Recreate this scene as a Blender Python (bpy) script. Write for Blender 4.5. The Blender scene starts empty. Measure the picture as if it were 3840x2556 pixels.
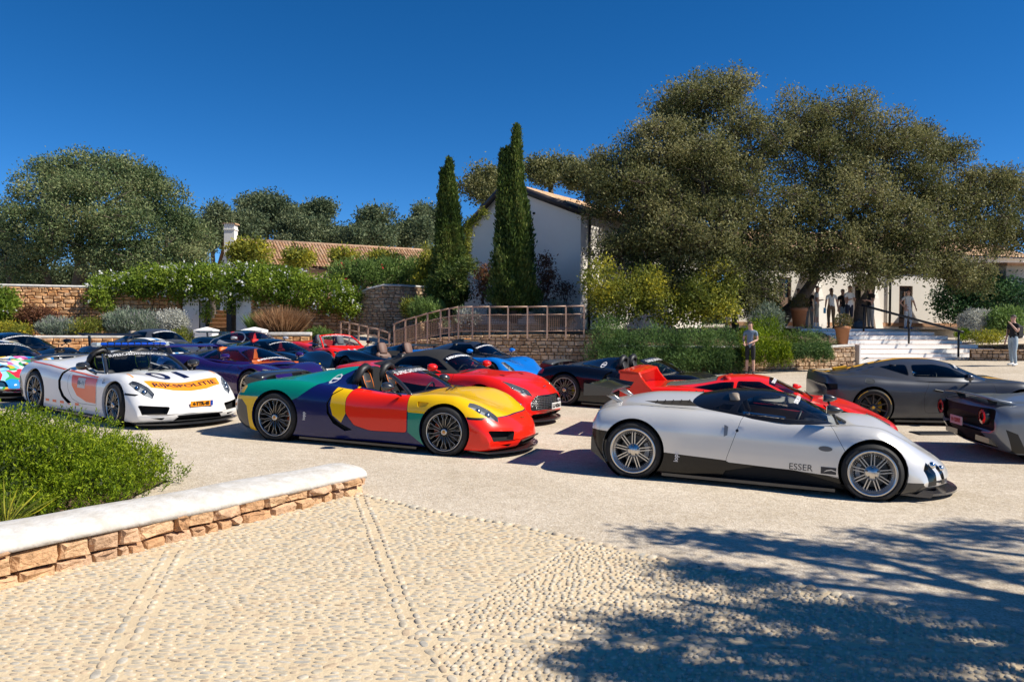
import bpy, bmesh, math, random
import numpy as np
from mathutils import Vector, Matrix
from mathutils.bvhtree import BVHTree
S = bpy.context.scene
COL = S.collection
R = math.radians
# ------------------------------------------------------------------ camera
CAM_H = 1.95
PITCH, ROLL = R(1.304), R(.35)
FPX = 28 / 36 * 3840                      # focal length in photograph pixels
_R = Vector((1, 0, 0)); _F = Vector((0, math.cos(PITCH), -math.sin(PITCH))); _U = Vector((0, math.sin(PITCH), math.cos(PITCH)))
_CR = math.cos(ROLL) * _R + math.sin(ROLL) * _U
_CU = -math.sin(ROLL) * _R + math.cos(ROLL) * _U
cam = bpy.data.cameras.new('camera'); camo = bpy.data.objects.new('camera', cam); COL.objects.link(camo)
cam.lens = 28; cam.sensor_width = 36; cam.clip_end = 3000; cam.clip_start = .05
camo.matrix_world = Matrix(((_CR.x, _CU.x, -_F.x, 0), (_CR.y, _CU.y, -_F.y, 0), (_CR.z, _CU.z, -_F.z, CAM_H), (0, 0, 0, 1)))
S.camera = camo
# ------------------------------------------------------------------ sky and sun
SUN_EL, SUN_AZ = R(45), R(-12)             # azimuth measured from +X towards +Y
sd = Vector((math.cos(SUN_EL) * math.cos(SUN_AZ), math.cos(SUN_EL) * math.sin(SUN_AZ), math.sin(SUN_EL)))
W = bpy.data.worlds.new('World'); S.world = W; W.use_nodes = True
nt = W.node_tree; nt.nodes.clear()
sky = nt.nodes.new('ShaderNodeTexSky'); sky.sky_type = 'NISHITA'; sky.sun_disc = False
sky.sun_elevation = SUN_EL; sky.sun_rotation = math.pi / 2 - SUN_AZ
sky.air_density = .5; sky.dust_density = 0; sky.ozone_density = 5.5; sky.altitude = 0
hs = nt.nodes.new('ShaderNodeHueSaturation'); hs.inputs['Saturation'].default_value = 1.25; hs.inputs['Hue'].default_value = .5
bg = nt.nodes.new('ShaderNodeBackground'); bg.inputs['Strength'].default_value = .084
wo = nt.nodes.new('ShaderNodeOutputWorld')
nt.links.new(sky.outputs[0], hs.inputs['Color']); nt.links.new(hs.outputs[0], bg.inputs['Color']); nt.links.new(bg.outputs[0], wo.inputs[0])
sl = bpy.data.lights.new('sun', 'SUN'); sl.energy = 3.8; sl.angle = R(.53); sl.color = (1, .93, .82)
slo = bpy.data.objects.new('sun', sl); COL.objects.link(slo)
slo.rotation_euler = sd.to_track_quat('Z', 'Y').to_euler(); slo.location = (30, 0, 40)
S.view_settings.view_transform = 'Standard'; S.view_settings.look = 'None'
S.view_settings.exposure = .8; S.view_settings.gamma = 1; S.view_settings.use_curve_mapping = False
S.cycles.use_denoising = True
S.cycles.max_bounces = 7; S.cycles.transparent_max_bounces = 12; S.cycles.diffuse_bounces = 3; S.cycles.glossy_bounces = 3
S.cycles.sample_clamp_indirect = 6
# ------------------------------------------------------------------ helpers
def gz(X, Y):
 return -.025 * min(max(X, -14), 4) + .007 * Y + .0021 * max(0, X - 4) * max(0, min(Y, 32) - 14)
def at(u, v, Y):
 d = (u - 1920) / FPX * _CR + (1278 - v) / FPX * _CU + _F
 return Vector((0, 0, CAM_H)) + d * (Y / d.y)
def gnd(u, v, dz=0):
 lo, hi = 1., 300.
 for _ in range(50):
  m = (lo + hi) / 2; P = at(u, v, m)
  if P.z > gz(P.x, P.y) + dz: lo = m
  else: hi = m
 return P
def tag(o, label=None, cat=None, group=None, kind=None):
 if label: o['label'] = label
 if cat: o['category'] = cat
 if group: o['group'] = group
 if kind: o['kind'] = kind
 return o
def empty(name, loc=(0, 0, 0), rz=0, parent=None):
 o = bpy.data.objects.new(name, None); COL.objects.link(o)
 o.location = loc; o.rotation_euler = (0, 0, rz); o.parent = parent; o.empty_display_size = .2
 return o
def link(name, me, parent=None, loc=None, rot=None, scale=None):
 o = bpy.data.objects.new(name, me); COL.objects.link(o); o.parent = parent
 if loc is not None: o.location = loc
 if rot is not None: o.rotation_euler = rot
 if scale is not None: o.scale = scale
 return o
def copy_tree(o, parent=None):
 c = o.copy(); COL.objects.link(c); c.parent = parent
 for ch in o.children: copy_tree(ch, c)
 return c
def mesh(name, V, Fc, mats=None, smooth=False, mi=None, normals=None):
 me = bpy.data.meshes.new(name)
 me.from_pydata([tuple(v) for v in V] if not isinstance(V, np.ndarray) else V.tolist(), [], Fc if not isinstance(Fc, np.ndarray) else Fc.tolist())
 if mats:
  for m in (mats if isinstance(mats, (list, tuple)) else [mats]): me.materials.append(m)
 if mi is not None: me.polygons.foreach_set('material_index', np.asarray(mi, dtype=np.int32))
 if smooth: me.polygons.foreach_set('use_smooth', np.ones(len(me.polygons), dtype=bool))
 me.validate(clean_customdata=False) if False else None
 me.update()
 if normals is not None: me.normals_split_custom_set_from_vertices(normals)
 return me
class MB:
 def __init__(s): s.V = []; s.F = []; s.M = []; s.S = []
 def add(s, V, Fc, m=0, sm=False):
  b = len(s.V); s.V += [tuple(v) for v in V]
  s.F += [tuple(b + i for i in f) for f in Fc]; s.M += [m] * len(Fc); s.S += [sm] * len(Fc)
  return s
 def box(s, c, d, m=0, rz=0, ry=0, rx=0, taper=(1, 1), bev=0):
  x, y, z = d[0] / 2, d[1] / 2, d[2] / 2
  M = Matrix.Rotation(rz, 3, 'Z') @ Matrix.Rotation(ry, 3, 'Y') @ Matrix.Rotation(rx, 3, 'X')
  if bev:
   b = min(bev, x * .9, y * .9, z * .9); V = []
   for zz, k in ((-z, 1), (-z + b, 0), (z - b, 0), (z, 1)):
    for (a, e) in ((-x, -y), (x, -y), (x, y), (-x, y)):
     sx, sy = (1 if a > 0 else -1), (1 if e > 0 else -1)
     if k: V += [(a - sx * b, e - sy * b, zz)]
     else: V += [(a, e, zz)]
   Fc = [(3, 2, 1, 0), (12, 13, 14, 15)]
   for r in range(3):
    for i in range(4): Fc.append((r * 4 + i, r * 4 + (i + 1) % 4, r * 4 + 4 + (i + 1) % 4, r * 4 + 4 + i))
  else:
   tx, ty = taper
   V = [(-x, -y, -z), (x, -y, -z), (x, y, -z), (-x, y, -z), (-x * tx, -y * ty, z), (x * tx, -y * ty, z), (x * tx, y * ty, z), (-x * tx, y * ty, z)]
   Fc = [(3, 2, 1, 0), (4, 5, 6, 7), (0, 1, 5, 4), (1, 2, 6, 5), (2, 3, 7, 6), (3, 0, 4, 7)]
  V = [M @ Vector(v) + Vector(c) for v in V]
  return s.add(V, Fc, m)
 def tube(s, pts, r, n=8, m=0, cap=True, flat=1.0, closed=False, sm=True):
  pts = [Vector(p) for p in pts]; k = len(pts); rs = r if isinstance(r, (list, tuple)) else [r] * k
  V = []; Fc = []; up = None
  for i, p in enumerate(pts):
   if closed: t = pts[(i + 1) % k] - pts[i - 1]
   else: t = pts[min(i + 1, k - 1)] - pts[max(i - 1, 0)]
   t.normalize()
   if up is None: up = Vector((0, 0, 1)) if abs(t.z) < .9 else Vector((1, 0, 0))
   a = t.cross(up)
   if a.length < 1e-4: a = t.orthogonal()
   a.normalize(); b = a.cross(t); up = b
   for j in range(n):
    q = 2 * math.pi * j / n; V.append(p + rs[i] * (math.cos(q) * a + flat * math.sin(q) * b))
  for i in range(k if closed else k - 1):
   for j in range(n):
    i2 = (i + 1) % k
    Fc.append((i * n + j, i * n + (j + 1) % n, i2 * n + (j + 1) % n, i2 * n + j))
  if cap and not closed: Fc += [tuple(range(n))[::-1], tuple((k - 1) * n + j for j in range(n))]
  return s.add(V, Fc, m, sm)
 def lathe(s, prof, n=24, m=0, axis='Z', c=(0, 0, 0), sm=True, cap=False, a0=0, a1=2 * math.pi):
  V = []; Fc = []; k = len(prof); full = abs(a1 - a0 - 2 * math.pi) < 1e-6; nn = n if full else n + 1
  for i in range(nn):
   q = a0 + (a1 - a0) * i / n
   for r, h in prof:
    p = (r * math.cos(q), r * math.sin(q), h)
    if axis == 'Y': p = (p[0], p[2], p[1])
    if axis == 'X': p = (p[2], p[0], p[1])
    V.append(Vector(p) + Vector(c))
  for i in range(n):
   i2 = (i + 1) % nn
   for j in range(k - 1): Fc.append((i * k + j, i2 * k + j, i2 * k + j + 1, i * k + j + 1))
  if cap:
   Fc.append(tuple(i * k + k - 1 for i in range(nn))); Fc.append(tuple(i * k for i in range(nn))[::-1])
  return s.add(V, Fc, m, sm)
 def ball(s, c, d, n=10, k=6, m=0, e=1.0, M=None):
  V = []; Fc = []
  for i in range(k + 1):
   ph = math.pi * i / k - math.pi / 2
   for j in range(n):
    q = 2 * math.pi * j / n
    v = Vector((d[0] * math.cos(ph) * math.cos(q), d[1] * math.cos(ph) * math.sin(q), d[2] * math.sin(ph)))
    if M: v = M @ v
    V.append(v + Vector(c))
  for i in range(k):
   for j in range(n): Fc.append((i * n + j, i * n + (j + 1) % n, (i + 1) * n + (j + 1) % n, (i + 1) * n + j))
  return s.add(V, Fc, m, True)
 def prism(s, poly, y0, y1, m=0, axis='Y', bev=0):
  n = len(poly); V = []
  for h in (y0, y1):
   for a, b in poly: V.append({'Y': (a, h, b), 'Z': (a, b, h), 'X': (h, a, b)}[axis])
  Fc = [tuple(range(n)), tuple(range(n, 2 * n))[::-1]] + [(i, n + i, n + (i + 1) % n, (i + 1) % n) for i in range(n)]
  return s.add(V, Fc, m)
 def mesh(s, name, mats):
  me = mesh(name, s.V, s.F, mats, mi=s.M)
  me.polygons.foreach_set('use_smooth', np.array(s.S, dtype=bool));
  bm = bmesh.new(); bm.from_mesh(me); bmesh.ops.recalc_face_normals(bm, faces=bm.faces); bm.to_mesh(me); bm.free()
  return me
 def build(s, name, mats, parent=None, loc=None, rot=None):
  return link(name, s.mesh(name, mats), parent, loc, rot)
# ------------------------------------------------------------------ materials
_M = {}
def mat(name, col, rough=.5, metal=0, coat=0, spec=.5, bump=None, vary=None, emit=0, sss=0, aniso=0, flake=0):
 if name in _M: return _M[name]
 m = bpy.data.materials.new(name); m.use_nodes = True; t = m.node_tree; b = t.nodes['Principled BSDF']
 b.inputs['Base Color'].default_value = (*col, 1); b.inputs['Roughness'].default_value = rough
 b.inputs['Metallic'].default_value = metal; b.inputs['Coat Weight'].default_value = coat; b.inputs['Coat Roughness'].default_value = .03
 b.inputs['Specular IOR Level'].default_value = spec
 if emit: b.inputs['Emission Color'].default_value = (*col, 1); b.inputs['Emission Strength'].default_value = emit
 def coord():
  c = t.nodes.new('ShaderNodeTexCoord'); return c.outputs['Object']
 if vary:
  n = t.nodes.new('ShaderNodeTexNoise'); n.inputs['Scale'].default_value = vary[0]; n.inputs['Detail'].default_value = 6
  n.inputs['Roughness'].default_value = .65
  t.links.new(coord(), n.inputs['Vector'])
  r = t.nodes.new('ShaderNodeValToRGB'); k = vary[2] * .5
  r.color_ramp.elements[0].position = .5 - .22; r.color_ramp.elements[1].position = .5 + .22
  r.color_ramp.elements[0].color = (*col, 1); r.color_ramp.elements[1].color = (*[c + (d - c) * vary[2] for c, d in zip(col, vary[1])], 1)
  t.links.new(n.outputs['Fac'], r.inputs['Fac']); t.links.new(r.outputs['Color'], b.inputs['Base Color'])
 if bump:
  n = t.nodes.new('ShaderNodeTexNoise'); n.inputs['Scale'].default_value = bump[0]; n.inputs['Detail'].default_value = 5
  t.links.new(coord(), n.inputs['Vector'])
  bp = t.nodes.new('ShaderNodeBump'); bp.inputs['Strength'].default_value = bump[1]; bp.inputs['Distance'].default_value = bump[2] if len(bump) > 2 else .02
  t.links.new(n.outputs['Fac'], bp.inputs['Height']); t.links.new(bp.outputs[0], b.inputs['Normal'])
 if flake:
  n = t.nodes.new('ShaderNodeTexNoise'); n.inputs['Scale'].default_value = 900; t.links.new(coord(), n.inputs['Vector'])
  bp = t.nodes.new('ShaderNodeBump'); bp.inputs['Strength'].default_value = flake; bp.inputs['Distance'].default_value = .0005
  t.links.new(n.outputs['Fac'], bp.inputs['Height']); t.links.new(bp.outputs[0], b.inputs['Normal'])
 _M[name] = m; return m
def glass(name, tint=(.25, .3, .32), ior=1.5):
 if name in _M: return _M[name]
 m = bpy.data.materials.new(name); m.use_nodes = True; t = m.node_tree; t.nodes.clear()
 o = t.nodes.new('ShaderNodeOutputMaterial'); mx = t.nodes.new('ShaderNodeMixShader'); f = t.nodes.new('ShaderNodeFresnel'); f.inputs[0].default_value = ior
 tr = t.nodes.new('ShaderNodeBsdfTransparent'); tr.inputs[0].default_value = (*tint, 1)
 g = t.nodes.new('ShaderNodeBsdfGlossy'); g.inputs['Roughness'].default_value = .02
 t.links.new(f.outputs[0], mx.inputs[0]); t.links.new(tr.outputs[0], mx.inputs[1]); t.links.new(g.outputs[0], mx.inputs[2]); t.links.new(mx.outputs[0], o.inputs[0])
 _M[name] = m; return m
def paint(name, col, rough=.3, metal=0.0, coat=.7, flake=0, spec=.25): return mat('paint_' + name, col, rough, metal, coat, spec, flake=flake)
BLACK = mat('black_trim', (.006, .006, .007), .35)
MATT = mat('matt_black', (.004, .004, .004), .8)
CARBON = mat('carbon_fibre', (.018, .019, .021), .28, coat=.8, vary=(60, (.03, .032, .035), 1))
RUBBER = mat('tyre_rubber', (.012, .0115, .011), .72, bump=(60, .25, .004))
SILVER = mat('bright_alloy', (.58, .56, .53), .3, 1)
CHROME = mat('chrome', (.75, .75, .75), .08, 1)
DARKALLOY = mat('dark_alloy', (.05, .048, .05), .3, .8)
STEEL = mat('brake_disc_steel', (.10, .098, .095), .45, .8)
WHITE = mat('white_print', (.82, .82, .82), .4)
GLASS = glass('car_glass', (.85, .88, .88))
DGLASS = glass('dark_car_glass', (.32, .36, .38))
LENS = glass('headlight_lens', (.75, .78, .8))
LEATHER = mat('black_leather', (.012, .012, .013), .5, bump=(200, .2, .002))
CARPET = mat('cabin_lining', (.012, .012, .013), .9)
REDLENS = mat('red_lens', (.35, .01, .01), .15, coat=1)
AMBER = mat('amber_lens', (.8, .25, .01), .2, coat=1)
# ------------------------------------------------------------------ lettering
TMP = bpy.data.scenes.new('scratch')      # small scene in which letters and bodies are evaluated; removed at the end
def text_geo(txt, size, offset=.0, shear=0, spacing=1.0):
 cu = bpy.data.curves.new('lettering', 'FONT'); cu.body = txt; cu.size = size; cu.align_x = 'CENTER'; cu.align_y = 'CENTER'
 cu.resolution_u = 3; cu.offset = offset; cu.shear = shear; cu.space_character = spacing
 o = bpy.data.objects.new('lettering', cu); TMP.collection.objects.link(o)
 vl = TMP.view_layers[0]; vl.update(); dg = vl.depsgraph; me = o.evaluated_get(dg).to_mesh()
 V = [v.co.copy() for v in me.vertices]; Fc = [tuple(p.vertices) for p in me.polygons]
 o.evaluated_get(dg).to_mesh_clear(); bpy.data.objects.remove(o); bpy.data.curves.remove(cu)
 return V, Fc
def flat_text(name, txt, size, m, parent, origin, du, dv, offset=0, shear=0, scale_x=1, spacing=1.0, lift=.003):
 V, Fc = text_geo(txt, size, offset, shear, spacing); du = Vector(du).normalized(); dv = Vector(dv).normalized(); n = du.cross(dv)
 return link(name, mesh(name, [Vector(origin) + du * (v.x * scale_x) + dv * v.y + n * lift for v in V], Fc, m), parent)
def proj_geo(V2, Fc, bvh, origin, du, dv, lift=.004, maxlen=.05):
 bm = bmesh.new(); vs = [bm.verts.new((v[0], v[1], 0)) for v in V2]
 for f in Fc:
  try: bm.faces.new([vs[i] for i in f])
  except ValueError: pass
 bmesh.ops.triangulate(bm, faces=bm.faces)
 for _ in range(5):
  es = [e for e in bm.edges if e.calc_length() > maxlen]
  if not es: break
  bmesh.ops.subdivide_edges(bm, edges=es, cuts=1)
  bmesh.ops.triangulate(bm, faces=[f for f in bm.faces if len(f.verts) > 3])
 du = Vector(du).normalized(); dv = Vector(dv).normalized(); n = du.cross(dv)
 bad = []
 for v in bm.verts:
  p = Vector(origin) + du * v.co.x + dv * v.co.y
  h = bvh.ray_cast(p + n * .6, -n)
  if h[0] is None: bad.append(v); continue
  v.co = h[0] + n * lift
 bmesh.ops.delete(bm, geom=bad, context='VERTS')
 return bm
def proj_text(name, txt, size, m, parent, bvh, origin, du, dv, offset=0, shear=0, scale_x=1, lift=.004, spacing=1.0):
 V, Fc = text_geo(txt, size, offset, shear, spacing)
 bm = proj_geo([(v.x * scale_x, v.y) for v in V], Fc, bvh, origin, du, dv, lift)
 me = bpy.data.meshes.new(name); bm.to_mesh(me); bm.free(); me.materials.append(m); return link(name, me, parent)
def proj_poly(name, poly, m, parent, bvh, origin, du, dv, lift=.003, maxlen=.06):
 bm = proj_geo(poly, [tuple(range(len(poly)))], bvh, origin, du, dv, lift, maxlen)
 me = bpy.data.meshes.new(name); bm.to_mesh(me); bm.free(); me.materials.append(m)
 me.polygons.foreach_set('use_smooth', np.ones(len(me.polygons), dtype=bool)); return link(name, me, parent)
# ================================================================== car engine
def pchip(pts):
 x = np.array([p[0] for p in pts], float); y = np.array([p[1] for p in pts], float)
 if len(x) == 1: return lambda q: y[0] + 0 * np.asarray(q, float)
 h = np.diff(x); d = np.diff(y) / h; m = np.zeros_like(y)
 if len(x) > 2:
  for i in range(1, len(x) - 1):
   if d[i - 1] * d[i] > 0:
    w1, w2 = 2 * h[i] + h[i - 1], h[i] + 2 * h[i - 1]; m[i] = (w1 + w2) / (w1 / d[i - 1] + w2 / d[i])
 m[0], m[-1] = d[0], d[-1]
 def f(q):
  q = np.clip(np.asarray(q, float), x[0], x[-1]); i = np.clip(np.searchsorted(x, q) - 1, 0, len(x) - 2)
  t = (q - x[i]) / h[i]; t2 = t * t; t3 = t2 * t
  return (2 * t3 - 3 * t2 + 1) * y[i] + (t3 - 2 * t2 + t) * h[i] * m[i] + (3 * t2 - 2 * t3) * y[i + 1] + (t3 - t2) * h[i] * m[i + 1]
 return f
def rnd(poly, r=.05, k=4):
 out = []; n = len(poly)
 for i in range(n):
  a, b, c = Vector(poly[i - 1]), Vector(poly[i]), Vector(poly[(i + 1) % n])
  ra = min(r, (a - b).length * .45); rc = min(r, (c - b).length * .45)
  p = b + (a - b).normalized() * ra; q = b + (c - b).normalized() * rc
  for j in range(k + 1):
   t = j / k; out.append(tuple((1 - t) ** 2 * p + 2 * t * (1 - t) * b + t * t * q))
 return out
def ell(cx, cy, rx, ry, n=28, rot=0):
 return [(cx + rx * math.cos(2 * math.pi * i / n) * math.cos(rot) - ry * math.sin(2 * math.pi * i / n) * math.sin(rot),
    cy + rx * math.cos(2 * math.pi * i / n) * math.sin(rot) + ry * math.sin(2 * math.pi * i / n) * math.cos(rot)) for i in range(n)]
def stations(x0, x1, n, e=.16):
 t = np.linspace(0, 1, n); return x0 + (x1 - x0) * ((1 - e * 4) * t + e * 4 * (.5 - .5 * np.cos(math.pi * t))) if e < .25 else x0 + (x1 - x0) * (.5 - .5 * np.cos(math.pi * t))
def ring_grid(rings, close_ends=True):
 bm = bmesh.new(); G = [[bm.verts.new(p) for p in r] for r in rings]; n = len(rings[0])
 for i in range(len(G) - 1):
  for j in range(n):
   bm.faces.new((G[i][j], G[i + 1][j], G[i + 1][(j + 1) % n], G[i][(j + 1) % n]))
 if close_ends: bm.faces.new(G[0]); bm.faces.new(G[-1][::-1])
 bmesh.ops.remove_doubles(bm, verts=bm.verts, dist=1e-5)
 bmesh.ops.recalc_face_normals(bm, faces=bm.faces); bm.normal_update(); return bm
def body_loft(sp):
 C = {k: pchip(sp[k]) for k in ('top', 'crest', 'sh', 'w', 'bot')}
 cyf = pchip(sp.get('cy', [(0, .8)])); tuck = pchip(sp.get('tuck', [(0, .06)]))
 x0, x1 = sp['x'][0], sp['x'][1]; nF = sp.get('nside', 3.2); nU = sp.get('nup', 2.1)
 xs = stations(x0, x1, sp.get('n', 84), .25); bF, bR = sp.get('bow', (.25, .12)); xa, xb = sp.get('bowx', (x1 - 1.0, x0 + .8))
 rings = []
 for x in xs:
  w, zs, zc, zt, zb = (float(C[k](x)) for k in ('w', 'sh', 'crest', 'top', 'bot')); cy = w * float(cyf(x)); wb = w - float(tuck(x))
  zs = min(max(zs, zb + .004), zc - .002) if zc > zb + .01 else zb + .003
  H = [(0, zb), (wb * .5, zb), (wb * .85, zb)]
  for i in range(8):
   q = math.pi / 2 * i / 7.5; H.append((wb + (w - wb) * math.sin(q) ** (2 / nF), zs - (zs - zb) * math.cos(q) ** (2 / nF)))
  for i in range(9):
   q = math.pi / 2 * i / 8; H.append((cy + (w - cy) * math.cos(q) ** (2 / nU), zs + (zc - zs) * math.sin(q) ** (2 / nU)))
  for i in range(1, 9):
   t = i / 8; s_ = t * t * (3 - 2 * t); H.append((cy * (1 - t), zc + (zt - zc) * s_))
  full = H + [(-y, z) for y, z in H[-2:0:-1]]
  W_ = sp['wmax']; f = max(0, (x - xa) / (x1 - xa)) ** 1.6 * bF; r = max(0, (xb - x) / (xb - x0)) ** 1.6 * bR
  rings.append([(x - (f - r) * (abs(y) / W_) ** 2.4, y, z) for y, z in full])
 return ring_grid(rings)
def cabin_loft(sp):
 C = {k: pchip(sp[k]) for k in ('roof', 'rw', 'bz', 'bw')}; n = sp.get('pow', 2.5); xs = stations(sp['x'][0], sp['x'][1], sp.get('n', 46), .25); rings = []
 bow = sp.get('bow', (.22, .1)); x0, x1 = sp['x']; xm = (x0 + x1) / 2
 for x in xs:
  zr, rw, bz, bw = (float(C[k](x)) for k in ('roof', 'rw', 'bz', 'bw')); zr = max(zr, bz + .004)
  H = [(0, bz - .03), (bw * .6, bz - .03)]
  for i in range(15):
   q = math.pi / 2 * i / 14; sn, cs = math.sin(q) ** (2 / n), math.cos(q) ** (2 / n)
   H.append((cs * (bw - (bw - rw) * sn), bz + (zr - bz) * sn))
  full = H + [(-y, z) for y, z in H[-2:0:-1]]
  f = max(0, (x - xm) / (x1 - xm)) * bow[0]; r = max(0, (xm - x) / (xm - x0)) * bow[1]; W_ = max(bw, .3)
  rings.append([(x - (f - r) * (abs(y) / W_) ** 2, y, z) for y, z in full])
 return ring_grid(rings)
VI = {'s': (0, 2), 't': (0, 1), 'f': (1, 2)}
def cut(bm, poly, view, pred=None):
 a, b = VI[view]; n = len(poly)
 if sum(poly[i][0] * poly[(i + 1) % n][1] - poly[(i + 1) % n][0] * poly[i][1] for i in range(n)) < 0: poly = poly[::-1]
 lo = [min(p[k] for p in poly) for k in (0, 1)]; hi = [max(p[k] for p in poly) for k in (0, 1)]
 reg = []
 for f in bm.faces:
  ca = [v.co[a] for v in f.verts]; cb = [v.co[b] for v in f.verts]
  if max(ca) < lo[0] or min(ca) > hi[0] or max(cb) < lo[1] or min(cb) > hi[1]: continue
  if pred and not pred(f.calc_center_median(), f.normal): continue
  reg.append(f)
 for i in range(n):
  if not reg: break
  p, q = poly[i], poly[(i + 1) % n]; d = (q[0] - p[0], q[1] - p[1])
  if abs(d[0]) + abs(d[1]) < 1e-6: continue
  no = Vector((0, 0, 0)); no[a] = -d[1]; no[b] = d[0]; no.normalize(); co = Vector((0, 0, 0)); co[a] = p[0]; co[b] = p[1]
  ins, cross = [], []
  for f in reg:
   ds = [(v.co - co).dot(no) for v in f.verts]
   if min(ds) > -1e-5: ins.append(f)
   elif max(ds) < 1e-5: pass
   else: cross.append(f)
  if cross:
   g = set(cross)
   for f in cross: g.update(f.verts); g.update(f.edges)
   res = bmesh.ops.bisect_plane(bm, geom=list(g), dist=1e-6, plane_co=co, plane_no=no)
   for f in {x for x in res['geom'] if isinstance(x, bmesh.types.BMFace)}:
    if (f.calc_center_median() - co).dot(no) > 0: ins.append(f)
  reg = ins
 return reg
class Skin:
 def __init__(s, bm, mats, base):
  s.bm = bm; s.pl = bm.faces.layers.int.new('part'); s.mats = list(mats); s.parts = [base]; s.extra = []; s.lamps = []
  for f in bm.faces: f.smooth = True
 def mi(s, m):
  if m not in s.mats: s.mats.append(m)
  return s.mats.index(m)
 def region(s, poly, view, m, part=None, pred=None, gap=0, gapmat=None, push=None, wall=None):
  reg = cut(s.bm, poly, view, pred)
  if not reg: return reg
  if gap:
   try:
    bmesh.ops.inset_region(s.bm, faces=reg, thickness=gap, use_even_offset=False, use_boundary=True)
    rs = set(reg); gi = s.mi(gapmat or MATT)
    for f in reg:
     for e in f.edges:
      for g in e.link_faces:
       if g not in rs and max(len(e2.link_faces) for e2 in g.edges) and g.calc_area() < gap * 1.6 * max(e2.calc_length() for e2 in g.edges): g.material_index = gi
   except Exception: pass
  pi = None
  if part: s.parts.append(part); pi = len(s.parts) - 1
  for f in reg:
   if m is not None: f.material_index = s.mi(m)
   if pi is not None: f[s.pl] = pi
  if push is not None:
   s.bm.normal_update(); rs = set(reg); push = Vector(push); V = []; Fc = []; idx = {}
   M = []
   for f in reg:
    k = []
    for v in f.verts:
     if v not in idx: idx[v] = len(V); V.append(v.co + push)
     k.append(idx[v])
    Fc.append(k); M.append(0)
   for f in reg:
    for e in f.edges:
     if sum(1 for g in e.link_faces if g in rs) == 1:
      b = len(V); V += [e.verts[0].co.copy(), e.verts[1].co.copy()]
      Fc.append([b, b + 1, idx[e.verts[1]], idx[e.verts[0]]]); M.append(1)
   s.extra.append((part, V, Fc, M, [m, wall or m]))
   bmesh.ops.delete(s.bm, geom=reg, context='FACES')
   return []
  return reg
 def remove(s, poly, view, pred=None):
  reg = cut(s.bm, poly, view, pred); bmesh.ops.delete(s.bm, geom=reg, context='FACES')
 def lamp(s, poly, view, pred, push, name='headlight', inner=None, bulbs=(), lens=None, bm_=None):
  reg = cut(s.bm, poly, view, pred)
  if not reg: return
  s.bm.normal_update(); idx = {}; V = []; N = []; Fc = []
  for f in reg:
   k = []
   for v in f.verts:
    if v not in idx: idx[v] = len(V); V.append(v.co[:]); N.append(v.normal[:])
    k.append(idx[v])
   Fc.append(k)
  s.lamps.append((name, V, Fc, N, lens or LENS, bulbs))
  rs = set(reg); push = Vector(push); V2 = [Vector(v) + push for v in V]; F2 = [list(f) for f in Fc]
  for f in reg:
   for e in f.edges:
    if sum(1 for g in e.link_faces if g in rs) == 1:
     b = len(V2); V2 += [e.verts[0].co.copy(), e.verts[1].co.copy()]; F2.append([b, b + 1, idx[e.verts[1]], idx[e.verts[0]]])
  s.extra.append((name + '_housing', V2, F2, [0] * len(F2), [inner or mat('lamp_housing', (.5, .51, .53), .35, .2)]))
  bmesh.ops.delete(s.bm, geom=reg, context='FACES')
 def bvh(s): return BVHTree.FromBMesh(s.bm)
 def build(s, parent, names=None):
  bm = s.bm; bm.normal_update(); by = {}; out = []
  for f in bm.faces: by.setdefault(f[s.pl], []).append(f)
  for pi in sorted(by):
   idx = {}; V = []; N = []; Fc = []; MI = []; used = []
   for f in by[pi]:
    k = []
    for v in f.verts:
     if v not in idx: idx[v] = len(V); V.append(v.co[:]); N.append(v.normal[:])
     k.append(idx[v])
    if f.material_index not in used: used.append(f.material_index)
    Fc.append(k); MI.append(used.index(f.material_index))
   me = mesh(s.parts[pi], V, Fc, [s.mats[u] for u in used], True, MI, N)
   out.append(link(s.parts[pi], me, parent))
  for (part, V, Fc, M, ms) in s.extra:
   out.append(link(part or 'intake', mesh(part or 'intake', V, Fc, ms, False, M), parent))
  for (nm, V, Fc, N, lm, bulbs) in s.lamps:
   o = link(nm, mesh(nm, V, Fc, lm, True, None, N), parent); out.append(o)
   for p, r in bulbs:
    b = MB(); b.ball(p, (r, r, r), 10, 6); b.build('lamp_projector', [mat('lamp_chrome', (.7, .72, .75), .12, 1)], o)
  bm.free(); return out
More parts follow.
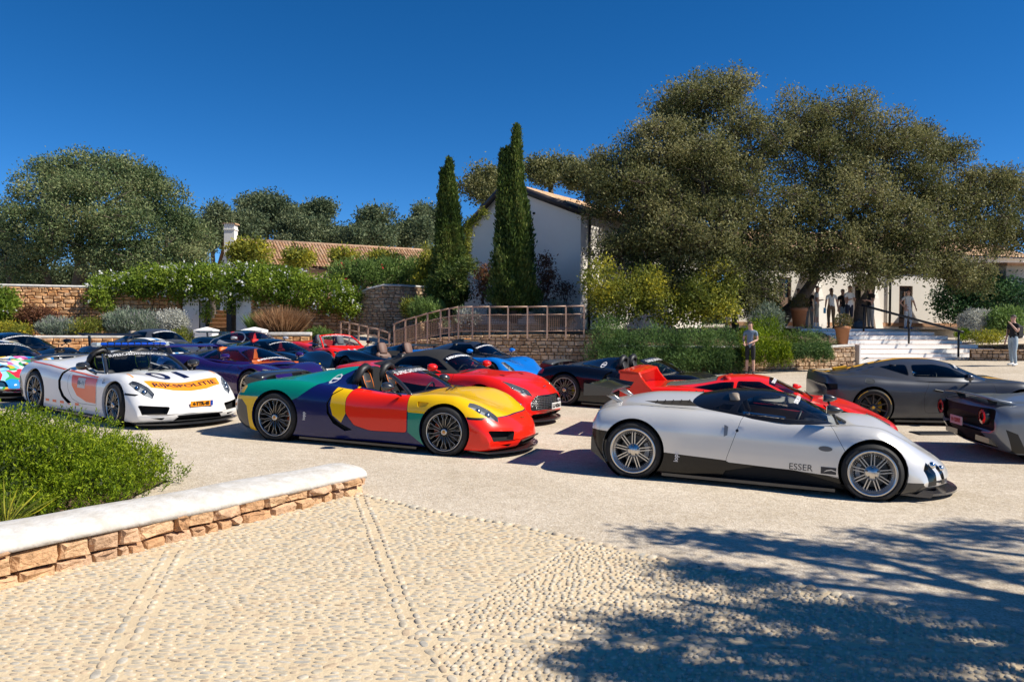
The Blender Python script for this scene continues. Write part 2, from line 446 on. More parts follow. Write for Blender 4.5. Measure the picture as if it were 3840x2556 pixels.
# ------------------------------------------------------------------ wheels
_WH = {}
def wheel_meshes(key, Rt, rr, tw, style, spoke, cal, nsp=10, lip=None, stripe=None):
 if key in _WH: return _WH[key]
 h = tw / 2; out = []
 t = MB(); t.lathe([(rr - .004, -h + .02), (Rt - .04, -h), (Rt - .012, -h + .015), (Rt, -h + .05), (Rt, h - .045), (Rt - .01, h - .014), (Rt - .035, h), ((Rt + rr) / 2, h + .007), (rr + .012, h - .002), (rr - .004, h - .016)], 48, 0, 'Y')
 for k in range(4):   # grooves
  pass
 mats = [RUBBER]
 if stripe:
  mats.append(stripe); r0 = (Rt + rr) / 2 + .012
  for a0 in (.5, 2.2, 3.7, 5.4): t.lathe([(r0, h + .0095), (r0 + .009, h + .0085)], 14, 1, 'Y', a0=a0, a1=a0 + .75, sm=False)
 else:
  mats.append(mat('tyre_lettering', (.03, .029, .028), .6))
  for a0 in (.3, 1.9, 3.44, 5.04): t.lathe([((Rt + rr) / 2 - .012, h + .0085), ((Rt + rr) / 2 + .012, h + .0085)], 10, 1, 'Y', a0=a0, a1=a0 + .7, sm=False)
 out.append(('tyre', t.mesh('tyre', mats), None))
 r = MB(); lipm = lip or spoke
 ms = [spoke, lipm, MATT, SILVER, BLACK]
 if style == 'deep':
  r.lathe([(rr + .012, h - .002), (rr + .006, h + .004), (rr - .012, h + .002), (rr - .02, h - .012), (rr - .045, h - .055), (rr - .06, h - .06)], 48, 1, 'Y')
  r.lathe([(rr - .05, h - .05), (rr - .07, h - .052), (rr - .07, -h + .03)], 48, 2, 'Y')
  rs, ds = rr - .055, h - .045
 else:
  r.lathe([(rr + .006, h - .003), (rr + .002, h + .004), (rr - .005, h + .002), (rr - .009, h - .006)], 48, 1, 'Y'); r.lathe([(rr - .009, h - .006), (rr - .018, h - .014)], 48, 2 if style == 'loop' else 1, 'Y')
  r.lathe([(rr - .016, h - .01), (rr - .03, h - .05), (rr - .035, -h + .03)], 48, 2 if style != 'plain' else 0, 'Y')
  rs, ds = rr - .014, h - .012
 r.lathe([(0.0, -.02), (rr - .03, -.02)], 32, 2, 'Y', sm=False)
 hubd = ds - .012
 def sp(a, w0, w1, r0, r1, y0, y1, th, m):
  ca, sa = math.cos(a), math.sin(a); V = []
  for (rad, w, y) in ((r0, w0, y0), (r1, w1, y1)):
   for q, yy in ((-w / 2, y - th), (w / 2, y - th), (w / 2 * .8, y), (-w / 2 * .8, y)):
    V.append((rad * ca - q * sa, yy, rad * sa + q * ca))
  r.add(V, [(0, 1, 2, 3), (7, 6, 5, 4), (0, 4, 5, 1), (1, 5, 6, 2), (2, 6, 7, 3), (3, 7, 4, 0)], m)
 for i in range(nsp):
  a = 2 * math.pi * i / nsp + math.pi / 2
  if style == 'loop':
   sp(a, .034, .040, .05, rs * .72, hubd, ds - .004, .03, 4); sp(a - .1, .022, .03, rs * .66, rs, ds - .008, ds - .004, .03, 4); sp(a + .1, .022, .03, rs * .66, rs, ds - .008, ds - .004, .03, 4)
   pts = []
   for rad, q in ((.062, -.0165), (rs * .66, -.0195), (rs * .78, -.032), (rs * .93, -.044), (rs * .965, -.034), (rs * .975, 0), (rs * .965, .034), (rs * .93, .044), (rs * .78, .032), (rs * .66, .0195), (.062, .0165)):
    pts.append((rad * math.cos(a) - q * math.sin(a), ds + .001, rad * math.sin(a) + q * math.cos(a)))
   r.tube(pts, .0034, 4, 3)
  elif style == 'deep':
   for e in (-1, 1): sp(a + e * .0, .018, .018, .085, rs + .012, hubd + .012, ds, .025, 0) if False else None
   for e in (-1, 1):
    ca, sa = math.cos(a), math.sin(a); q = e * .0165
    V = []
    for rad in (.075, rs + .012):
     for dq, yy in ((-.0068, hubd - .012), (.0068, hubd - .012), (.006, hubd + .012), (-.006, hubd + .012)):
      V.append((rad * ca - (q + dq) * sa, yy, rad * sa + (q + dq) * ca))
    r.add(V, [(0, 1, 2, 3), (7, 6, 5, 4), (0, 4, 5, 1), (1, 5, 6, 2), (2, 6, 7, 3), (3, 7, 4, 0)], 0)
  elif style == 'twin':
   for e in (-.09, .09): sp(a + e, .02, .026, .055, rs, hubd, ds, .03, 0)
  elif style == 'star':
   sp(a, .075, .05, .05, rs * .7, hubd, ds, .03, 0)
   for e in (-.16, .16): sp(a + e, .03, .03, rs * .6, rs, ds - .01, ds, .03, 0)
  else:
   sp(a, .036, .028, .05, rs, hubd, ds, .03, 0)
 if style == 'deep':
  for i in range(54):
   a = 2 * math.pi * i / 54; r.tube([((rs + .004) * math.cos(a), ds - .01, (rs + .004) * math.sin(a)), ((rs + .004) * math.cos(a), ds + .012, (rs + .004) * math.sin(a))], .0058, 5, 3)
  r.lathe([(.0, hubd + .022), (.05, hubd + .02), (.055, hubd + .014), (.085, hubd + .012), (.088, hubd - .01)], 28, 0, 'Y')
  for i in range(5):
   a = 2 * math.pi * i / 5 + .3; r.tube([(.068 * math.cos(a), hubd, .068 * math.sin(a)), (.068 * math.cos(a), hubd + .026, .068 * math.sin(a))], .011, 7, 4)
   r.tube([(.068 * math.cos(a), hubd, .068 * math.sin(a)), (.068 * math.cos(a), hubd + .028, .068 * math.sin(a))], .006, 6, 3)
 else:
  r.lathe([(.0, hubd + .012), (.06, hubd + .01), (.066, hubd - .02)], 20, 4 if style == 'loop' else 0, 'Y')
 out.append(('rim', r.mesh('rim', ms), None))
 if style == 'loop':
  c = MB(); c.lathe([(.0, hubd + .026), (.022, hubd + .026), (.024, hubd + .024)], 16, 0, 'Y'); c.lathe([(.024, hubd + .024), (.04, hubd + .03), (.046, hubd + .012)], 20, 1, 'Y')
  out.append(('centre_lock', c.mesh('centre_lock', [mat('hub_amber', (.6, .28, .06), .35, .3), SILVER]), None))
 else:
  c = MB(); c.lathe([(.0, hubd + .018), (.026, hubd + .017), (.03, hubd + .008)], 16, 0, 'Y')
  if style != 'deep': out.append(('hub_cap', c.mesh('hub_cap', [mat('hub_yellow', (.75, .42, .02), .35) if stripe else SILVER]), None))
 d = MB(); d.lathe([(.07, -.004), (.175, -.004), (.175, -.012)], 32, 0, 'Y', sm=False); out.append(('brake_disc', d.mesh('brake_disc', [STEEL]), None))
 k = MB(); V = []
 k.lathe([(.13, .012), (.2, .012), (.2, -.018), (.13, -.018)], 10, 0, 'Y', a0=-.55, a1=.55, sm=False, cap=False)
 k.lathe([(.15, .018), (.185, .018)], 6, 0, 'Y', a0=-.35, a1=.35, sm=False)
 out.append(('brake_caliper', k.mesh('brake_caliper', [cal]), 'cal'))
 _WH[key] = out; return out
def put_wheels(root, wb, yf, yr, fkey, rkey, Rf, Rr, steer=0, twf=.26, twr=.33):
 for x, yo, ms, Rt, st, tw in ((wb / 2, yf, fkey, Rf, steer, twf), (-wb / 2, yr, rkey, Rr, 0, twr)):
  for s_ in (-1, 1):
   e = empty('wheel', (x, s_ * (yo - tw / 2), Rt), 0, root); e.rotation_euler = (0, 0, (math.pi if s_ < 0 else 0) + st)
   for nm, me, fl in ms:
    o = link(nm, me, e)
    if fl == 'cal':   # caliper sits towards the middle of the car
     inward = -1 if x > 0 else 1
     o.rotation_euler = (0, 0 if inward * (1 if s_ > 0 else -1) > 0 else math.pi, 0)
# ------------------------------------------------------------------ cabin fittings
def seat_mesh(key, m, m2, head=True):
 if key in _WH: return _WH[key]
 s_ = MB()
 def pad(out, x0, x1, lean, m=0):
  n = len(out); V = []
  for k, (x, sc) in enumerate(((x0, .9), (x0 - .02, 1), (x1, 1), (x1 + .03, .86))):
   cy_ = sum(o[0] for o in out) / n; cz_ = sum(o[1] for o in out) / n
   for y, z in out: V.append((x - lean * z, cy_ + (y - cy_) * sc, cz_ + (z - cz_) * sc))
  Fc = [tuple(range(n)), tuple(range(3 * n, 4 * n))[::-1]]
  for r in range(3):
   for i in range(n): Fc.append((r * n + i, r * n + n + i, r * n + n + (i + 1) % n, r * n + (i + 1) % n))
  s_.add(V, Fc, m, True)
 sh = [(.24, 0), (.26, .2), (.27, .38), (.2, .5), (.12, .55)]
 hd = [(.115, .53), (.135, .62), (.125, .74), (.09, .79), (.0, .8)]
 full = lambda h: h + [(-y, z) for y, z in h[::-1] if y > .001]
 pad(full(sh), .0, -.12, .38)
 pad(full([(.11, .5)] + hd), .02, -.1, .38, 1)
 for y in (-.24, .24): s_.box((.02, y, .2), (.14, .07, .38), 0, ry=-.36, bev=.02)
 s_.box((.25, 0, -.02), (.5, .42, .12), 0, bev=.03); s_.box((.25, .23, .0), (.46, .06, .15), 0, bev=.02); s_.box((.25, -.23, .0), (.46, .06, .15), 0, bev=.02)
 s_.box((.06, 0, .3), (.04, .2, .3), 1, ry=-.36, bev=.01)
 me = s_.mesh('seat', [m, m2]); _WH[key] = me; return me
def steering_mesh():
 if 'stw' in _WH: return _WH['stw']
 s_ = MB(); pts = [(0, .175 * math.cos(2 * math.pi * i / 24), .175 * math.sin(2 * math.pi * i / 24)) for i in range(24)]
 s_.tube(pts, .016, 7, closed=True); s_.box((.02, 0, 0), (.03, .1, .09), bev=.01)
 for a in (0, math.pi, -math.pi / 2): s_.box((.01, .1 * math.cos(a), .1 * math.sin(a)), (.02, .16 if abs(math.sin(a)) < .5 else .03, .03 if abs(math.sin(a)) < .5 else .16))
 s_.tube([(.02, 0, 0), (.35, 0, -.08)], .025, 6)
 _WH['stw'] = s_.mesh('steering_wheel', [LEATHER]); return _WH['stw']
def mirror(root, p, side, m, stem, size=(.09, .12, .065), stemm=None):
 b = MB(); c = Vector((p[0], p[1] * side, p[2])); V = []; prof = ((-.5, .62, 1), (-.46, .92, 1), (-.2, 1, 1), (.2, .9, 1), (.6, .62, .9), (.9, .25, .8), (1, .05, .7)); n = 12
 for t, k, _ in prof:
  for j in range(n):
   q = 2 * math.pi * j / n; e = .75
   V.append((c.x + t * size[0], c.y + size[1] * k * math.copysign(abs(math.cos(q)) ** e, math.cos(q)), c.z + size[2] * k * math.copysign(abs(math.sin(q)) ** e, math.sin(q))))
 Fc = [tuple(range(n))] + [(r * n + i, r * n + (i + 1) % n, r * n + n + (i + 1) % n, r * n + n + i) for r in range(len(prof) - 1) for i in range(n)] + [tuple((len(prof) - 1) * n + i for i in range(n))[::-1]]
 b.add(V, Fc, 0, True)
 f = Vector((stem[0], stem[1] * side, stem[2])); b.tube([c + Vector((0, -side * size[1] * .3, -size[2] * .6)), (c + f) / 2 + Vector((0, 0, -.015)), f], [.022, .018, .026], 6, 1, flat=.6)
 o = b.build('mirror', [m, stemm or BLACK], root)
 g = MB(); g.box((c.x - size[0] * .52, c.y, c.z), (.006, size[1] * 1.5, size[2] * 1.4), 0); g.build('mirror_glass', [CHROME], o); return o
def windscreen(root, base, top, wb, wt, bowb, bowt, m=None, frame=None, fr=.03, drop=(.06, .05), thick=True):
 nu, nv = 16, 8; V = []; m = m or GLASS
 def P(u, v, o=0):
  x = base[0] + (top[0] - base[0]) * v; z = base[1] + (top[1] - base[1]) * v + .035 * math.sin(math.pi * v); w = wb + (wt - wb) * v; bo = bowb + (bowt - bowb) * v; dr = drop[0] + (drop[1] - drop[0]) * v
  return (x - bo * abs(u) ** 2.2, u * w, z - dr * abs(u) ** 2.2)
 for j in range(nv + 1):
  for i in range(nu + 1): V.append(P(-1 + 2 * i / nu, j / nv))
 Fc = [(j * (nu + 1) + i, j * (nu + 1) + i + 1, (j + 1) * (nu + 1) + i + 1, (j + 1) * (nu + 1) + i) for j in range(nv) for i in range(nu)]
 ws = link('windscreen', mesh('windscreen', V, Fc, m, True), root)
 if frame:
  b = MB(); pts = [P(-1, j / nv) for j in range(nv + 1)] + [P(-1 + 2 * i / nu, 1) for i in range(1, nu)] + [P(1, 1 - j / nv) for j in range(nv + 1)]
  b.tube(pts, fr, 8); b.build('windscreen_frame', [frame], root)
 return ws, P, (V, Fc)
def banner(root, P, txt='SUPERCAROWNERSCIRCLE.COM', v0=.86, v1=.985, u0=-.93, u1=.93, m=None, off=.012):
 V, Fc = text_geo(txt, 1.0, offset=.008); xs = [v.x for v in V]; ys = [v.y for v in V]
 bm = bmesh.new(); vs = [bm.verts.new(v) for v in V]
 for f in Fc:
  try: bm.faces.new([vs[i] for i in f])
  except ValueError: pass
 out = []
 for v in bm.verts:
  u = u0 + (u1 - u0) * (v.co.x - min(xs)) / (max(xs) - min(xs)); t = v0 + (v1 - v0) * (v.co.y - min(ys)) / (max(ys) - min(ys))
  p = Vector(P(u, t)); v.co = p + Vector((.010, 0, .012))
 me = bpy.data.meshes.new('windscreen_lettering'); bm.to_mesh(me); bm.free(); me.materials.append(m or WHITE); return link('windscreen_lettering', me, root)
def plate(root, loc, txt, m, tm, size=.085, wd=(.5, .11), rot=(0, 0, 0), band=None, name='number_plate'):
 b = MB(); b.box((0, 0, 0), (.012, wd[0], wd[1]), 0, bev=.004)
 if band: b.box((.002, wd[0] / 2 - .025, 0), (.012, .045, wd[1] * .96), 1)
 o = b.build(name, [m] + ([band] if band else []), root, loc, rot)
 flat_text('plate_lettering', txt, size, tm, o, (.0085, -.02 if band else 0, 0), (0, 1, 0), (0, 0, 1), offset=.004)
 return o
def place_car(root, X, Y, heading):
 e = .8; nx = -(gz(X + e, Y) - gz(X - e, Y)) / (2 * e); ny = -(gz(X, Y + e) - gz(X, Y - e)) / (2 * e); n = Vector((nx, ny, 1)).normalized()
 f = Vector((math.cos(heading), math.sin(heading), 0)); f = (f - n * f.dot(n)).normalized(); l = n.cross(f)
 root.matrix_world = Matrix(((f.x, l.x, n.x, X), (f.y, l.y, n.y, Y), (f.z, l.z, n.z, gz(X, Y) - .012), (0, 0, 0, 1)))
# ================================================================== the cars
def side(s_): return lambda c, n: c.y * s_ > .02
def both(sk, poly, view, m, part=None, pred=None, **k):
 for s_ in (-1, 1):
  pr = (lambda c, n, s_=s_: c.y * s_ > .02 and (pred is None or pred(c, n)))
  pl = poly if view == 's' else ([(x, y * s_) for x, y in poly] if view == 't' else [(y * s_, z) for y, z in poly])
  kk = dict(k)
  if 'push' in kk: p = kk['push']; kk['push'] = (p[0], p[1] * s_, p[2])
  sk.region(pl, view, m, part, pr, **kk)
def lamps(sk, poly, view, pred, push, name='headlight', bulbs=(), **k):
 for s_ in (-1, 1):
  pr = (lambda c, n, s_=s_: c.y * s_ > .02 and pred(c, n))
  pl = [(x, y * s_) for x, y in poly] if view == 't' else ([(y * s_, z) for y, z in poly] if view == 'f' else poly)
  sk.lamp(pl, view, pr, (push[0], push[1] * s_, push[2]), name, bulbs=[((p[0], p[1] * s_, p[2]), r) for p, r in bulbs], **k)
def arches(sk, root, wb, Rf, Rr, W_, gap=.035, zf=None):
 bm = sk.bm
 for x, Rt in ((wb / 2, Rf), (-wb / 2, Rr)):
  Ra = Rt + gap; c = (x, Rt + .012); poly = ell(c[0], c[1], Ra, Ra, 44)
  sk.remove(poly, 's', lambda c_, n, : abs(c_.y) > W_ * .5)
  V = []; Fc = []
  for e in [e for e in bm.edges if len(e.link_faces) == 1]:
   a, b = e.verts
   if abs(a.co.y) < W_ * .6 or abs(b.co.y) < W_ * .6: continue
   if all(abs(math.hypot(v.co.x - c[0], v.co.z - c[1]) - Ra) < .004 for v in (a, b)):
    k = len(V)
    for v in (a, b): V.append(v.co.copy()); V.append(v.co - Vector((0, math.copysign(.045, v.co.y), 0)))
    Fc.append((k, k + 1, k + 3, k + 2))
  for s_ in (-1, 1):
   Fs = [f for f in Fc if V[f[0]].y * s_ > 0]
   if Fs:
    ids = sorted({i for f in Fs for i in f}); mp = {j: n_ for n_, j in enumerate(ids)}
    sk.extra.append(('arch_lip', [V[i] for i in ids], [tuple(mp[i] for i in f) for f in Fs], [0] * len(Fs), [sk.mats[0]]))
  for s_ in (-1, 1):
   L = MB(); prof = [(Ra + .006, s_ * W_ * .93), (Ra + .006, s_ * W_ * .5), (.02, s_ * W_ * .5)]
   L.lathe(prof, 28, 0, 'Y', (c[0], 0, c[1])); L.build('wheel_arch_liner', [MATT], root)
def tub(sk, root, poly, floor=.27, m=None, shrink=.97):
 sk.remove(poly, 't', lambda c, n: n.z > .05 and c.z > .4)
 m = m or CARPET; V = []; Fc = []; cx = sum(p[0] for p in poly) / len(poly)
 for e in [e for e in sk.bm.edges if len(e.link_faces) == 1]:
  a, b = e.verts
  ok = True
  for v in (a, b):
   d = min(_segd(v.co.x, v.co.y, poly[i], poly[(i + 1) % len(poly)]) for i in range(len(poly)))
   if d > .004 or v.co.z < .4: ok = False
  if ok:
   k = len(V)
   for v in (a, b): V.append(v.co - Vector((0, 0, .001))); V.append(Vector((cx + (v.co.x - cx) * shrink, v.co.y * shrink, floor)))
   Fc.append((k, k + 1, k + 3, k + 2))
 k = len(V); V += [Vector((x, y, floor)) for x, y in poly]; Fc.append(tuple(range(k, k + len(poly))))
 link('cockpit_lining', mesh('cockpit_lining', V, Fc, m), root)
def _segd(px, py, a, b):
 dx, dy = b[0] - a[0], b[1] - a[1]; L = dx * dx + dy * dy
 t = 0 if L == 0 else max(0, min(1, ((px - a[0]) * dx + (py - a[1]) * dy) / L)); return math.hypot(px - a[0] - t * dx, py - a[1] - t * dy)
def cabin(root, seatkey, m1, m2, sx=-.12, sy=.37, sz=.33, dash=(.52, .78, .62), wheel=None, dm=None, lhd=1):
 me = seat_mesh(seatkey, m1, m2)
 for s_ in (-1, 1): link('seat', me, root, (sx, sy * s_, sz))
 d = MB(); x, z, hw = dash
 d.prism([(x - .12, z - .02), (x - .08, z + .01), (x + .3, z + .02), (x + .3, z - .3), (x - .02, z - .25)], -hw, hw, 0)
 d.box((x - .2, 0, z - .32), (.7, .2, .22), 0, bev=.04)
 d.build('dashboard', [dm or LEATHER], root)
 link('steering_wheel', steering_mesh(), root, (x - .2, .37 * lhd, z - .06), (0, R(22), 0))
def lip(root, x1, W_, bow, z0, z1, m, out=.05, back=.5, name='front_splitter', wtip=1.0):
 b = MB(); n = 18; P = []
 for i in range(n + 1):
  y = -W_ + 2 * W_ * i / n; P.append((x1 + out - bow * abs(y / W_) ** 2.4, y))
 Q = P + [(P[-1][0] - back, W_ * .9), (P[0][0] - back, -W_ * .9)]
 b.prism(Q, z0, z1, 0, 'Z'); return b.build(name, [m], root)
# ------------------------------------------------------------------ open hybrid roadster with raised wing (three of them)
YEL_CAL = mat('acid_green_caliper', (.55, .6, .01), .35, coat=.5); ORG_CAL = mat('orange_caliper', (.75, .1, .01), .35, coat=.5)
def roadster(name, label, base, livery, cal, stitch, steer=0):
 root = empty(name); tag(root, label, 'car', 'sports cars parked in the courtyard')
 sp = dict(x=(-2.24, 2.34), wmax=.97, n=92,
  top=[(-2.24, .60), (-2.2, .75), (-2.05, .83), (-1.6, .92), (-1.0, 1.04), (-.5, 1.125), (-.2, 1.14), (.3, 1.0), (.9, .87), (1.2, .81), (1.6, .725), (2.0, .60), (2.2, .49), (2.31, .37), (2.34, .26)],
  crest=[(-2.24, .58), (-2.17, .73), (-1.97, .84), (-1.5, .91), (-1.1, .92), (-.6, .885), (-.1, .835), (.4, .80), (.8, .81), (1.15, .845), (1.4, .845), (1.7, .785), (2.0, .65), (2.2, .51), (2.31, .38), (2.34, .255)],
  sh=[(-2.24, .5), (-2.05, .6), (-1.4, .63), (-.6, .60), (.2, .56), (1.0, .57), (1.5, .57), (2.0, .42), (2.24, .33), (2.34, .24)],
  w=[(-2.24, .86), (-2.12, .94), (-1.5, .97), (-.9, .965), (-.3, .93), (.3, .905), (.8, .92), (1.3, .95), (1.8, .945), (2.1, .935), (2.34, .9)],
  bot=[(-2.24, .42), (-2.17, .3), (-1.95, .16), (-1.4, .11), (1.9, .11), (2.2, .12), (2.31, .15), (2.34, .2)],
  cy=[(-2.3, .78), (-1.4, .80), (-.3, .83), (.6, .86), (1.3, .78), (2.2, .74)], tuck=[(-2.3, .1), (-1.4, .07), (-.4, .05), (.6, .05), (1.6, .06), (2.29, .08)],
  bow=(.38, .14), bowx=(1.3, -1.3))
 sk = Skin(body_loft(sp), [base], 'body')
 front = lambda c, n: c.x > 1.6
 livery['paint'](sk)
 dm = livery.get('door')
 door = rnd([(-.10, .90), (.787, .90), (.787, .285), (.2, .27), (-.06, .33), (-.2, .5), (-.2, .72)], .05, 3)
 both(sk, [(-.36, .9), (-.1, .9), (-.19, .5), (-.26, .36), (-.4, .46), (-.44, .6), (-.42, .78)], 's', livery.get('strip', dm), None, lambda c, n: abs(n.y) > .3 and c.z < .87)
 both(sk, door, 's', dm, 'door', lambda c, n: abs(c.y) > .7 and c.z < .86, gap=.006)
 O = [(-.30, .845), (-.43, .76), (-.50, .62), (-.49, .48), (-.39, .34), (-.2, .24)]; I = [(-.27, .815), (-.375, .735), (-.425, .615), (-.41, .49), (-.31, .37), (-.08, .265)]
 if livery.get('thin'): I = [(a[0] + (b[0] - a[0]) * q, a[1] + (b[1] - a[1]) * q) for a, b, q in zip(O, I, (.3, .3, .3, .5, 1, 1))]
 for i in range(5): both(sk, [O[i], O[i + 1], I[i + 1], I[i]], 's', MATT, 'side_intake', lambda c, n: abs(c.y) > .7, push=(0, -.05, 0))
 both(sk, [(-.36, .89), (.0, .89), (-.3, 1.2), (-.5, 1.2)], 's', BLACK, 'quarter_panel', lambda c, n: abs(c.y) > .3)
 both(sk, rnd([(.93, .74), (1.12, .735), (1.08, .68), (.95, .66)], .02, 2), 's', livery.get('vent', MATT), 'fender_vent', lambda c, n: abs(c.y) > .7, push=(0, -.03, 0))
 both(sk, rnd([(.58, .16), (.84, .22), (.885, .40), (.48, .37)], .035, 3), 'f', MATT, 'front_intake', lambda c, n: c.x > 1.75 and n.x > .1, push=(-.10, 0, 0))
 sk.region(rnd([(-.44, .145), (.44, .145), (.36, .215), (-.36, .215)], .02, 2), 'f', MATT, 'lower_grille', lambda c, n: c.x > 1.9, push=(-.08, 0, 0))
 hl = [(1.68, .865), (1.84, .84), (1.98, .78), (2.08, .69), (2.04, .63), (1.9, .66), (1.76, .74), (1.68, .80)]
 lamps(sk, hl, 't', lambda c, n: c.x > 1.5 and n.z > .1 and c.z > .33, (-.02, 0, -.06), bulbs=[((1.8, .79, .64), .045), ((1.92, .735, .585), .045)])
 both(sk, [(1.70, .575), (1.93, .56), (1.9, .535), (1.70, .54)], 's', BLACK, None, lambda c, n: abs(c.y) > .6)
 both(sk, [(-2.6, .64), (-1.93, .70), (-1.9, .80), (-2.6, .82)], 's', livery.get('tail', REDLENS), 'tail_light', lambda c, n: c.x < -1.9 and abs(n.z) < .8)
 both(sk, [(-2.6, .1), (-1.80, .1), (-1.86, .5), (-1.95, .6), (-2.6, .6)], 's', CARBON, 'rear_bumper', lambda c, n: True)
 arches(sk, root, 2.73, .3465, .364, .97)
 tub(sk, root, rnd([(-.22, -.62), (.76, -.66), (.9, -.45), (.94, 0), (.9, .45), (.76, .66), (-.22, .62)], .06, 2))
 bv = sk.bvh()
 livery['print'](root, bv)
 sk.build(root)
 ws, P, _ = windscreen(root, (1.12, .83), (.42, 1.135), .75, .57, .33, .13, frame=CARBON, fr=.032)
 banner(root, P, u0=-.9, u1=.9, v0=.80, v1=.95)
 b = MB()
 for s_ in (-1, 1):    # twin roll hoops behind the seats
  pts = [(-.28 + e[0], s_ * .36 + e[1], e[2]) for e in ((0, -.19, .86), (.06, -.18, 1.0), (.09, -.12, 1.115), (.1, 0, 1.155), (.09, .12, 1.115), (.06, .18, 1.0), (0, .19, .86))]
  h = MB(); h.tube(pts, [.04, .05, .05, .05, .05, .05, .04], 8, flat=1.3); h.build('roll_hoop', [LEATHER], root)
  d = MB(); V = [(-.22, s_ * .36 + y, z) for y, z in ((-.16, .86), (-.16, 1.0), (-.1, 1.09), (0, 1.12), (.1, 1.09), (.16, 1.0), (.16, .86))]
  d.add(V, [tuple(range(7))], 0); d.build('wind_deflector', [DGLASS], root)
 cabin(root, 'seat_' + stitch.name, LEATHER, mat('headrest_leather', (.02, .02, .021), .55), sx=.08, sz=.30, dash=(.72, .8, .62))
 for s_ in (-1, 1):   # piping round the headrests
  p = MB(); hdp = [(.115, .53), (.135, .62), (.125, .74), (.09, .79), (.0, .802), (-.09, .79), (-.125, .74), (-.135, .62), (-.115, .53)]
  p.tube([(.08 + .026 - .38 * z, .37 * s_ + y * .93, .30 + z) for y, z in hdp], .007, 5); p.build('headrest_piping', [stitch], root)
  flat_text('headrest_lettering', '918 Spyder', .035, stitch, root, (.08 + .034 - .38 * .66, .37 * s_, .30 + .63), (0, 1, 0), (-.38, 0, 1), shear=.3)
 wing = MB(); n = 20; V = []; Fc = []     # raised wing
 for i in range(n + 1):
  t = -1 + 2 * i / n; y = .72 * t; dz = -.07 * abs(t) ** 5; k = 1 - .25 * abs(t) ** 8
  for (x, z) in ((0, 0), (-.10, .028), (-.24, .042), (-.36, .035), (-.36, .022), (-.22, .012), (-.1, -.004)): V.append((-1.70 + x * k - .06 * abs(t) ** 3, y, .955 + z + dz))
 for i in range(n):
  for j in range(7): Fc.append((i * 7 + j, i * 7 + (j + 1) % 7, i * 7 + 7 + (j + 1) % 7, i * 7 + 7 + j))
 Fc += [tuple(range(7)), tuple(n * 7 + j for j in range(7))[::-1]]
 wing.add(V, Fc, 0, True); wo_ = wing.build('rear_wing', [livery.get('wing', CARBON)], root)
 for s_ in (-1, 1):
  st = MB(); st.prism([(-1.9, .78), (-1.74, .8), (-1.8, .97), (-1.98, .98)], s_ * .36 - .014, s_ * .36 + .014); st.build('wing_strut', [BLACK], wo_)
  ep = MB(); ep.prism([(-1.76, .89), (-2.06, .925), (-2.09, .84), (-2.0, .79), (-1.82, .82)], s_ * .72 - .008, s_ * .72 + .008); ep.build('wing_end_plate', [CARBON], wo_)
 lip(root, 2.34, .91, .37, .085, .105, CARBON, .05, .35)
 f = MB(); f.box((2.33, 0, .225), (.02, .8, .018)); f.build('grille_bar', [BLACK], root)
 sill = MB(); sill.prism([(-.95, .075), (.95, .075), (.95, .105), (-.95, .105)], -.93, .93); sill.build('side_skirt', [CARBON], root)
 for s_ in (-1, 1):
  mirror(root, (.52, 1.01, .93), s_, CARBON, (.66, .86, .80), (.10, .115, .068))
  w = MB(); w.tube([(1.08, s_ * .1 - .1, .865), (1.02, s_ * .1 + .25, .875)], .009, 5); w.build('wiper', [BLACK], root)
 F_ = wheel_meshes('loopF' + cal.name, .3465, .262, .265, 'loop', BLACK, cal, 10, SILVER); Q = wheel_meshes('loopR' + cal.name, .364, .275, .325, 'loop', BLACK, cal, 10, SILVER)
 put_wheels(root, 2.73, .945, .965, F_, Q, .3465, .364, steer, .265, .325)
 return root
def gear_badge(name, root, bv, o, du, dv, r, m):
 V = []; Fc = []; n = 24
 for i in range(n):
  a = 2 * math.pi * i / n; k = 1.12 if i % 3 == 0 else 1.0
  V += [(r * k * math.cos(a), r * k * math.sin(a)), (r * .78 * math.cos(a), r * .78 * math.sin(a))]
 for i in range(n): j = (i + 1) % n; Fc.append((i * 2, j * 2, j * 2 + 1, i * 2 + 1))
 b = len(V); V += [(-r * .95, -r * .2), (r * .95, -r * .2), (r * .95, r * .2), (-r * .95, r * .2)]; Fc.append((b, b + 1, b + 2, b + 3))
 bm = proj_geo(V, Fc, bv, o, du, dv, .004, .05); me = bpy.data.meshes.new(name); bm.to_mesh(me); bm.free(); me.materials.append(m); return link(name, me, root)
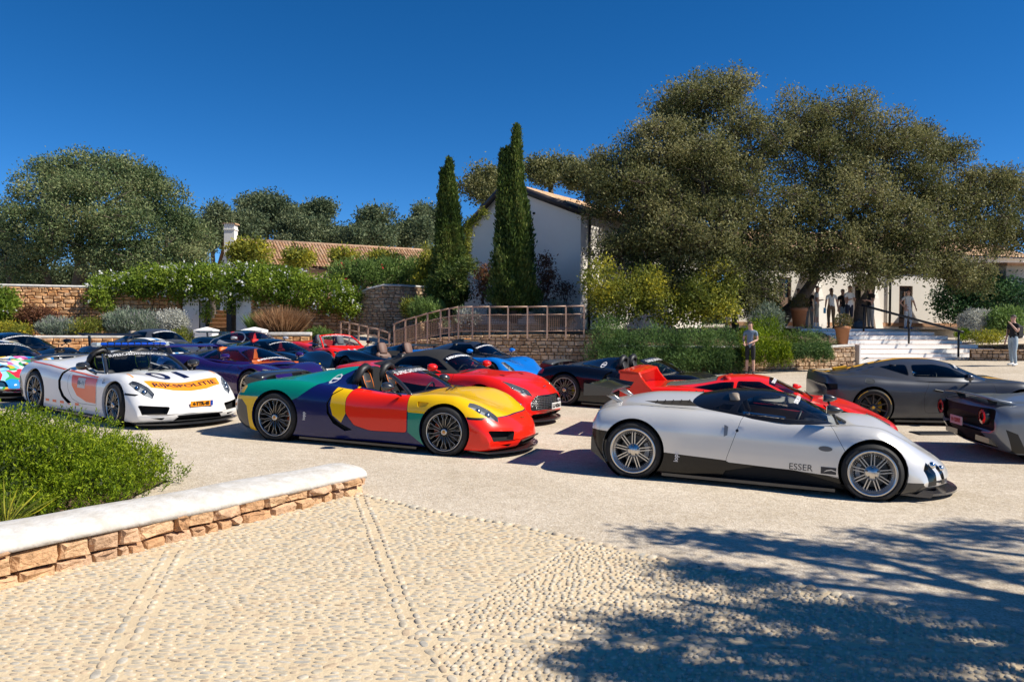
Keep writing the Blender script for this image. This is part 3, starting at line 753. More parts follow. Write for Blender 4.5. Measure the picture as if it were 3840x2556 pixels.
def b_paint():
 red = paint('signal_red', (.9, .018, .004)); yel = paint('mustard_yellow', (.85, .50, .002)); grn = paint('teal_green', (.002, .24, .165)); pale = paint('pale_teal', (.1, .36, .26))
 navy = paint('navy_blue', (.006, .010, .085), .22)
 def pt(sk):
  sk.region([(-2.6, .64), (-1.12, .62), (-.98, .68), (-.30, 1.2), (-2.6, 1.3)], 's', grn)
  sk.region([(-2.6, .1), (-1.66, .1), (-1.66, .655), (-2.6, .66)], 's', yel)
  sk.region([(.80, .58), (2.6, .56), (2.6, 1.3), (.6, 1.3), (.6, .9)], 's', yel)
  both(sk, [(.80, .58), (1.366, .575), (1.366, .1), (1.1, .1), (.80, .3)], 's', grn)
  sk.region([(1.366, 0), (2.6, 0), (2.6, .53), (2.1, .555), (1.366, .575)], 's', red)
 def pr(root, bv):
  gear_badge('club_emblem', root, bv, (-.60, -1.2, .955), (1, 0, 0), (0, 0, 1), .058, mat('badge_grey', (.5, .52, .55), .4))
  proj_text('side_lettering', 'iopp', .07, mat('pale_print', (.7, .68, .66), .4), root, bv, (-.86, -1.2, .42), (0, 0, 1), (-1, 0, 0), offset=.002)
  bd = MB(); bd.prism([(2.17, -.02), (2.22, -.015), (2.23, 0), (2.22, .015), (2.17, .02)], .505, .515, 0, 'Z'); bd.build('nose_badge', [mat('badge_gold', (.5, .3, .05), .3, .8)], root)
 return navy, dict(paint=pt, door=red, strip=yel, print=pr, tail=paint('tail_amber', (.75, .42, .05)), vent=yel, thin=1)
# ------------------------------------------------------------------ closed cars and the other open ones
def build_car(sp):
 root = empty(sp.get('name', 'parked_car')); tag(root, sp['label'], 'car', 'sports cars parked in the courtyard')
 sk = Skin(body_loft(sp['body']), [sp['paint']], 'body'); W_ = sp['body']['wmax']; wb = sp['wb']; wh = sp['wheels']
 for f in sp.get('pre', ()): f(sk)
 for r in sp.get('reg', ()):      # (mirrored?, outline, view, material, part, test, push, gap)
  mir, poly, view, m, part, pred, push, gap = (list(r) + [None] * 8)[:8]
  k = {}
  if push is not None: k['push'] = push
  if gap: k['gap'] = gap
  if mir: both(sk, poly, view, m, part, pred, **k)
  else: sk.region(poly, view, m, part, pred, **k)
 for l in sp.get('lamps', ()): lamps(sk, *l[:4], **l[4])
 arches(sk, root, wb, wh['Rf'], wh['Rr'], W_, wh.get('gap', .035))
 if sp.get('tub'): tub(sk, root, rnd(sp['tub'], .06, 2), m=sp.get('lining'))
 bv = sk.bvh(); sk.build(root)
 if sp.get('cab'):
  cb = Skin(cabin_loft(sp['cab']), [sp.get('roofpaint', sp['paint'])], sp.get('roofname', 'roof'))
  for f in sp.get('cabpre', ()): f(cb)
  for poly, nm in sp.get('glass', ()): both(cb, poly, 's', sp.get('gm', GLASS), nm, lambda c, n: abs(n.y) > .2, gap=sp.get('trim', .012), gapmat=sp.get('trimm', BLACK))
  if sp.get('screen'): cb.region(sp['screen'], 't', sp.get('gm2', GLASS), 'windscreen', lambda c, n: n.x > .05 and n.z > .05, gap=.014, gapmat=BLACK)
  if sp.get('rear'): cb.region(sp['rear'], 't', sp.get('rearm', DGLASS), 'rear_window', lambda c, n: n.x < .02 and n.z > .05, gap=.012, gapmat=BLACK)
  bmesh.ops.delete(cb.bm, geom=[f for f in cb.bm.faces if f.normal.z < -.85], context='FACES')
  cv = cb.bvh(); cb.build(root)
  if sp.get('banner'):
   x0, z0, hw, size = sp['banner'][:4]; tx = sp['banner'][4] if len(sp['banner']) > 4 else 'SUPERCAROWNERSCIRCLE.COM'
   dv = Vector((-.75, 0, .5)).normalized()
   V, Fc = text_geo(tx, size, .004 * size / .1); ww = max(v.x for v in V) - min(v.x for v in V)
   proj_text('windscreen_lettering', tx, size, WHITE, root, cv, (x0, 0, z0), (0, 1, 0), dv, .004 * size / .1, 0, 2 * hw / ww, .006)
 else: cv = None
 if sp.get('open'):
  o = sp['open']; ws, P, _ = windscreen(root, *o['screen'], frame=o.get('frame', BLACK), fr=o.get('fr', .028), m=o.get('glass'))
  if o.get('banner', 1): banner(root, P, u0=-.85, u1=.85, v0=.82, v1=.95)
 if sp.get('cabin'): cabin(root, **sp['cabin'])
 for s_ in (-1, 1):
  if sp.get('mirror'): p, stem, m, size = sp['mirror']; mirror(root, p, s_, m, stem, size, sp.get('stemm'))
 F_ = wheel_meshes(wh['key'] + 'F', wh['Rf'], wh['rf'], wh['tf'], wh['style'], wh['m'], wh['cal'], wh['n'], wh.get('lip'), wh.get('stripe'))
 Q = wheel_meshes(wh['key'] + 'R', wh['Rr'], wh['rr'], wh['tr'], wh['style'], wh['m'], wh['cal'], wh['n'], wh.get('lip'), wh.get('stripe'))
 put_wheels(root, wb, wh['yf'], wh['yr'], F_, Q, wh['Rf'], wh['Rr'], wh.get('steer', 0), wh['tf'], wh['tr'])
 for f in sp.get('post', ()): f(root, bv, cv)
 place_car(root, sp['pos'][0], sp['pos'][1], R(sp['pos'][2])); return root
def fin(out, y0, y1, name, m, mir=True):
 def f(root, bv, cv):
  for s_ in ((-1, 1) if mir else (1,)):
   b = MB(); b.prism(out, s_ * y0, s_ * y1); b.build(name, [m], root)
 return f
def blade(x, z, hw, chord, m, name='rear_wing', sweep=.05, droop=.0, tilt=.06, th=.022, struts=None, ends=None, sm=None):
 def f(root, bv, cv):
  w = MB(); n = 16; V = []; Fc = []
  for i in range(n + 1):
   t = -1 + 2 * i / n
   for (a, b) in ((0, 0), (-.3, th), (-.75, th + tilt * .7), (-1, tilt + th * .6), (-1, tilt), (-.5, tilt * .4)): V.append((x + a * chord - sweep * t * t, hw * t, z + b - droop * abs(t) ** 3))
  for i in range(n):
   for j in range(6): Fc.append((i * 6 + j, i * 6 + (j + 1) % 6, i * 6 + 6 + (j + 1) % 6, i * 6 + 6 + j))
  Fc += [tuple(range(6)), tuple(n * 6 + j for j in range(6))[::-1]]
  w.add(V, Fc, 0, True); wo_ = w.build(name, [m], root)
  for s_ in (-1, 1):
   if struts:
    b = MB(); b.prism(struts[0], s_ * struts[1] - .012, s_ * struts[1] + .012); b.build('wing_strut', [sm or BLACK], wo_)
   if ends:
    b = MB(); b.prism(ends, s_ * hw - .008, s_ * hw + .008); b.build('wing_end_plate', [m], wo_)
 return f
def splitter(x1, W_, bow, z0, z1, m, out=.05, back=.4): return lambda root, bv, cv: lip(root, x1, W_, bow, z0, z1, m, out, back)
def skirt(x0, x1, W_, m, z0=.075, z1=.11):
 def f(root, bv, cv): b = MB(); b.prism([(x0, z0), (x1, z0), (x1, z1), (x0, z1)], -W_, W_); b.build('side_skirt', [m], root)
 return f
def wiper(x, z, y=.0):
 def f(root, bv, cv):
  w = MB(); w.tube([(x, y - .1, z), (x - .12, y + .35, z + .07)], .009, 5); w.build('wiper', [BLACK], root)
 return f
def grid_mesh(name, y0, y1, z0, z1, x, nx, nz, m, r=.005, bow=0):
 def f(root, bv, cv):
  b = MB()
  for i in range(nx + 1):
   y = y0 + (y1 - y0) * i / nx; b.box((x - bow * y * y, y, (z0 + z1) / 2), (r * 1.5, r * 2, z1 - z0))
  for j in range(nz + 1):
   z = z0 + (z1 - z0) * j / nz
   b.tube([(x - bow * (y0 + (y1 - y0) * i / 8) ** 2, y0 + (y1 - y0) * i / 8, z) for i in range(9)], r, 4)
  b.build(name, [m], root)
 return f
def pipes(x, z, ys, r=.05):
 def f(root, bv, cv):
  for y in ys:
   b = MB(); b.lathe([(r * .8, -.02), (r * .85, .06), (r, .07), (r, -.02)], 14, 0, 'X', (x, y, z)); b.build('exhaust_pipe', [CHROME], root)
 return f
any_ = lambda c, n: True
# ------------------------------------------------------------------ the parked cars
RED = paint('rosso', (.92, .014, .004)); SILV = paint('silver_metallic', (.72, .70, .66), .3, .35, .7, flake=.12)
def wheels(key, Rf, rf, Rr, rr, yf, yr, style='spoke', m=None, cal=None, n=10, tf=.25, tr=.31, **k):
 return dict(key=key, Rf=Rf, rf=rf, Rr=Rr, rr=rr, yf=yf, yr=yr, style=style, m=m or DARKALLOY, cal=cal or mat('silver_caliper', (.4, .4, .4), .4, .6), n=n, tf=tf, tr=tr, **k)
def car_white():
 wh = paint('white', (.78, .78, .77), .3); org = paint('dayglo_orange', (.95, .12, .02)); org2 = mat('signal_orange_film', (.95, .3, .01), .45)
 navy = mat('navy_film', (.004, .005, .035), .4); daym = mat('dayglo_film', (.9, .13, .03), .35, coat=.4)
 def pt(sk):
  sk.region([(1.74, -.66), (1.92, -.62), (2.02, -.3), (2.04, 0), (2.02, .3), (1.92, .62), (1.74, .66), (1.72, 0)], 't', org2, None, lambda c, n: n.z > .2 and c.z > .4)
 def pr(root, bv):
  proj_text('bonnet_number', '01', .60, navy, root, bv, (1.38, .02, 1.2), (0, 1, 0), (-1, 0, 0), offset=.006, lift=.005, scale_x=1.35)
  proj_text('bonnet_lettering', 'RIJKSPOLITIE', .15, navy, root, bv, (1.87, 0, 1.2), (0, 1, 0), (-1, 0, 0), offset=.002, lift=.005, scale_x=1.35)
  for s_ in (-1, 1):
   du = (-s_, 0, 0); o = (0.32, s_ * 1.2, .56)
   proj_poly('door_panel_film', [(a * -s_, b) for a, b in ((-.42, .18), (.44, .17), (.44, -.24), (.1, -.24), (-.22, -.16), (-.38, 0))], daym, root, bv, o, du, (0, 0, 1))
   proj_poly('door_sign', [(a * -s_, b) for a, b in ((-.2, .15), (.05, .15), (.05, -.02), (-.2, -.02))], mat('sign_white', (.6, .58, .55), .4), root, bv, o, du, (0, 0, 1), .006)
   proj_text('door_lettering', '06-11', .1, navy, root, bv, (.32 - .085, s_ * 1.2, .625), du, (0, 0, 1), lift=.009)
   for x in (-.86, -.62, -.38, -.15, .1): proj_poly('sill_marking', [(-.06, -.022), (.06, -.022), (.06, .022), (-.06, .022)], daym, root, bv, (x, s_ * 1.2, .25), du, (0, 0, 1))
   pts = [(-1.9, .88), (-1.3, .875), (-.9, .86), (-.45, .82), (0, .79), (.4, .765), (.75, .755)]
   for a, b in zip(pts, pts[1:]):
    proj_poly('shoulder_stripe', [((p[0] - a[0]) * -s_, p[1] - a[1] + e) for p, e in ((a, -.009), (b, -.009), (b, .009), (a, .009))], daym, root, bv, (a[0], s_ * 1.2, a[1]), du, (0, 0, 1))
   proj_poly('bonnet_stripe', [(-.1, -.012), (.1, -.012), (.1, .012), (-.1, .012)], org2, root, bv, (1.5, s_ * .74, 1.2), (1, 0, 0), (0, 1, 0))
 c = roadster('parked_car', 'white open roadster with orange markings, number 01 and a blue roof light bar', wh, dict(paint=pt, door=wh, strip=wh, print=pr, vent=wh), YEL_CAL, mat('yellow_piping', (.6, .65, .02), .5), steer=R(-7))
 plate(c, (2.33, 0.02, .40), '4-TTR-45', mat('orange_plate', (.85, .3, .01), .4), mat('plate_black', (.01, .01, .01), .5), .075, (.40, .09), band=mat('plate_blue', (.01, .06, .4), .4))
 b = MB(); b.box((.16, 0, 1.235), (.2, 1.18, .035), 1, bev=.01); b.box((.16, 0, 1.275), (.22, 1.2, .055), 0, bev=.02)
 for y in (-.62, .62): b.box((.16, y, 1.265), (.2, .09, .075), 2, bev=.02)
 for i in range(9): b.box((.16, -.48 + .12 * i, 1.275), (.226, .012, .057), 1)
 b.build('light_bar', [mat('blue_beacon', (.004, .06, .42), .12, coat=1), BLACK, mat('beacon_end', (.35, .4, .42), .2)], c)
 for y in (-.45, .45):
  p = MB(); p.tube([(.1, y, 1.22), (.36, y * 1.12, 1.14)], .012, 6); p.tube([(.1, y, 1.22), (-.2, y * 1.25, 1.1)], .012, 6); p.build('light_bar_bracket', [BLACK], c)
 place_car(c, -6.968, 14.345, R(-35.98)); return c
def car_multicolour():
 navy, lv = b_paint()
 c = roadster('parked_car', 'open roadster painted in red, yellow, green and navy blocks, behind the low white-capped wall', navy, lv, ORG_CAL, mat('orange_stitch', (.8, .2, .03), .5))
 place_car(c, -1.945, 12.323, R(-18.34)); return c
def car_blackroadster():
 bk = paint('black_roadster', (.004, .005, .010), .22)
 def pr(root, bv): gear_badge('club_emblem', root, bv, (-.60, -1.2, .955), (1, 0, 0), (0, 0, 1), .055, mat('badge_white', (.6, .6, .62), .4))
 c = roadster('parked_car', 'black open roadster with acid green brake calipers and raised wing, behind the red wedge coupe', bk, dict(paint=lambda sk: None, door=bk, strip=bk, print=pr, vent=bk, wing=mat('wing_carbon_satin', (.05, .05, .048), .4, coat=.3)), YEL_CAL, mat('grey_stitch', (.1, .1, .1), .5))
 place_car(c, 2.82, 18.2, R(-26)); return c
def car_silver():
 blk = paint('black_gloss', (.006, .006, .006), .25, 0, .25, spec=.3)
 up = lambda c, n: abs(c.y) > .5
 body = dict(x=(-1.98, 2.26), wmax=1.02, n=92,
  top=[(-1.98, .70), (-1.94, .83), (-1.6, .95), (-1.2, 1.03), (-.7, 1.05), (0, 1.0), (.6, .92), (1.0, .79), (1.3, .71), (1.7, .61), (2.0, .50), (2.18, .40), (2.24, .32), (2.26, .27)],
  crest=[(-1.98, .68), (-1.9, .80), (-1.6, .875), (-1.3, .90), (-.9, .90), (-.4, .88), (.1, .84), (.6, .80), (.9, .80), (1.2, .83), (1.45, .82), (1.75, .71), (2.0, .545), (2.17, .41), (2.24, .32), (2.26, .26)],
  sh=[(-1.98, .6), (-1.4, .62), (-.6, .60), (.2, .56), (1.0, .55), (1.5, .53), (2.0, .36), (2.2, .28), (2.26, .24)],
  w=[(-1.98, .90), (-1.85, .98), (-1.4, 1.015), (-.9, 1.0), (-.3, .93), (.4, .90), (.9, .94), (1.35, .985), (1.8, .97), (2.1, .92), (2.26, .85)],
  bot=[(-1.98, .46), (-1.9, .34), (-1.7, .16), (-1.3, .11), (1.8, .10), (2.1, .13), (2.26, .2)],
  cy=[(-1.9, .72), (-1.3, .70), (-.3, .80), (.6, .86), (1.3, .76), (2.2, .72)], tuck=[(-1.9, .08), (-.3, .06), (.6, .06), (2.2, .10)], bow=(.55, .10), bowx=(1.0, -1.4))
 cab = dict(x=(-.86, 1.12), roof=[(-.86, .99), (-.6, 1.055), (-.2, 1.125), (.15, 1.135), (.45, 1.095), (.8, .95), (1.12, .79)], rw=[(-1, .28), (-.3, .46), (.3, .50), (.8, .46), (1.12, .4)],
  bw=[(-1.0, .35), (-.6, .66), (-.1, .80), (.4, .82), (.8, .74), (1.12, .5)], bz=[(-1, .93), (-.4, .86), (.2, .82), (.7, .80), (1.12, .78)], **{'pow': 2.25, 'bow': (.12, .05)})
 def louvre(root, bv, cv):
  for s_ in (-1, 1):
   b = MB(); b.prism([(-1.28, .955), (-.72, 1.0), (-.62, .93), (-1.05, .925)], s_ * .715, s_ * .735); o = b.build('side_scoop', [CARBON], root)
   for i in range(5): q = MB(); q.box((-1.13 + .1 * i, s_ * .74, .957 + .008 * i), (.012, .012, .05), ry=.5); q.build('scoop_vane', [BLACK], o)
 def tailwing(root, bv, cv):
  blade(-1.70, 1.04, .66, .36, CARBON, sweep=.02, droop=.02, tilt=.07, ends=[(-1.70, 1.08), (-2.10, 1.13), (-2.10, .97), (-1.76, .99)])(root, bv, cv)
  for s_ in (-1, 1):
   for dx in (0, .1, .2):
    b = MB(); b.tube([(-1.62 - dx * .2, s_ * .42, .88), (-1.86 - dx * .7, s_ * .42, 1.05)], .014, 6); b.build('wing_stay', [SILVER], root)
 def detail(root, bv, cv):
  dk = mat('dark_print', (.03, .03, .035), .4)
  proj_text('door_lettering', 'ESSER', .105, dk, root, bv, (.60, -1.3, .315), (1, 0, 0), (0, 0, 1), lift=.004)
  proj_poly('door_logo', [(-.11, -.04), (.11, -.04), (.11, .04), (-.11, .04)], dk, root, bv, (.93, -1.3, .31), (1, 0, 0), (0, 0, 1), .004)
  proj_poly('door_logo_line', [(-.08, -.02), (-.05, .005), (0, .018), (.06, 0), (.09, -.012), (.05, -.006), (0, .006), (-.04, -.004)], SILV, root, bv, (.93, -1.3, .31), (1, 0, 0), (0, 0, 1), .007)
  proj_text('side_lettering', 'iopp', .075, mat('pale_print', (.7, .68, .66), .4), root, bv, (-.83, -1.3, .33), (0, 0, 1), (-1, 0, 0), offset=.002)
  for s_ in (-1, 1):
   proj_poly('side_repeater', ell(0, 0, .075, .03, 16), mat('lamp_grey', (.12, .12, .12), .3), root, bv, (.86, s_ * 1.3, .56), (-s_, 0, 0), (0, 0, 1), .006)
   proj_poly('door_lock', ell(0, 0, .018, .018, 12), BLACK, root, bv, (-.13, s_ * 1.3, .69), (-s_, 0, 0), (0, 0, 1), .006)
   proj_poly('door_handle', [(-.01, -.07), (.03, -.05), (.035, .05), (-.01, .07)], mat('handle_grey', (.2, .2, .2), .3, .5), root, bv, (-.27, s_ * 1.3, .68), (-s_, 0, 0), (0, 0, 1), .008)
   b = MB(); b.prism([(1.80, .09), (1.98, .09), (2.02, .17), (1.90, .17)], s_ * .845, s_ * .86); b.build('winglet_end_plate', [mat('lip_carbon', (.05, .05, .055), .2, coat=1)], root)
 sp = dict(label='silver wedge-shaped coupe with black roof and black lower body, nearest to the camera', paint=SILV, wb=2.73, pos=(3.118, 10.331, -19.92), body=body, cab=cab, roofpaint=mat('canopy_black', (.006, .006, .007), .25, coat=.2, spec=.3),
  wheels=wheels('zon', .330, .252, .354, .272, .985, 1.0, 'deep', SILVER, None, 9, .26, .335, lip=SILVER),
  reg=[(1, [(-1.2, .0), (1.37, .0), (1.37, .22), (.9, .25), (-.1, .36), (-1.2, .47)], 's', blk, 'lower_body', any_),
    (1, [(.0, .10), (1.2, .10), (1.1, .16), (.55, .27), (.1, .28), (-.25, .20), (-.3, .10)], 's', MATT, 'side_channel', lambda c, n: abs(c.y) > .6, (0, -.035, 0)),
    (1, [(-2.2, .0), (-1.4, .0), (-1.4, .56), (-2.2, .60)], 's', blk, 'rear_bumper', any_), (1, [(1.37, 0), (2.4, 0), (2.4, .22), (1.95, .245), (1.37, .26)], 's', CARBON, 'front_bumper', any_),
    (1, rnd([(-.26, .30), (1.13, .24), (1.13, .45), (.92, .82), (-.08, .86)], .05, 2), 's', SILV, 'door', lambda c, n: abs(c.y) > .55 and c.z < .86, None, .005),
    (0, [(.2, -.17), (.3, -.17), (.3, .17), (.2, .17)], 'f', MATT, None, lambda c, n: c.x > 9)],
  lamps=[([(1.90, .80), (2.02, .79), (2.09, .72), (2.04, .66), (1.93, .70)], 't', lambda c, n: c.x > 1.5 and n.z > .1, (0, 0, -.05), dict(bulbs=[((1.99, .735, .44), .04)], inner=BLACK)),
    ([(2.05, .60), (2.14, .57), (2.17, .50), (2.11, .48), (2.05, .53)], 't', lambda c, n: c.x > 1.5 and n.z > .1, (0, 0, -.05), dict(bulbs=[((2.11, .535, .385), .034)], inner=BLACK))],
  tub=[(-.4, -.6), (.6, -.66), (.9, -.4), (.9, .4), (.6, .66), (-.4, .6)], lining=mat('tan_lining', (.3, .25, .2), .8),
  glass=[(rnd([(-.17, .875), (-.11, 1.02), (.08, 1.09), (.40, 1.08), (.64, .985), (.90, .83)], .04, 2), 'side_window'), ([(-.46, .905), (-.24, .90), (-.18, .97), (-.32, .975)], 'quarter_window')],
  screen=[(.42, -.44), (.8, -.52), (1.0, -.5), (1.06, -.2), (1.07, 0), (1.06, .2), (1.0, .5), (.8, .52), (.42, .44), (.38, 0)],
  banner=(.55, 1.06, .40, .07), cabin=dict(seatkey='tan', m1=mat('tan_leather', (.22, .17, .13), .5), m2=mat('tan_leather2', (.25, .2, .15), .5), sx=.12, sz=.30, dash=(.72, .74, .6)),
  mirror=((.92, .80, 1.0), (.99, .70, .83), CARBON, (.12, .075, .055)),
  post=[louvre, tailwing, detail, splitter(2.26, .86, .50, .09, .115, mat('lip_carbon', (.05, .05, .055), .2, coat=1), .10, .5), skirt(-1.0, .98, .96, CARBON), wiper(.98, .87), fin([(-1.92, .3), (-1.7, .14), (-1.7, .45), (-1.92, .48)], .55, .9, 'rear_diffuser', CARBON), pipes(-2.0, .72, (0.0,), .05)])
 return build_car(sp)
def car_wedge():
 body = dict(x=(-2.10, 2.16), wmax=.98, n=84,
  top=[(-2.10, .72), (-2.07, .86), (-1.7, .90), (-1.2, .93), (-.5, .92), (.3, .84), (.9, .76), (1.4, .67), (1.9, .52), (2.1, .42), (2.15, .36), (2.16, .32)],
  crest=[(-2.10, .72), (-2.07, .86), (-1.7, .90), (-1.2, .92), (-.6, .88), (.2, .80), (.8, .76), (1.2, .74), (1.6, .65), (2.0, .49), (2.12, .41), (2.16, .31)],
  sh=[(-2.10, .6), (-1.3, .64), (.3, .58), (1.3, .52), (2.0, .36), (2.16, .28)], w=[(-2.1, .92), (-1.9, .96), (-1.3, .98), (-.6, .96), (.3, .92), (1.2, .94), (1.8, .92), (2.16, .84)],
  bot=[(-2.1, .35), (-1.9, .22), (-1.5, .13), (1.8, .13), (2.1, .16), (2.16, .22)], cy=[(-2, .88), (-1, .86), (.3, .84), (1.3, .86), (2.1, .84)], bow=(.32, .05), bowx=(1.3, -1.5), nside=4, nup=2.6)
 cab = dict(x=(-1.5, .95), roof=[(-1.5, .93), (-.9, 1.01), (-.45, 1.105), (-.1, 1.125), (.15, 1.10), (.6, .92), (.95, .76)], rw=[(-1.5, .5), (-.4, .54), (.2, .54), (.95, .6)],
  bw=[(-1.5, .74), (-.6, .80), (.2, .80), (.7, .78), (.95, .74)], bz=[(-1.5, .86), (-.5, .86), (.3, .79), (.95, .73)], **{'pow': 2.9, 'bow': (.2, .05)})
 def wingf(root, bv, cv):
  for s_ in (-1, 1):
   b = MB(); b.prism([(-2.14, .68), (-1.60, .86), (-1.70, .95), (-1.79, 1.06), (-1.83, 1.14), (-2.14, 1.16)], s_ * .84, s_ * .955); b.build('wing_upright', [RED], root)
  b = MB(); b.prism([(-1.82, 1.11), (-1.84, 1.145), (-2.0, 1.17), (-2.16, 1.165), (-2.16, 1.12), (-1.95, 1.11)], -.955, .955); b.build('rear_wing', [RED], root)
 sp = dict(label='red wedge coupe with tall box-shaped rear wing, behind the silver coupe', paint=RED, wb=2.45, pos=(4.12, 13.4, -19.5), body=body, cab=cab, gm=DGLASS,
  wheels=wheels('f40', .32, .225, .335, .225, .955, .965, 'star', SILVER, None, 5, .24, .33),
  reg=[(1, rnd([(-.3, .25), (.85, .25), (.85, .74), (-.2, .82)], .05, 2), 's', RED, 'door', lambda c, n: abs(c.y) > .6 and c.z < .84, None, .005),
    (1, [(-.75, .5), (-.4, .5), (-.38, .66), (-.62, .68)], 's', MATT, 'side_intake', lambda c, n: abs(c.y) > .7, (0, -.06, 0)),
    (1, [(-1.25, .845), (-.92, .84), (-.9, .86), (-1.2, .868)], 's', MATT, 'shoulder_vent', lambda c, n: abs(c.y) > .6),
    (0, [(-.6, .2), (.6, .2), (.55, .32), (-.55, .32)], 'f', MATT, 'front_intake', lambda c, n: c.x > 1.8, (-.08, 0, 0))],
  lamps=[([(1.62, .80), (1.98, .72), (2.0, .5), (1.66, .5)], 't', lambda c, n: n.z > .3 and c.x > 1.3, (0, 0, -.03), dict(bulbs=[((1.8, .64, .51), .03)]))],
  tub=[(-.55, -.62), (.6, -.66), (.72, 0), (.6, .66), (-.55, .62)],
  glass=[(rnd([(-.30, .865), (-.28, 1.04), (.06, 1.045), (.62, .80)], .03, 2), 'side_window'), (rnd([(-1.05, .90), (-.34, .87), (-.33, 1.03), (-.55, 1.01)], .03, 2), 'quarter_window')],
  screen=[(.2, -.50), (.84, -.66), (.90, 0), (.84, .66), (.2, .50)], rear=[(-1.46, -.56), (-.62, -.46), (-.62, .46), (-1.46, .56)], rearm=mat('perspex_grey', (.16, .16, .155), .25, coat=.6),
  banner=(.28, 1.04, .42, .07), cabin=dict(seatkey='redseat', m1=mat('red_fabric', (.6, .01, .01), .7), m2=mat('red_fabric2', (.65, .012, .01), .7), sx=-.12, sz=.30, dash=(.55, .72, .6)),
  mirror=((.62, .93, .88), (.66, .80, .80), RED, (.1, .08, .05)), post=[wingf, wiper(.88, .78), splitter(2.16, .84, .32, .10, .13, BLACK, .03), pipes(-2.1, .3, (-.1, 0, .1), .04)])
 return build_car(sp)
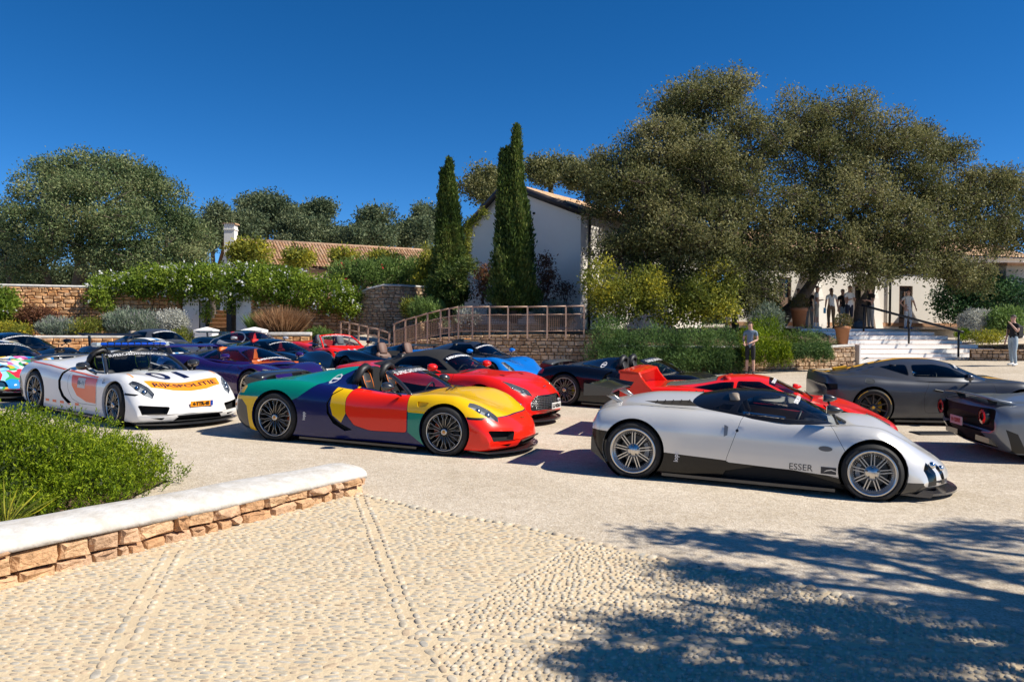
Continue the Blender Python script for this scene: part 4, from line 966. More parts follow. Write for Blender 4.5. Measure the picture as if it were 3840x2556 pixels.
def car_greygt():
 g = paint('matt_grey', (.09, .095, .105), .30, .6, .25, spec=.35); yl = mat('yellow_film', (.8, .40, .01), .4)
 body = dict(x=(-2.30, 2.35), wmax=.985, n=84,
  top=[(-2.30, .80), (-2.26, 1.0), (-2.0, .97), (-1.6, .98), (-.8, .95), (.2, .93), (.75, .92), (1.2, .88), (1.7, .79), (2.1, .65), (2.28, .52), (2.33, .4), (2.35, .3)],
  crest=[(-2.30, .78), (-2.25, .97), (-2.0, .955), (-1.5, .965), (-1.0, .93), (-.4, .88), (.3, .86), (.9, .86), (1.3, .88), (1.7, .80), (2.1, .63), (2.3, .46), (2.35, .29)],
  sh=[(-2.3, .66), (-1.4, .68), (-.4, .62), (.4, .6), (1.3, .6), (2.0, .45), (2.35, .27)], w=[(-2.3, .86), (-2.1, .94), (-1.45, .985), (-.9, .95), (0, .90), (.8, .92), (1.35, .97), (1.9, .94), (2.35, .82)],
  bot=[(-2.3, .44), (-2.15, .3), (-1.9, .16), (1.9, .13), (2.2, .15), (2.35, .22)], cy=[(-2.2, .84), (-1.4, .74), (-.2, .82), (.8, .86), (1.4, .78), (2.3, .8)], bow=(.4, .14), bowx=(1.3, -1.4))
 cab = dict(x=(-2.0, .98), roof=[(-2.0, .98), (-1.6, 1.05), (-1.0, 1.195), (-.5, 1.265), (-.1, 1.26), (.25, 1.20), (.65, 1.03), (.98, .89)], rw=[(-2, .45), (-1, .52), (-.2, .54), (.4, .56), (.98, .6)],
  bw=[(-2.0, .55), (-1.2, .74), (-.3, .82), (.3, .80), (.7, .74), (.98, .66)], bz=[(-2, .93), (-1, .9), (-.2, .86), (.5, .86), (.98, .86)], **{'pow': 2.5, 'bow': (.22, .08)})
 def cabp(cb): cb.region([(-2.1, -.09), (.32, -.09), (.32, .09), (-2.1, .09)], 't', yl, 'roof_stripe', lambda c, n: n.z > .1)
 def pre(sk):
  sk.region([(-2.4, -.09), (-1.9, -.09), (-1.9, .09), (-2.4, .09)], 't', yl, 'tail_stripe', lambda c, n: n.z > .2)
  sk.region([(1.0, -.22), (2.3, -.16), (2.3, .16), (1.0, .22)], 't', yl, 'bonnet_stripe', lambda c, n: n.z > .2)
 def sc(root, bv, cv):
  b = MB(); b.prism([(-1.85, 1.0), (-1.6, 1.06), (-1.62, 1.09), (-1.88, 1.05)], -.1, .1); b.build('roof_fin', [yl], root)
  for s_ in (-1, 1):
   for x in (-1.62, -1.36, -1.12): q = MB(); q.prism([(x - .07, 1.02 + (x + 1.7) * .3), (x + .07, 1.07 + (x + 1.7) * .3), (x + .02, 1.08 + (x + 1.7) * .3)], s_ * .36, s_ * .40); q.build('vortex_vane', [g], root)
   h = MB(); h.box((-.16, s_ * .935, .69), (.16, .02, .04), ry=.2, bev=.008); h.build('door_handle', [BLACK], root)
   proj_poly('fuel_flap', ell(0, 0, .09, .055, 24), paint('flap_grey', (.04, .045, .05), .4, .5, 0), root, bv, (-1.42, s_ * 1.3, .86), (-s_, 0, 0), (0, 0, 1), .004)
 sp = dict(label='matt dark grey fastback coupe with yellow roof stripe, in front of the white steps', paint=g, wb=2.72, pos=(8.47, 16.15, -7.5), body=body, cab=cab, gm=DGLASS, pre=[pre], cabpre=[cabp],
  wheels=wheels('812', .352, .262, .360, .268, .96, .975, 'spoke', mat('grey_alloy', (.09, .08, .08), .3, .8), mat('yellow_caliper', (.8, .45, .01), .35, coat=.4), 10, .27, .32, stripe=mat('tyre_yellow', (.75, .42, .02), .5)),
  reg=[(1, rnd([(-.40, .26), (.84, .26), (.9, .6), (.84, .86), (-.28, .89), (-.42, .6)], .06, 2), 's', g, 'door', lambda c, n: abs(c.y) > .55 and c.z < .88, None, .005),
    (1, [(-2.4, .62), (-2.02, .70), (-2.02, .80), (-2.4, .80)], 's', MATT, 'tail_light_recess', lambda c, n: c.x < -1.9, (.06, 0, 0)),
    (1, [(-2.4, .1), (-2.0, .1), (-1.92, .3), (-2.0, .45), (-2.4, .55)], 's', BLACK, 'rear_bumper', any_), (1, [(-2.0, .42), (-1.78, .33), (-1.78, .36), (-2.0, .46)], 's', BLACK, 'bumper_vent', any_),
    (1, [(.75, -.9), (1.0, -.9), (1.0, -.9), (.75, -.9)], 't', None)],
  tub=[(-.8, -.6), (.55, -.64), (.72, 0), (.55, .64), (-.8, .6)],
  glass=[(rnd([(-.58, .94), (-.54, 1.16), (-.1, 1.17), (.16, 1.12), (.58, .915)], .05, 2), 'side_window'), (rnd([(-1.12, 1.11), (-.64, .95), (-.62, 1.16), (-.85, 1.155)], .04, 2), 'quarter_window')],
  screen=[(.24, -.50), (.84, -.62), (.92, 0), (.84, .62), (.24, .50)], banner=(.36, 1.14, .44, .07), cabin=dict(seatkey='black', m1=LEATHER, m2=LEATHER, sx=-.5, sz=.36, dash=(.38, .84, .6)),
  mirror=((.36, .98, .96), (.44, .84, .87), g, (.1, .11, .065)), post=[sc, skirt(-.95, .95, .93, CARBON, .08, .12), splitter(2.35, .82, .38, .1, .13, CARBON), fin([(-2.25, .18), (-1.9, .14), (-1.9, .3), (-2.2, .36)], .4, .46, 'diffuser_fin', CARBON)])
 return build_car(sp)
def car_greyrear():
 g = paint('grey_blue', (.19, .21, .24), .3, .5, .5)
 body = dict(x=(-2.25, 2.4), wmax=1.0, n=80, top=[(-2.25, .68), (-2.2, .84), (-1.8, .88), (-1.2, .95), (-.5, .99), (.3, .93), (.9, .8), (1.5, .7), (2.1, .52), (2.34, .38), (2.4, .28)],
  crest=[(-2.25, .64), (-2.2, .80), (-1.9, .84), (-1.4, .87), (-.8, .82), (0, .76), (.8, .76), (1.3, .8), (1.7, .72), (2.1, .52), (2.34, .38), (2.4, .27)], sh=[(-2.25, .55), (-1.4, .6), (0, .55), (1.3, .55), (2.1, .38), (2.4, .24)],
  w=[(-2.25, .90), (-2.05, .97), (-1.4, 1.0), (-.8, .92), (.2, .86), (1.0, .94), (1.4, .98), (2.0, .94), (2.4, .8)], bot=[(-2.25, .42), (-2.15, .3), (-1.9, .14), (2.1, .12), (2.4, .2)], cy=[(-2.2, .82), (-1.4, .8), (0, .8), (1.3, .78), (2.3, .8)], bow=(.4, .2), bowx=(1.2, -1.2))
 cab = dict(x=(-1.2, 1.2), roof=[(-1.2, .93), (-.6, 1.06), (-.1, 1.11), (.3, 1.09), (.8, .93), (1.2, .76)], rw=[(-1.2, .3), (0, .46), (1.2, .4)], bw=[(-1.2, .4), (-.3, .72), (.4, .74), (1.2, .5)], bz=[(-1.2, .86), (0, .8), (1.2, .74)], **{'pow': 2.3, 'bow': (.2, .05)})
 def rear(root, bv, cv):
  blade(-1.86, .90, .82, .34, g, sweep=-.08, droop=.04, tilt=.035, struts=([(-2.0, .8), (-1.9, .8), (-1.95, .92), (-2.08, .92)], .5))(root, bv, cv)
  for s_ in (-1, 1):
   b = MB(); b.lathe([(.115, -.05), (.12, .02), (.10, .03)], 20, 0, 'X', (-2.17, s_ * .70, .655)); o = b.build('tail_light', [BLACK], root)
   q = MB(); q.lathe([(.105, -.045), (.06, -.05)], 20, 0, 'X', (-2.17, s_ * .70, .655)); q.lathe([(.105, -.045), (.105, 0)], 20, 0, 'X', (-2.17, s_ * .70, .655)); q.build('tail_light_ring', [REDLENS], o)
   f = MB(); f.prism([(-2.12, .26), (-1.75, .14), (-1.75, .2), (-2.12, .34)], s_ * .3, s_ * .72); f.build('rear_diffuser', [CARBON], root)
  plate(root, (-2.27, 0, .52), 'H·12050', mat('pinkish_plate', (.5, .42, .42), .5), mat('plate_red', (.3, .01, .02), .5), .085, (.4, .13), (0, 0, math.pi))
 sp = dict(label='blue-grey coupe with round red tail lamp, cut off by the right edge of the photo', paint=g, wb=2.71, pos=(9.15, 12.08, -6), body=body, cab=cab, roofpaint=g,
  wheels=wheels('fgt', .34, .262, .355, .262, .965, .98, 'spoke', DARKALLOY, ORG_CAL, 10, .25, .32, stripe=mat('arch_orange', (.7, .3, .02), .5)),
  reg=[(0, rnd([(-.86, .46), (.86, .46), (.84, .78), (-.84, .78)], .06, 3), 'f', MATT, 'rear_panel', lambda c, n: c.x < -1.9 and n.x < -.3, (.05, 0, 0)), (0, [(-.7, .2), (.7, .2), (.6, .44), (-.6, .44)], 'f', MATT, 'rear_grille', lambda c, n: c.x < -1.7 and n.x < -.2, (.06, 0, 0)),
    (1, [(-1.9, .16), (-1.72, .16), (-1.85, .44), (-2.0, .5)], 's', BLACK, 'rear_vent', any_)],
  tub=[(-.4, -.5), (.6, -.55), (.8, 0), (.6, .55), (-.4, .5)], glass=[(rnd([(-.3, .88), (-.2, 1.02), (.3, 1.02), (.8, .84)], .04, 2), 'side_window')], screen=[(.36, -.42), (.95, -.5), (1.05, 0), (.95, .5), (.36, .42)],
  post=[rear, splitter(2.4, .8, .4, .1, .13, CARBON)])
 return build_car(sp)
def mid(xr, xf, W_, k=1.0, bow=(.45, .14), **o):
 q = lambda L: [((xr if t < 0 else xf) * abs(t), v * k) for t, v in L]
 d = dict(x=(xr, xf), wmax=W_, n=72,
  top=q([(-1, .66), (-.975, .82), (-.85, .88), (-.6, .96), (-.3, 1.0), (.1, .92), (.42, .80), (.65, .70), (.85, .55), (.95, .44), (.99, .34), (1, .28)]),
  crest=q([(-1, .64), (-.97, .80), (-.83, .87), (-.62, .90), (-.35, .87), (.05, .79), (.35, .78), (.55, .82), (.7, .76), (.86, .56), (.95, .43), (.99, .33), (1, .27)]),
  sh=q([(-1, .55), (-.6, .62), (0, .56), (.55, .56), (.85, .40), (1, .24)]), bot=q([(-1, .42), (-.95, .3), (-.83, .15), (.85, .12), (.95, .14), (1, .2)]),
  w=[(t * abs(xr if t < 0 else xf), v * W_) for t, v in [(-1, .9), (-.9, .97), (-.62, 1), (-.3, .955), (.1, .92), (.55, .98), (.8, .965), (1, .87)]],
  cy=[(xr, .8), (-1.3, .78), (0, .82), (1.3, .77), (xf, .76)], bow=bow, bowx=(xf * .5, xr * .55))
 d.update(o); return d
def midcab(x0, x1, h, belt=.80, W_=.78, px=.0, **o):
 L = x1 - x0; f = lambda t: x0 + L * t
 d = dict(x=(x0, x1), roof=[(x0, belt + .12), (f(.22), h - .09), (f(.42), h - .008), (f(.54), h), (f(.66), h - .035), (f(.84), belt + .14), (x1, belt - .02)],
  rw=[(x0, W_ * .45), (f(.4), W_ * .62), (f(.7), W_ * .62), (x1, W_ * .6)], bw=[(x0, W_ * .6), (f(.3), W_ * .97), (f(.6), W_), (f(.85), W_ * .92), (x1, W_ * .7)], bz=[(x0, belt + .06), (f(.5), belt), (x1, belt - .06)], bow=(.2, .05), n=40)
 d['pow'] = 2.35; d.update(o); return d
def std_reg(p, xd0, xd1, zt=.82):
 return [(1, rnd([(xd0, .26), (xd1, .26), (xd1, zt), (xd0 + .1, zt + .03)], .05, 2), 's', p, 'door', lambda c, n: abs(c.y) > .55 and c.z < zt, None, .006)]
def std_glass(x0, x1, h, belt):
 L = x1 - x0; f = lambda t: x0 + L * t
 return dict(glass=[(rnd([(f(.36), belt + .03), (f(.40), h - .09), (f(.6), h - .075), (f(.86), belt + .015)], .05, 2), 'side_window')],
  screen=[(f(.66), -.44), (f(.9), -.60), (f(.955), -.3), (f(.965), 0), (f(.955), .3), (f(.9), .60), (f(.66), .44)])
FRONT = lambda c, n: c.x > 1.5 and n.x > .1
HEAD = lambda c, n: c.x > 1.2 and n.z > .08
def car_softtop():
 body = dict(x=(-2.33, 2.36), wmax=.97, n=88,
  top=[(-2.33, .72), (-2.29, .88), (-2.0, .95), (-1.5, .98), (-.8, .96), (.3, .95), (.8, .95), (1.3, .91), (1.8, .82), (2.15, .70), (2.28, .60), (2.34, .45), (2.36, .3)],
  crest=[(-2.33, .70), (-2.28, .85), (-2.0, .90), (-1.5, .935), (-1.0, .92), (-.3, .88), (.4, .87), (.9, .88), (1.3, .90), (1.7, .84), (2.1, .70), (2.28, .56), (2.34, .42), (2.36, .29)],
  sh=[(-2.33, .6), (-1.4, .66), (0, .6), (1.3, .62), (2.0, .5), (2.36, .27)], w=[(-2.33, .84), (-2.1, .92), (-1.45, .97), (-.8, .93), (0, .89), (.8, .91), (1.35, .96), (1.9, .93), (2.2, .86), (2.36, .76)],
  bot=[(-2.33, .42), (-2.2, .3), (-1.9, .17), (2.0, .14), (2.25, .16), (2.36, .22)], cy=[(-2.2, .8), (-1.4, .76), (0, .84), (1.3, .8), (2.3, .8)], bow=(.34, .2), bowx=(1.3, -1.2))
 cab = dict(x=(-1.55, .88), roof=[(-1.55, .96), (-1.1, 1.08), (-.6, 1.23), (-.2, 1.28), (.1, 1.27), (.3, 1.21), (.6, 1.06), (.88, .92)], rw=[(-1.55, .5), (-.3, .56), (.88, .6)], bw=[(-1.55, .62), (-.6, .80), (.2, .81), (.6, .76), (.88, .66)], bz=[(-1.55, .9), (-.3, .87), (.88, .88)], **{'pow': 2.6, 'bow': (.22, .1)})
 fab = mat('hood_fabric', (.012, .012, .013), .9, bump=(150, .3, .004))
 def front(root, bv, cv):
  b = MB(); b.prism([(-.03, -.01), (.035, 0), (.06, .012), (0, .02), (-.06, .012), (-.035, 0)], 0, .01, 0, 'X')
  b.build('nose_badge', [CHROME], root, (2.2, 0, .70), (0, -.9, 0))
  for s_ in (-1, 1):
   f = MB(); f.lathe([(.0, .0), (.03, .0), (.03, .006), (.045, .006), (.048, -.03)], 18, 0, 'X', (2.24, s_ * .56, .41)); f.build('fog_lamp', [mat('fog_white', (.35, .35, .37), .2)], root)
   f = MB(); f.lathe([(.0, .004), (.02, .003)], 12, 0, 'X', (2.25, s_ * .56, .41)); f.build('fog_lamp_lens', [BLACK], root)
   v = MB(); v.prism([(1.0, .915), (1.55, .885), (1.5, .875), (1.02, .90)], s_ * .33, s_ * .40); v.build('bonnet_vent', [MATT], root)
   q = MB(); q.box((.92, s_ * .925, .66), (.62, .015, .05), ry=.03); q.build('side_strake', [mat('strake_pewter', (.4, .36, .3), .3, .8)], root)
  plate(root, (2.40, .1, .36), 'LU·8261', mat('white_plate', (.75, .74, .7), .4), mat('plate_black', (.01, .01, .01), .5), .095, (.36, .115))
 rd = paint('crimson', (.82, .012, .006), .28, 0, .6)
 sp = dict(label='red grand tourer with black fabric soft top and wide mesh grille, behind the multicoloured roadster', paint=rd, wb=2.74, pos=(-1.33, 15.78, -29), body=body, cab=cab, roofpaint=fab, roofname='fabric_roof',
  wheels=wheels('ast', .35, .262, .355, .265, .95, .96, 'twin', DARKALLOY, None, 10), steer=0,
  reg=std_reg(rd, -.62, .72, .875) + [(0, rnd([(-.62, .30), (.62, .30), (.60, .46), (.42, .57), (-.42, .57), (-.60, .46)], .06, 3), 'f', MATT, 'grille', lambda c, n: c.x > 1.8 and n.x > .1, (-.07, 0, 0)),
    (0, rnd([(-.6, .17), (.6, .17), (.58, .24), (-.58, .24)], .03, 2), 'f', MATT, 'lower_grille', lambda c, n: c.x > 1.9 and n.x > .1, (-.06, 0, 0))],
  lamps=[([(1.72, .80), (1.95, .80), (2.12, .70), (2.22, .52), (2.12, .52), (1.9, .66)], 't', HEAD, (-.03, 0, -.06), dict(bulbs=[((1.92, .73, .69), .035), ((2.07, .64, .63), .03)]))],
  tub=[(-.7, -.6), (.55, -.64), (.7, 0), (.55, .64), (-.7, .6)], glass=[(rnd([(-.78, .94), (-.62, 1.13), (-.1, 1.17), (.18, 1.12), (.52, .93)], .06, 2), 'side_window')],
  screen=[(.26, -.52), (.74, -.62), (.82, 0), (.74, .62), (.26, .52)], banner=(.36, 1.17, .46, .085), cabin=dict(seatkey='black', m1=LEATHER, m2=LEATHER, sx=-.45, sz=.38, dash=(.34, .88, .6)),
  mirror=((.36, .98, .99), (.42, .82, .9), rd, (.1, .12, .07)), stemm=rd, post=[front, wiper(.74, .985), splitter(2.36, .78, .32, .10, .13, CARBON, .06), grid_mesh('grille_mesh', -.6, .6, .31, .56, 2.345, 16, 8, mat('grille_chrome', (.35, .35, .37), .25, .9), .004, .62)])
 return build_car(sp)
def car_purple():
 pu = paint('violet', (.030, .010, .12), .22, .3, 1); og = mat('orange_leather', (.75, .16, .01), .5); og2 = mat('orange_leather2', (.7, .14, .01), .5)
 def wingp(root, bv, cv): blade(-1.98, 1.02, .85, .34, pu, sweep=.05, tilt=.05, struts=([(-2.02, .82), (-1.9, .84), (-2.05, 1.04), (-2.2, 1.05)], .55), ends=[(-1.95, 1.04), (-2.34, 1.09), (-2.34, .95), (-2.05, .96)])(root, bv, cv)
 def low(root, bv, cv):
  proj_text('screen_lettering', 'SUPERCAROWNERSCIRCLE', .075, WHITE, root, cv, (.98, 0, .90), (0, 1, 0), (-.75, 0, .5), .003, 0, 1.0, .008)
 sp = dict(label='dark purple coupe with orange cabin and raised purple wing, behind the white police roadster', paint=pu, wb=2.66, pos=(-6.02, 17.97, -33), body=mid(-2.15, 2.25, 1.02), cab=midcab(-1.5, 1.3, 1.13, .82, .80, pow=2.2), gm=GLASS, roofpaint=pu, lining=og2,
  wheels=wheels('koe', .345, .265, .36, .275, .985, 1.0, 'twin', SILVER, ORG_CAL, 11), reg=std_reg(pu, -.42, .98, .80) + [(1, [(-1.0, .6), (-.5, .52), (-.45, .7), (-.8, .78)], 's', MATT, 'side_intake', lambda c, n: abs(c.y) > .7, (0, -.08, 0)), (0, [(-.7, .18), (.7, .18), (.6, .3), (-.6, .3)], 'f', MATT, 'front_intake', FRONT, (-.08, 0, 0))],
  lamps=[([(1.55, .84), (1.85, .80), (2.0, .66), (1.85, .66), (1.6, .74)], 't', HEAD, (-.02, 0, -.06), dict(bulbs=[((1.8, .74, .6), .035)]))], tub=[(-.5, -.62), (.7, -.66), (.95, 0), (.7, .66), (-.5, .62)],
  cabin=dict(seatkey='orange', m1=og, m2=og2, sx=.0, sz=.30, dash=(.72, .80, .62), dm=og2), mirror=((.62, 1.02, .95), (.7, .82, .84), pu, (.1, .11, .06)), post=[wingp, low, splitter(2.25, .9, .44, .09, .12, CARBON), skirt(-.9, .9, .98, CARBON)], **std_glass(-1.5, 1.3, 1.13, .82))
 sp['glass'].append((rnd([(-.86, .9), (-.56, .87), (-.5, 1.0), (-.62, 1.0)], .03, 2), 'quarter_window'))
 return build_car(sp)
def car_blackcoupe():
 p = paint('black_coupe', (.003, .006, .012), .15, 0, 1)
 def f(root, bv, cv):
  plate(root, (2.36, .25, .33), '101VG', mat('white_plate', (.75, .74, .7), .4), mat('plate_black', (.01, .01, .01), .5), .1, (.46, .115), band=mat('plate_blue', (.01, .06, .4), .4))
  b = MB(); b.prism([(-.02, 0), (.02, 0), (.022, .03), (0, .05), (-.022, .03)], 0, .008, 0, 'X'); b.build('nose_badge', [mat('badge_yellow', (.8, .5, .02), .4)], root, (2.15, 0, .5), (0, -.9, 0))
 sp = dict(label='glossy black coupe with white number plate on its nose, behind the purple coupe', paint=p, wb=2.65, pos=(-7.0, 23.3, -38), body=mid(-2.3, 2.32, .99, 1.0), cab=midcab(-1.5, 1.25, 1.12, .81, .78), gm=DGLASS, gm2=DGLASS,
  wheels=wheels('laf', .34, .262, .355, .268, .96, .97, 'star', BLACK, None, 5), reg=std_reg(p, -.35, .95, .80) + [(1, rnd([(.4, .2), (.85, .24), (.85, .38), (.4, .32)], .03, 2), 'f', MATT, 'front_intake', FRONT, (-.08, 0, 0))],
  lamps=[([(1.6, .84), (1.9, .82), (2.08, .70), (1.95, .70), (1.65, .78)], 't', HEAD, (-.02, 0, -.05), dict(bulbs=[((1.85, .77, .56), .03)]))], tub=[(-.5, -.6), (.7, -.64), (.9, 0), (.7, .64), (-.5, .6)],
  banner=(.52, 1.06, .46, .075), cabin=dict(seatkey='redseat', m1=mat('red_fabric', (.6, .01, .01), .7), m2=mat('red_fabric2', (.65, .012, .01), .7), sx=-.05, sz=.30, dash=(.66, .78, .6)), mirror=((.66, 1.0, .94), (.72, .84, .82), p, (.1, .11, .06)), post=[f, splitter(2.32, .88, .44, .09, .12, CARBON)], **std_glass(-1.5, 1.25, 1.12, .81))
 return build_car(sp)
def car_twotone():
 dk = paint('midnight_blue', (.004, .018, .045), .18, 0, 1); gr = paint('pearl_grey', (.42, .43, .45), .3, .3, .6); rd = mat('red_leather', (.6, .012, .01), .5)
 def arc(root, bv, cv):
  for s_ in (-1, 1):
   pts = []
   for i in range(22):
    a = R(-38) + R(205) * i / 21; x = -.16 - .62 * math.sin(a) * 1.05 if False else -.05 + .80 * math.cos(a + R(35)); z = .66 + .49 * math.sin(a + R(35))
    h = None
    o = Vector((x, s_ * 1.6, z)); d = Vector((0, -s_, 0)); best = None
    for t in (bv, cv):
     r = t.ray_cast(o, d)
     if r[0] is not None and (best is None or abs(r[0].y) > abs(best.y)): best = r[0]
    if best is not None: pts.append(best + Vector((0, s_ * .008, 0)))
   if len(pts) > 4: b = MB(); b.tube(pts, .022, 6); b.build('side_arc_trim', [mat('arc_silver', (.6, .6, .6), .25, .9)], root)
 sp = dict(label='two-tone blue and grey coupe with silver side arc, near the white gateposts', paint=dk, wb=2.71, pos=(-9.2, 27.8, -36), body=mid(-2.25, 2.25, 1.02, 1.05), cab=midcab(-1.6, 1.3, 1.215, .86, .84, pow=2.3), gm=GLASS,
  wheels=wheels('chi', .35, .262, .365, .268, .985, 1.0, 'spoke', BLACK, None, 10), reg=[(1, rnd([(-.55, .3), (2.4, .25), (2.4, .6), (1.2, .80), (.0, .88), (-.5, .88)], .05, 2), 's', gr, 'front_half', lambda c, n: abs(c.y) > .5)] + std_reg(gr, -.5, .9, .86), lining=mat('red_lining', (.25, .006, .006), .8),
  lamps=[([(1.7, .86), (2.0, .78), (2.1, .66), (1.8, .72)], 't', HEAD, (-.02, 0, -.05), {})], tub=[(-.5, -.62), (.75, -.66), (.95, 0), (.75, .66), (-.5, .62)],
  cabin=dict(seatkey='red', m1=rd, m2=rd, sx=-.05, sz=.36, dash=(.66, .86, .62), dm=rd), mirror=((.66, 1.05, .98), (.72, .86, .88), gr, (.1, .12, .06)),
  post=[arc, blade(-1.75, 1.07, .8, .3, dk, tilt=.03, struts=([(-1.9, .88), (-1.82, .88), (-1.86, 1.08), (-1.95, 1.09)], .4))], **std_glass(-1.6, 1.3, 1.215, .86))
 return build_car(sp)
def car_redspider():
 def f(root, bv, cv):
  for s_ in (-1, 1):
   h = MB(); h.tube([(-.48, s_ * .36 + .17 * math.cos(a), .92 + .24 * math.sin(a)) for a in [math.pi * i / 10 for i in range(11)]], .03, 7); h.build('roll_hoop', [BLACK], root)
  for y in (-.16, .06): proj_poly('bonnet_stripe', [(-.4, -.03), (.36, -.03), (.36, .03), (-.4, .03)], WHITE, root, bv, (1.55, y + .05, 1.3), (1, 0, 0), (0, 1, 0), .004)
 sp = dict(label='red open spider with white bonnet stripe, below the brown ramp railing', paint=RED, wb=2.6, pos=(-6.0, 26.8, -50), body=mid(-2.2, 2.2, .96, 1.0), wheels=wheels('430', .335, .25, .345, .25, .93, .94, 'star', SILVER, mat('yellow_caliper', (.8, .45, .01), .35, coat=.4), 5),
  reg=std_reg(RED, -.45, .85, .80) + [(1, rnd([(.32, .2), (.82, .24), (.8, .38), (.36, .36)], .03, 2), 'f', MATT, 'front_intake', FRONT, (-.08, 0, 0))], lamps=[([(1.5, .82), (1.8, .80), (1.98, .68), (1.85, .62), (1.6, .70)], 't', HEAD, (-.02, 0, -.05), dict(bulbs=[((1.75, .74, .58), .035)]))],
  tub=[(-.42, -.6), (.55, -.64), (.75, 0), (.55, .64), (-.42, .6)], open=dict(screen=((.98, .83), (.18, 1.19), .74, .58, .3, .12), frame=RED), cabin=dict(seatkey='greyseat', m1=mat('grey_fabric', (.10, .11, .12), .7), m2=mat('grey_fabric2', (.12, .13, .14), .7), sx=-.05, sz=.36, dash=(.6, .84, .62), dm=RED),
  lining=mat('red_lining2', (.35, .01, .01), .8), mirror=((.62, .98, .98), (.7, .80, .84), BLACK, (.1, .11, .06)), post=[f, splitter(2.2, .86, .44, .10, .13, BLACK, .02)])
 return build_car(sp)
def car_barchetta():
 p = paint('black_barchetta', (.005, .006, .008), .2, 0, 1); br = mat('brown_leather', (.16, .085, .06), .6)
 def f(root, bv, cv):
  for s_ in (-1, 1):      # fairing behind each seat
   V = []; n = 9; rows = []
   b = MB()
   prof = [(-.42, 1.08, .24), (-.6, 1.10, .23), (-.9, 1.05, .19), (-1.3, .98, .12), (-1.6, .92, .03)]
   for x, z, w in prof: rows.append([(x, s_ * .42 + w * math.cos(math.pi * i / (n - 1)), .84 + (z - .84) * math.sin(math.pi * i / (n - 1)) ** .8) for i in range(n)])
   for r in rows: V += r
   Fc = [(i * n + j, i * n + j + 1, i * n + n + j + 1, i * n + n + j) for i in range(len(rows) - 1) for j in range(n - 1)] + [tuple(range(n))]
   b.add(V, Fc, 0, True); b.build('headrest_fairing', [p], root)
 sp = dict(label='black open two-seater with brown headrests and twin fairings, behind the red soft-top car', paint=p, wb=2.72, pos=(-3.05, 21.9, -48), body=mid(-2.25, 2.35, .99, 1.0, top=[(-2.25, .68), (-2.2, .82), (-1.8, .88), (-1.2, .92), (-.5, .93), (.2, .92), (.9, .90), (1.5, .82), (2.0, .66), (2.25, .5), (2.33, .36), (2.35, .28)]),
  wheels=wheels('mon', .35, .265, .355, .268, .955, .97, 'spoke', DARKALLOY, None, 10), reg=std_reg(p, -.5, .8, .80), lamps=[([(1.75, .84), (2.0, .78), (2.1, .66), (1.85, .72)], 't', HEAD, (-.02, 0, -.05), {})],
  tub=[(-.42, -.6), (.5, -.62), (.6, 0), (.5, .62), (-.42, .6)], cabin=dict(seatkey='brown', m1=br, m2=br, sx=-.06, sz=.36, sy=.42, dash=(.5, .84, .6)), post=[f])
 return build_car(sp)
def car_blue():
 p = paint('azure', (.004, .17, .62), .25, 0, .8); oc = paint('orange_accent', (.8, .25, .01))
 def f(root, bv, cv):
  b = MB(); b.prism([(-.75, 1.14), (-.3, 1.2), (-.3, 1.26), (-.45, 1.265), (-.8, 1.2)], -.16, .16); o = b.build('roof_scoop', [CARBON], root)
  q = MB(); q.box((-.36, 0, 1.268), (.12, .26, .012)); q.build('scoop_trim', [oc], o)
  for s_ in (-1, 1):
   v = MB(); v.prism([(1.15, .80), (1.65, .72), (1.6, .70), (1.2, .77)], s_ * .36, s_ * .58); v.build('bonnet_vent', [CARBON], root)
 sp = dict(label='bright blue coupe with black roof, below the fenced terrace wall', paint=p, wb=2.67, pos=(-1.14, 23.8, -37), body=mid(-2.3, 2.35, .98, 1.0), cab=midcab(-1.5, 1.25, 1.21, .82, .80), roofpaint=CARBON, gm=DGLASS,
  wheels=wheels('mcl', .335, .255, .35, .265, .95, .96, 'spoke', BLACK, ORG_CAL, 10), reg=std_reg(p, -.4, .95, .80) + [(1, rnd([(.35, .18), (.86, .22), (.86, .4), (.4, .36)], .03, 2), 'f', MATT, 'front_intake', FRONT, (-.08, 0, 0))],
  lamps=[([(1.65, .84), (1.95, .80), (2.1, .68), (1.95, .64), (1.7, .72)], 't', HEAD, (-.02, 0, -.06), dict(bulbs=[((1.88, .74, .56), .03)]))], tub=[(-.5, -.6), (.7, -.64), (.9, 0), (.7, .64), (-.5, .6)],
  banner=(.52, 1.14, .46, .08), cabin=dict(seatkey='black', m1=LEATHER, m2=LEATHER, sx=-.05, sz=.34, dash=(.66, .80, .6)), mirror=((.66, 1.0, .97), (.72, .84, .84), p, (.1, .11, .06)),
  post=[f, splitter(2.35, .88, .44, .09, .12, CARBON), blade(-2.0, .98, .8, .26, CARBON, tilt=.04, struts=([(-2.1, .84), (-2.0, .84), (-2.05, .99), (-2.16, 1.0)], .5))], **std_glass(-1.5, 1.25, 1.21, .82))
 return build_car(sp)
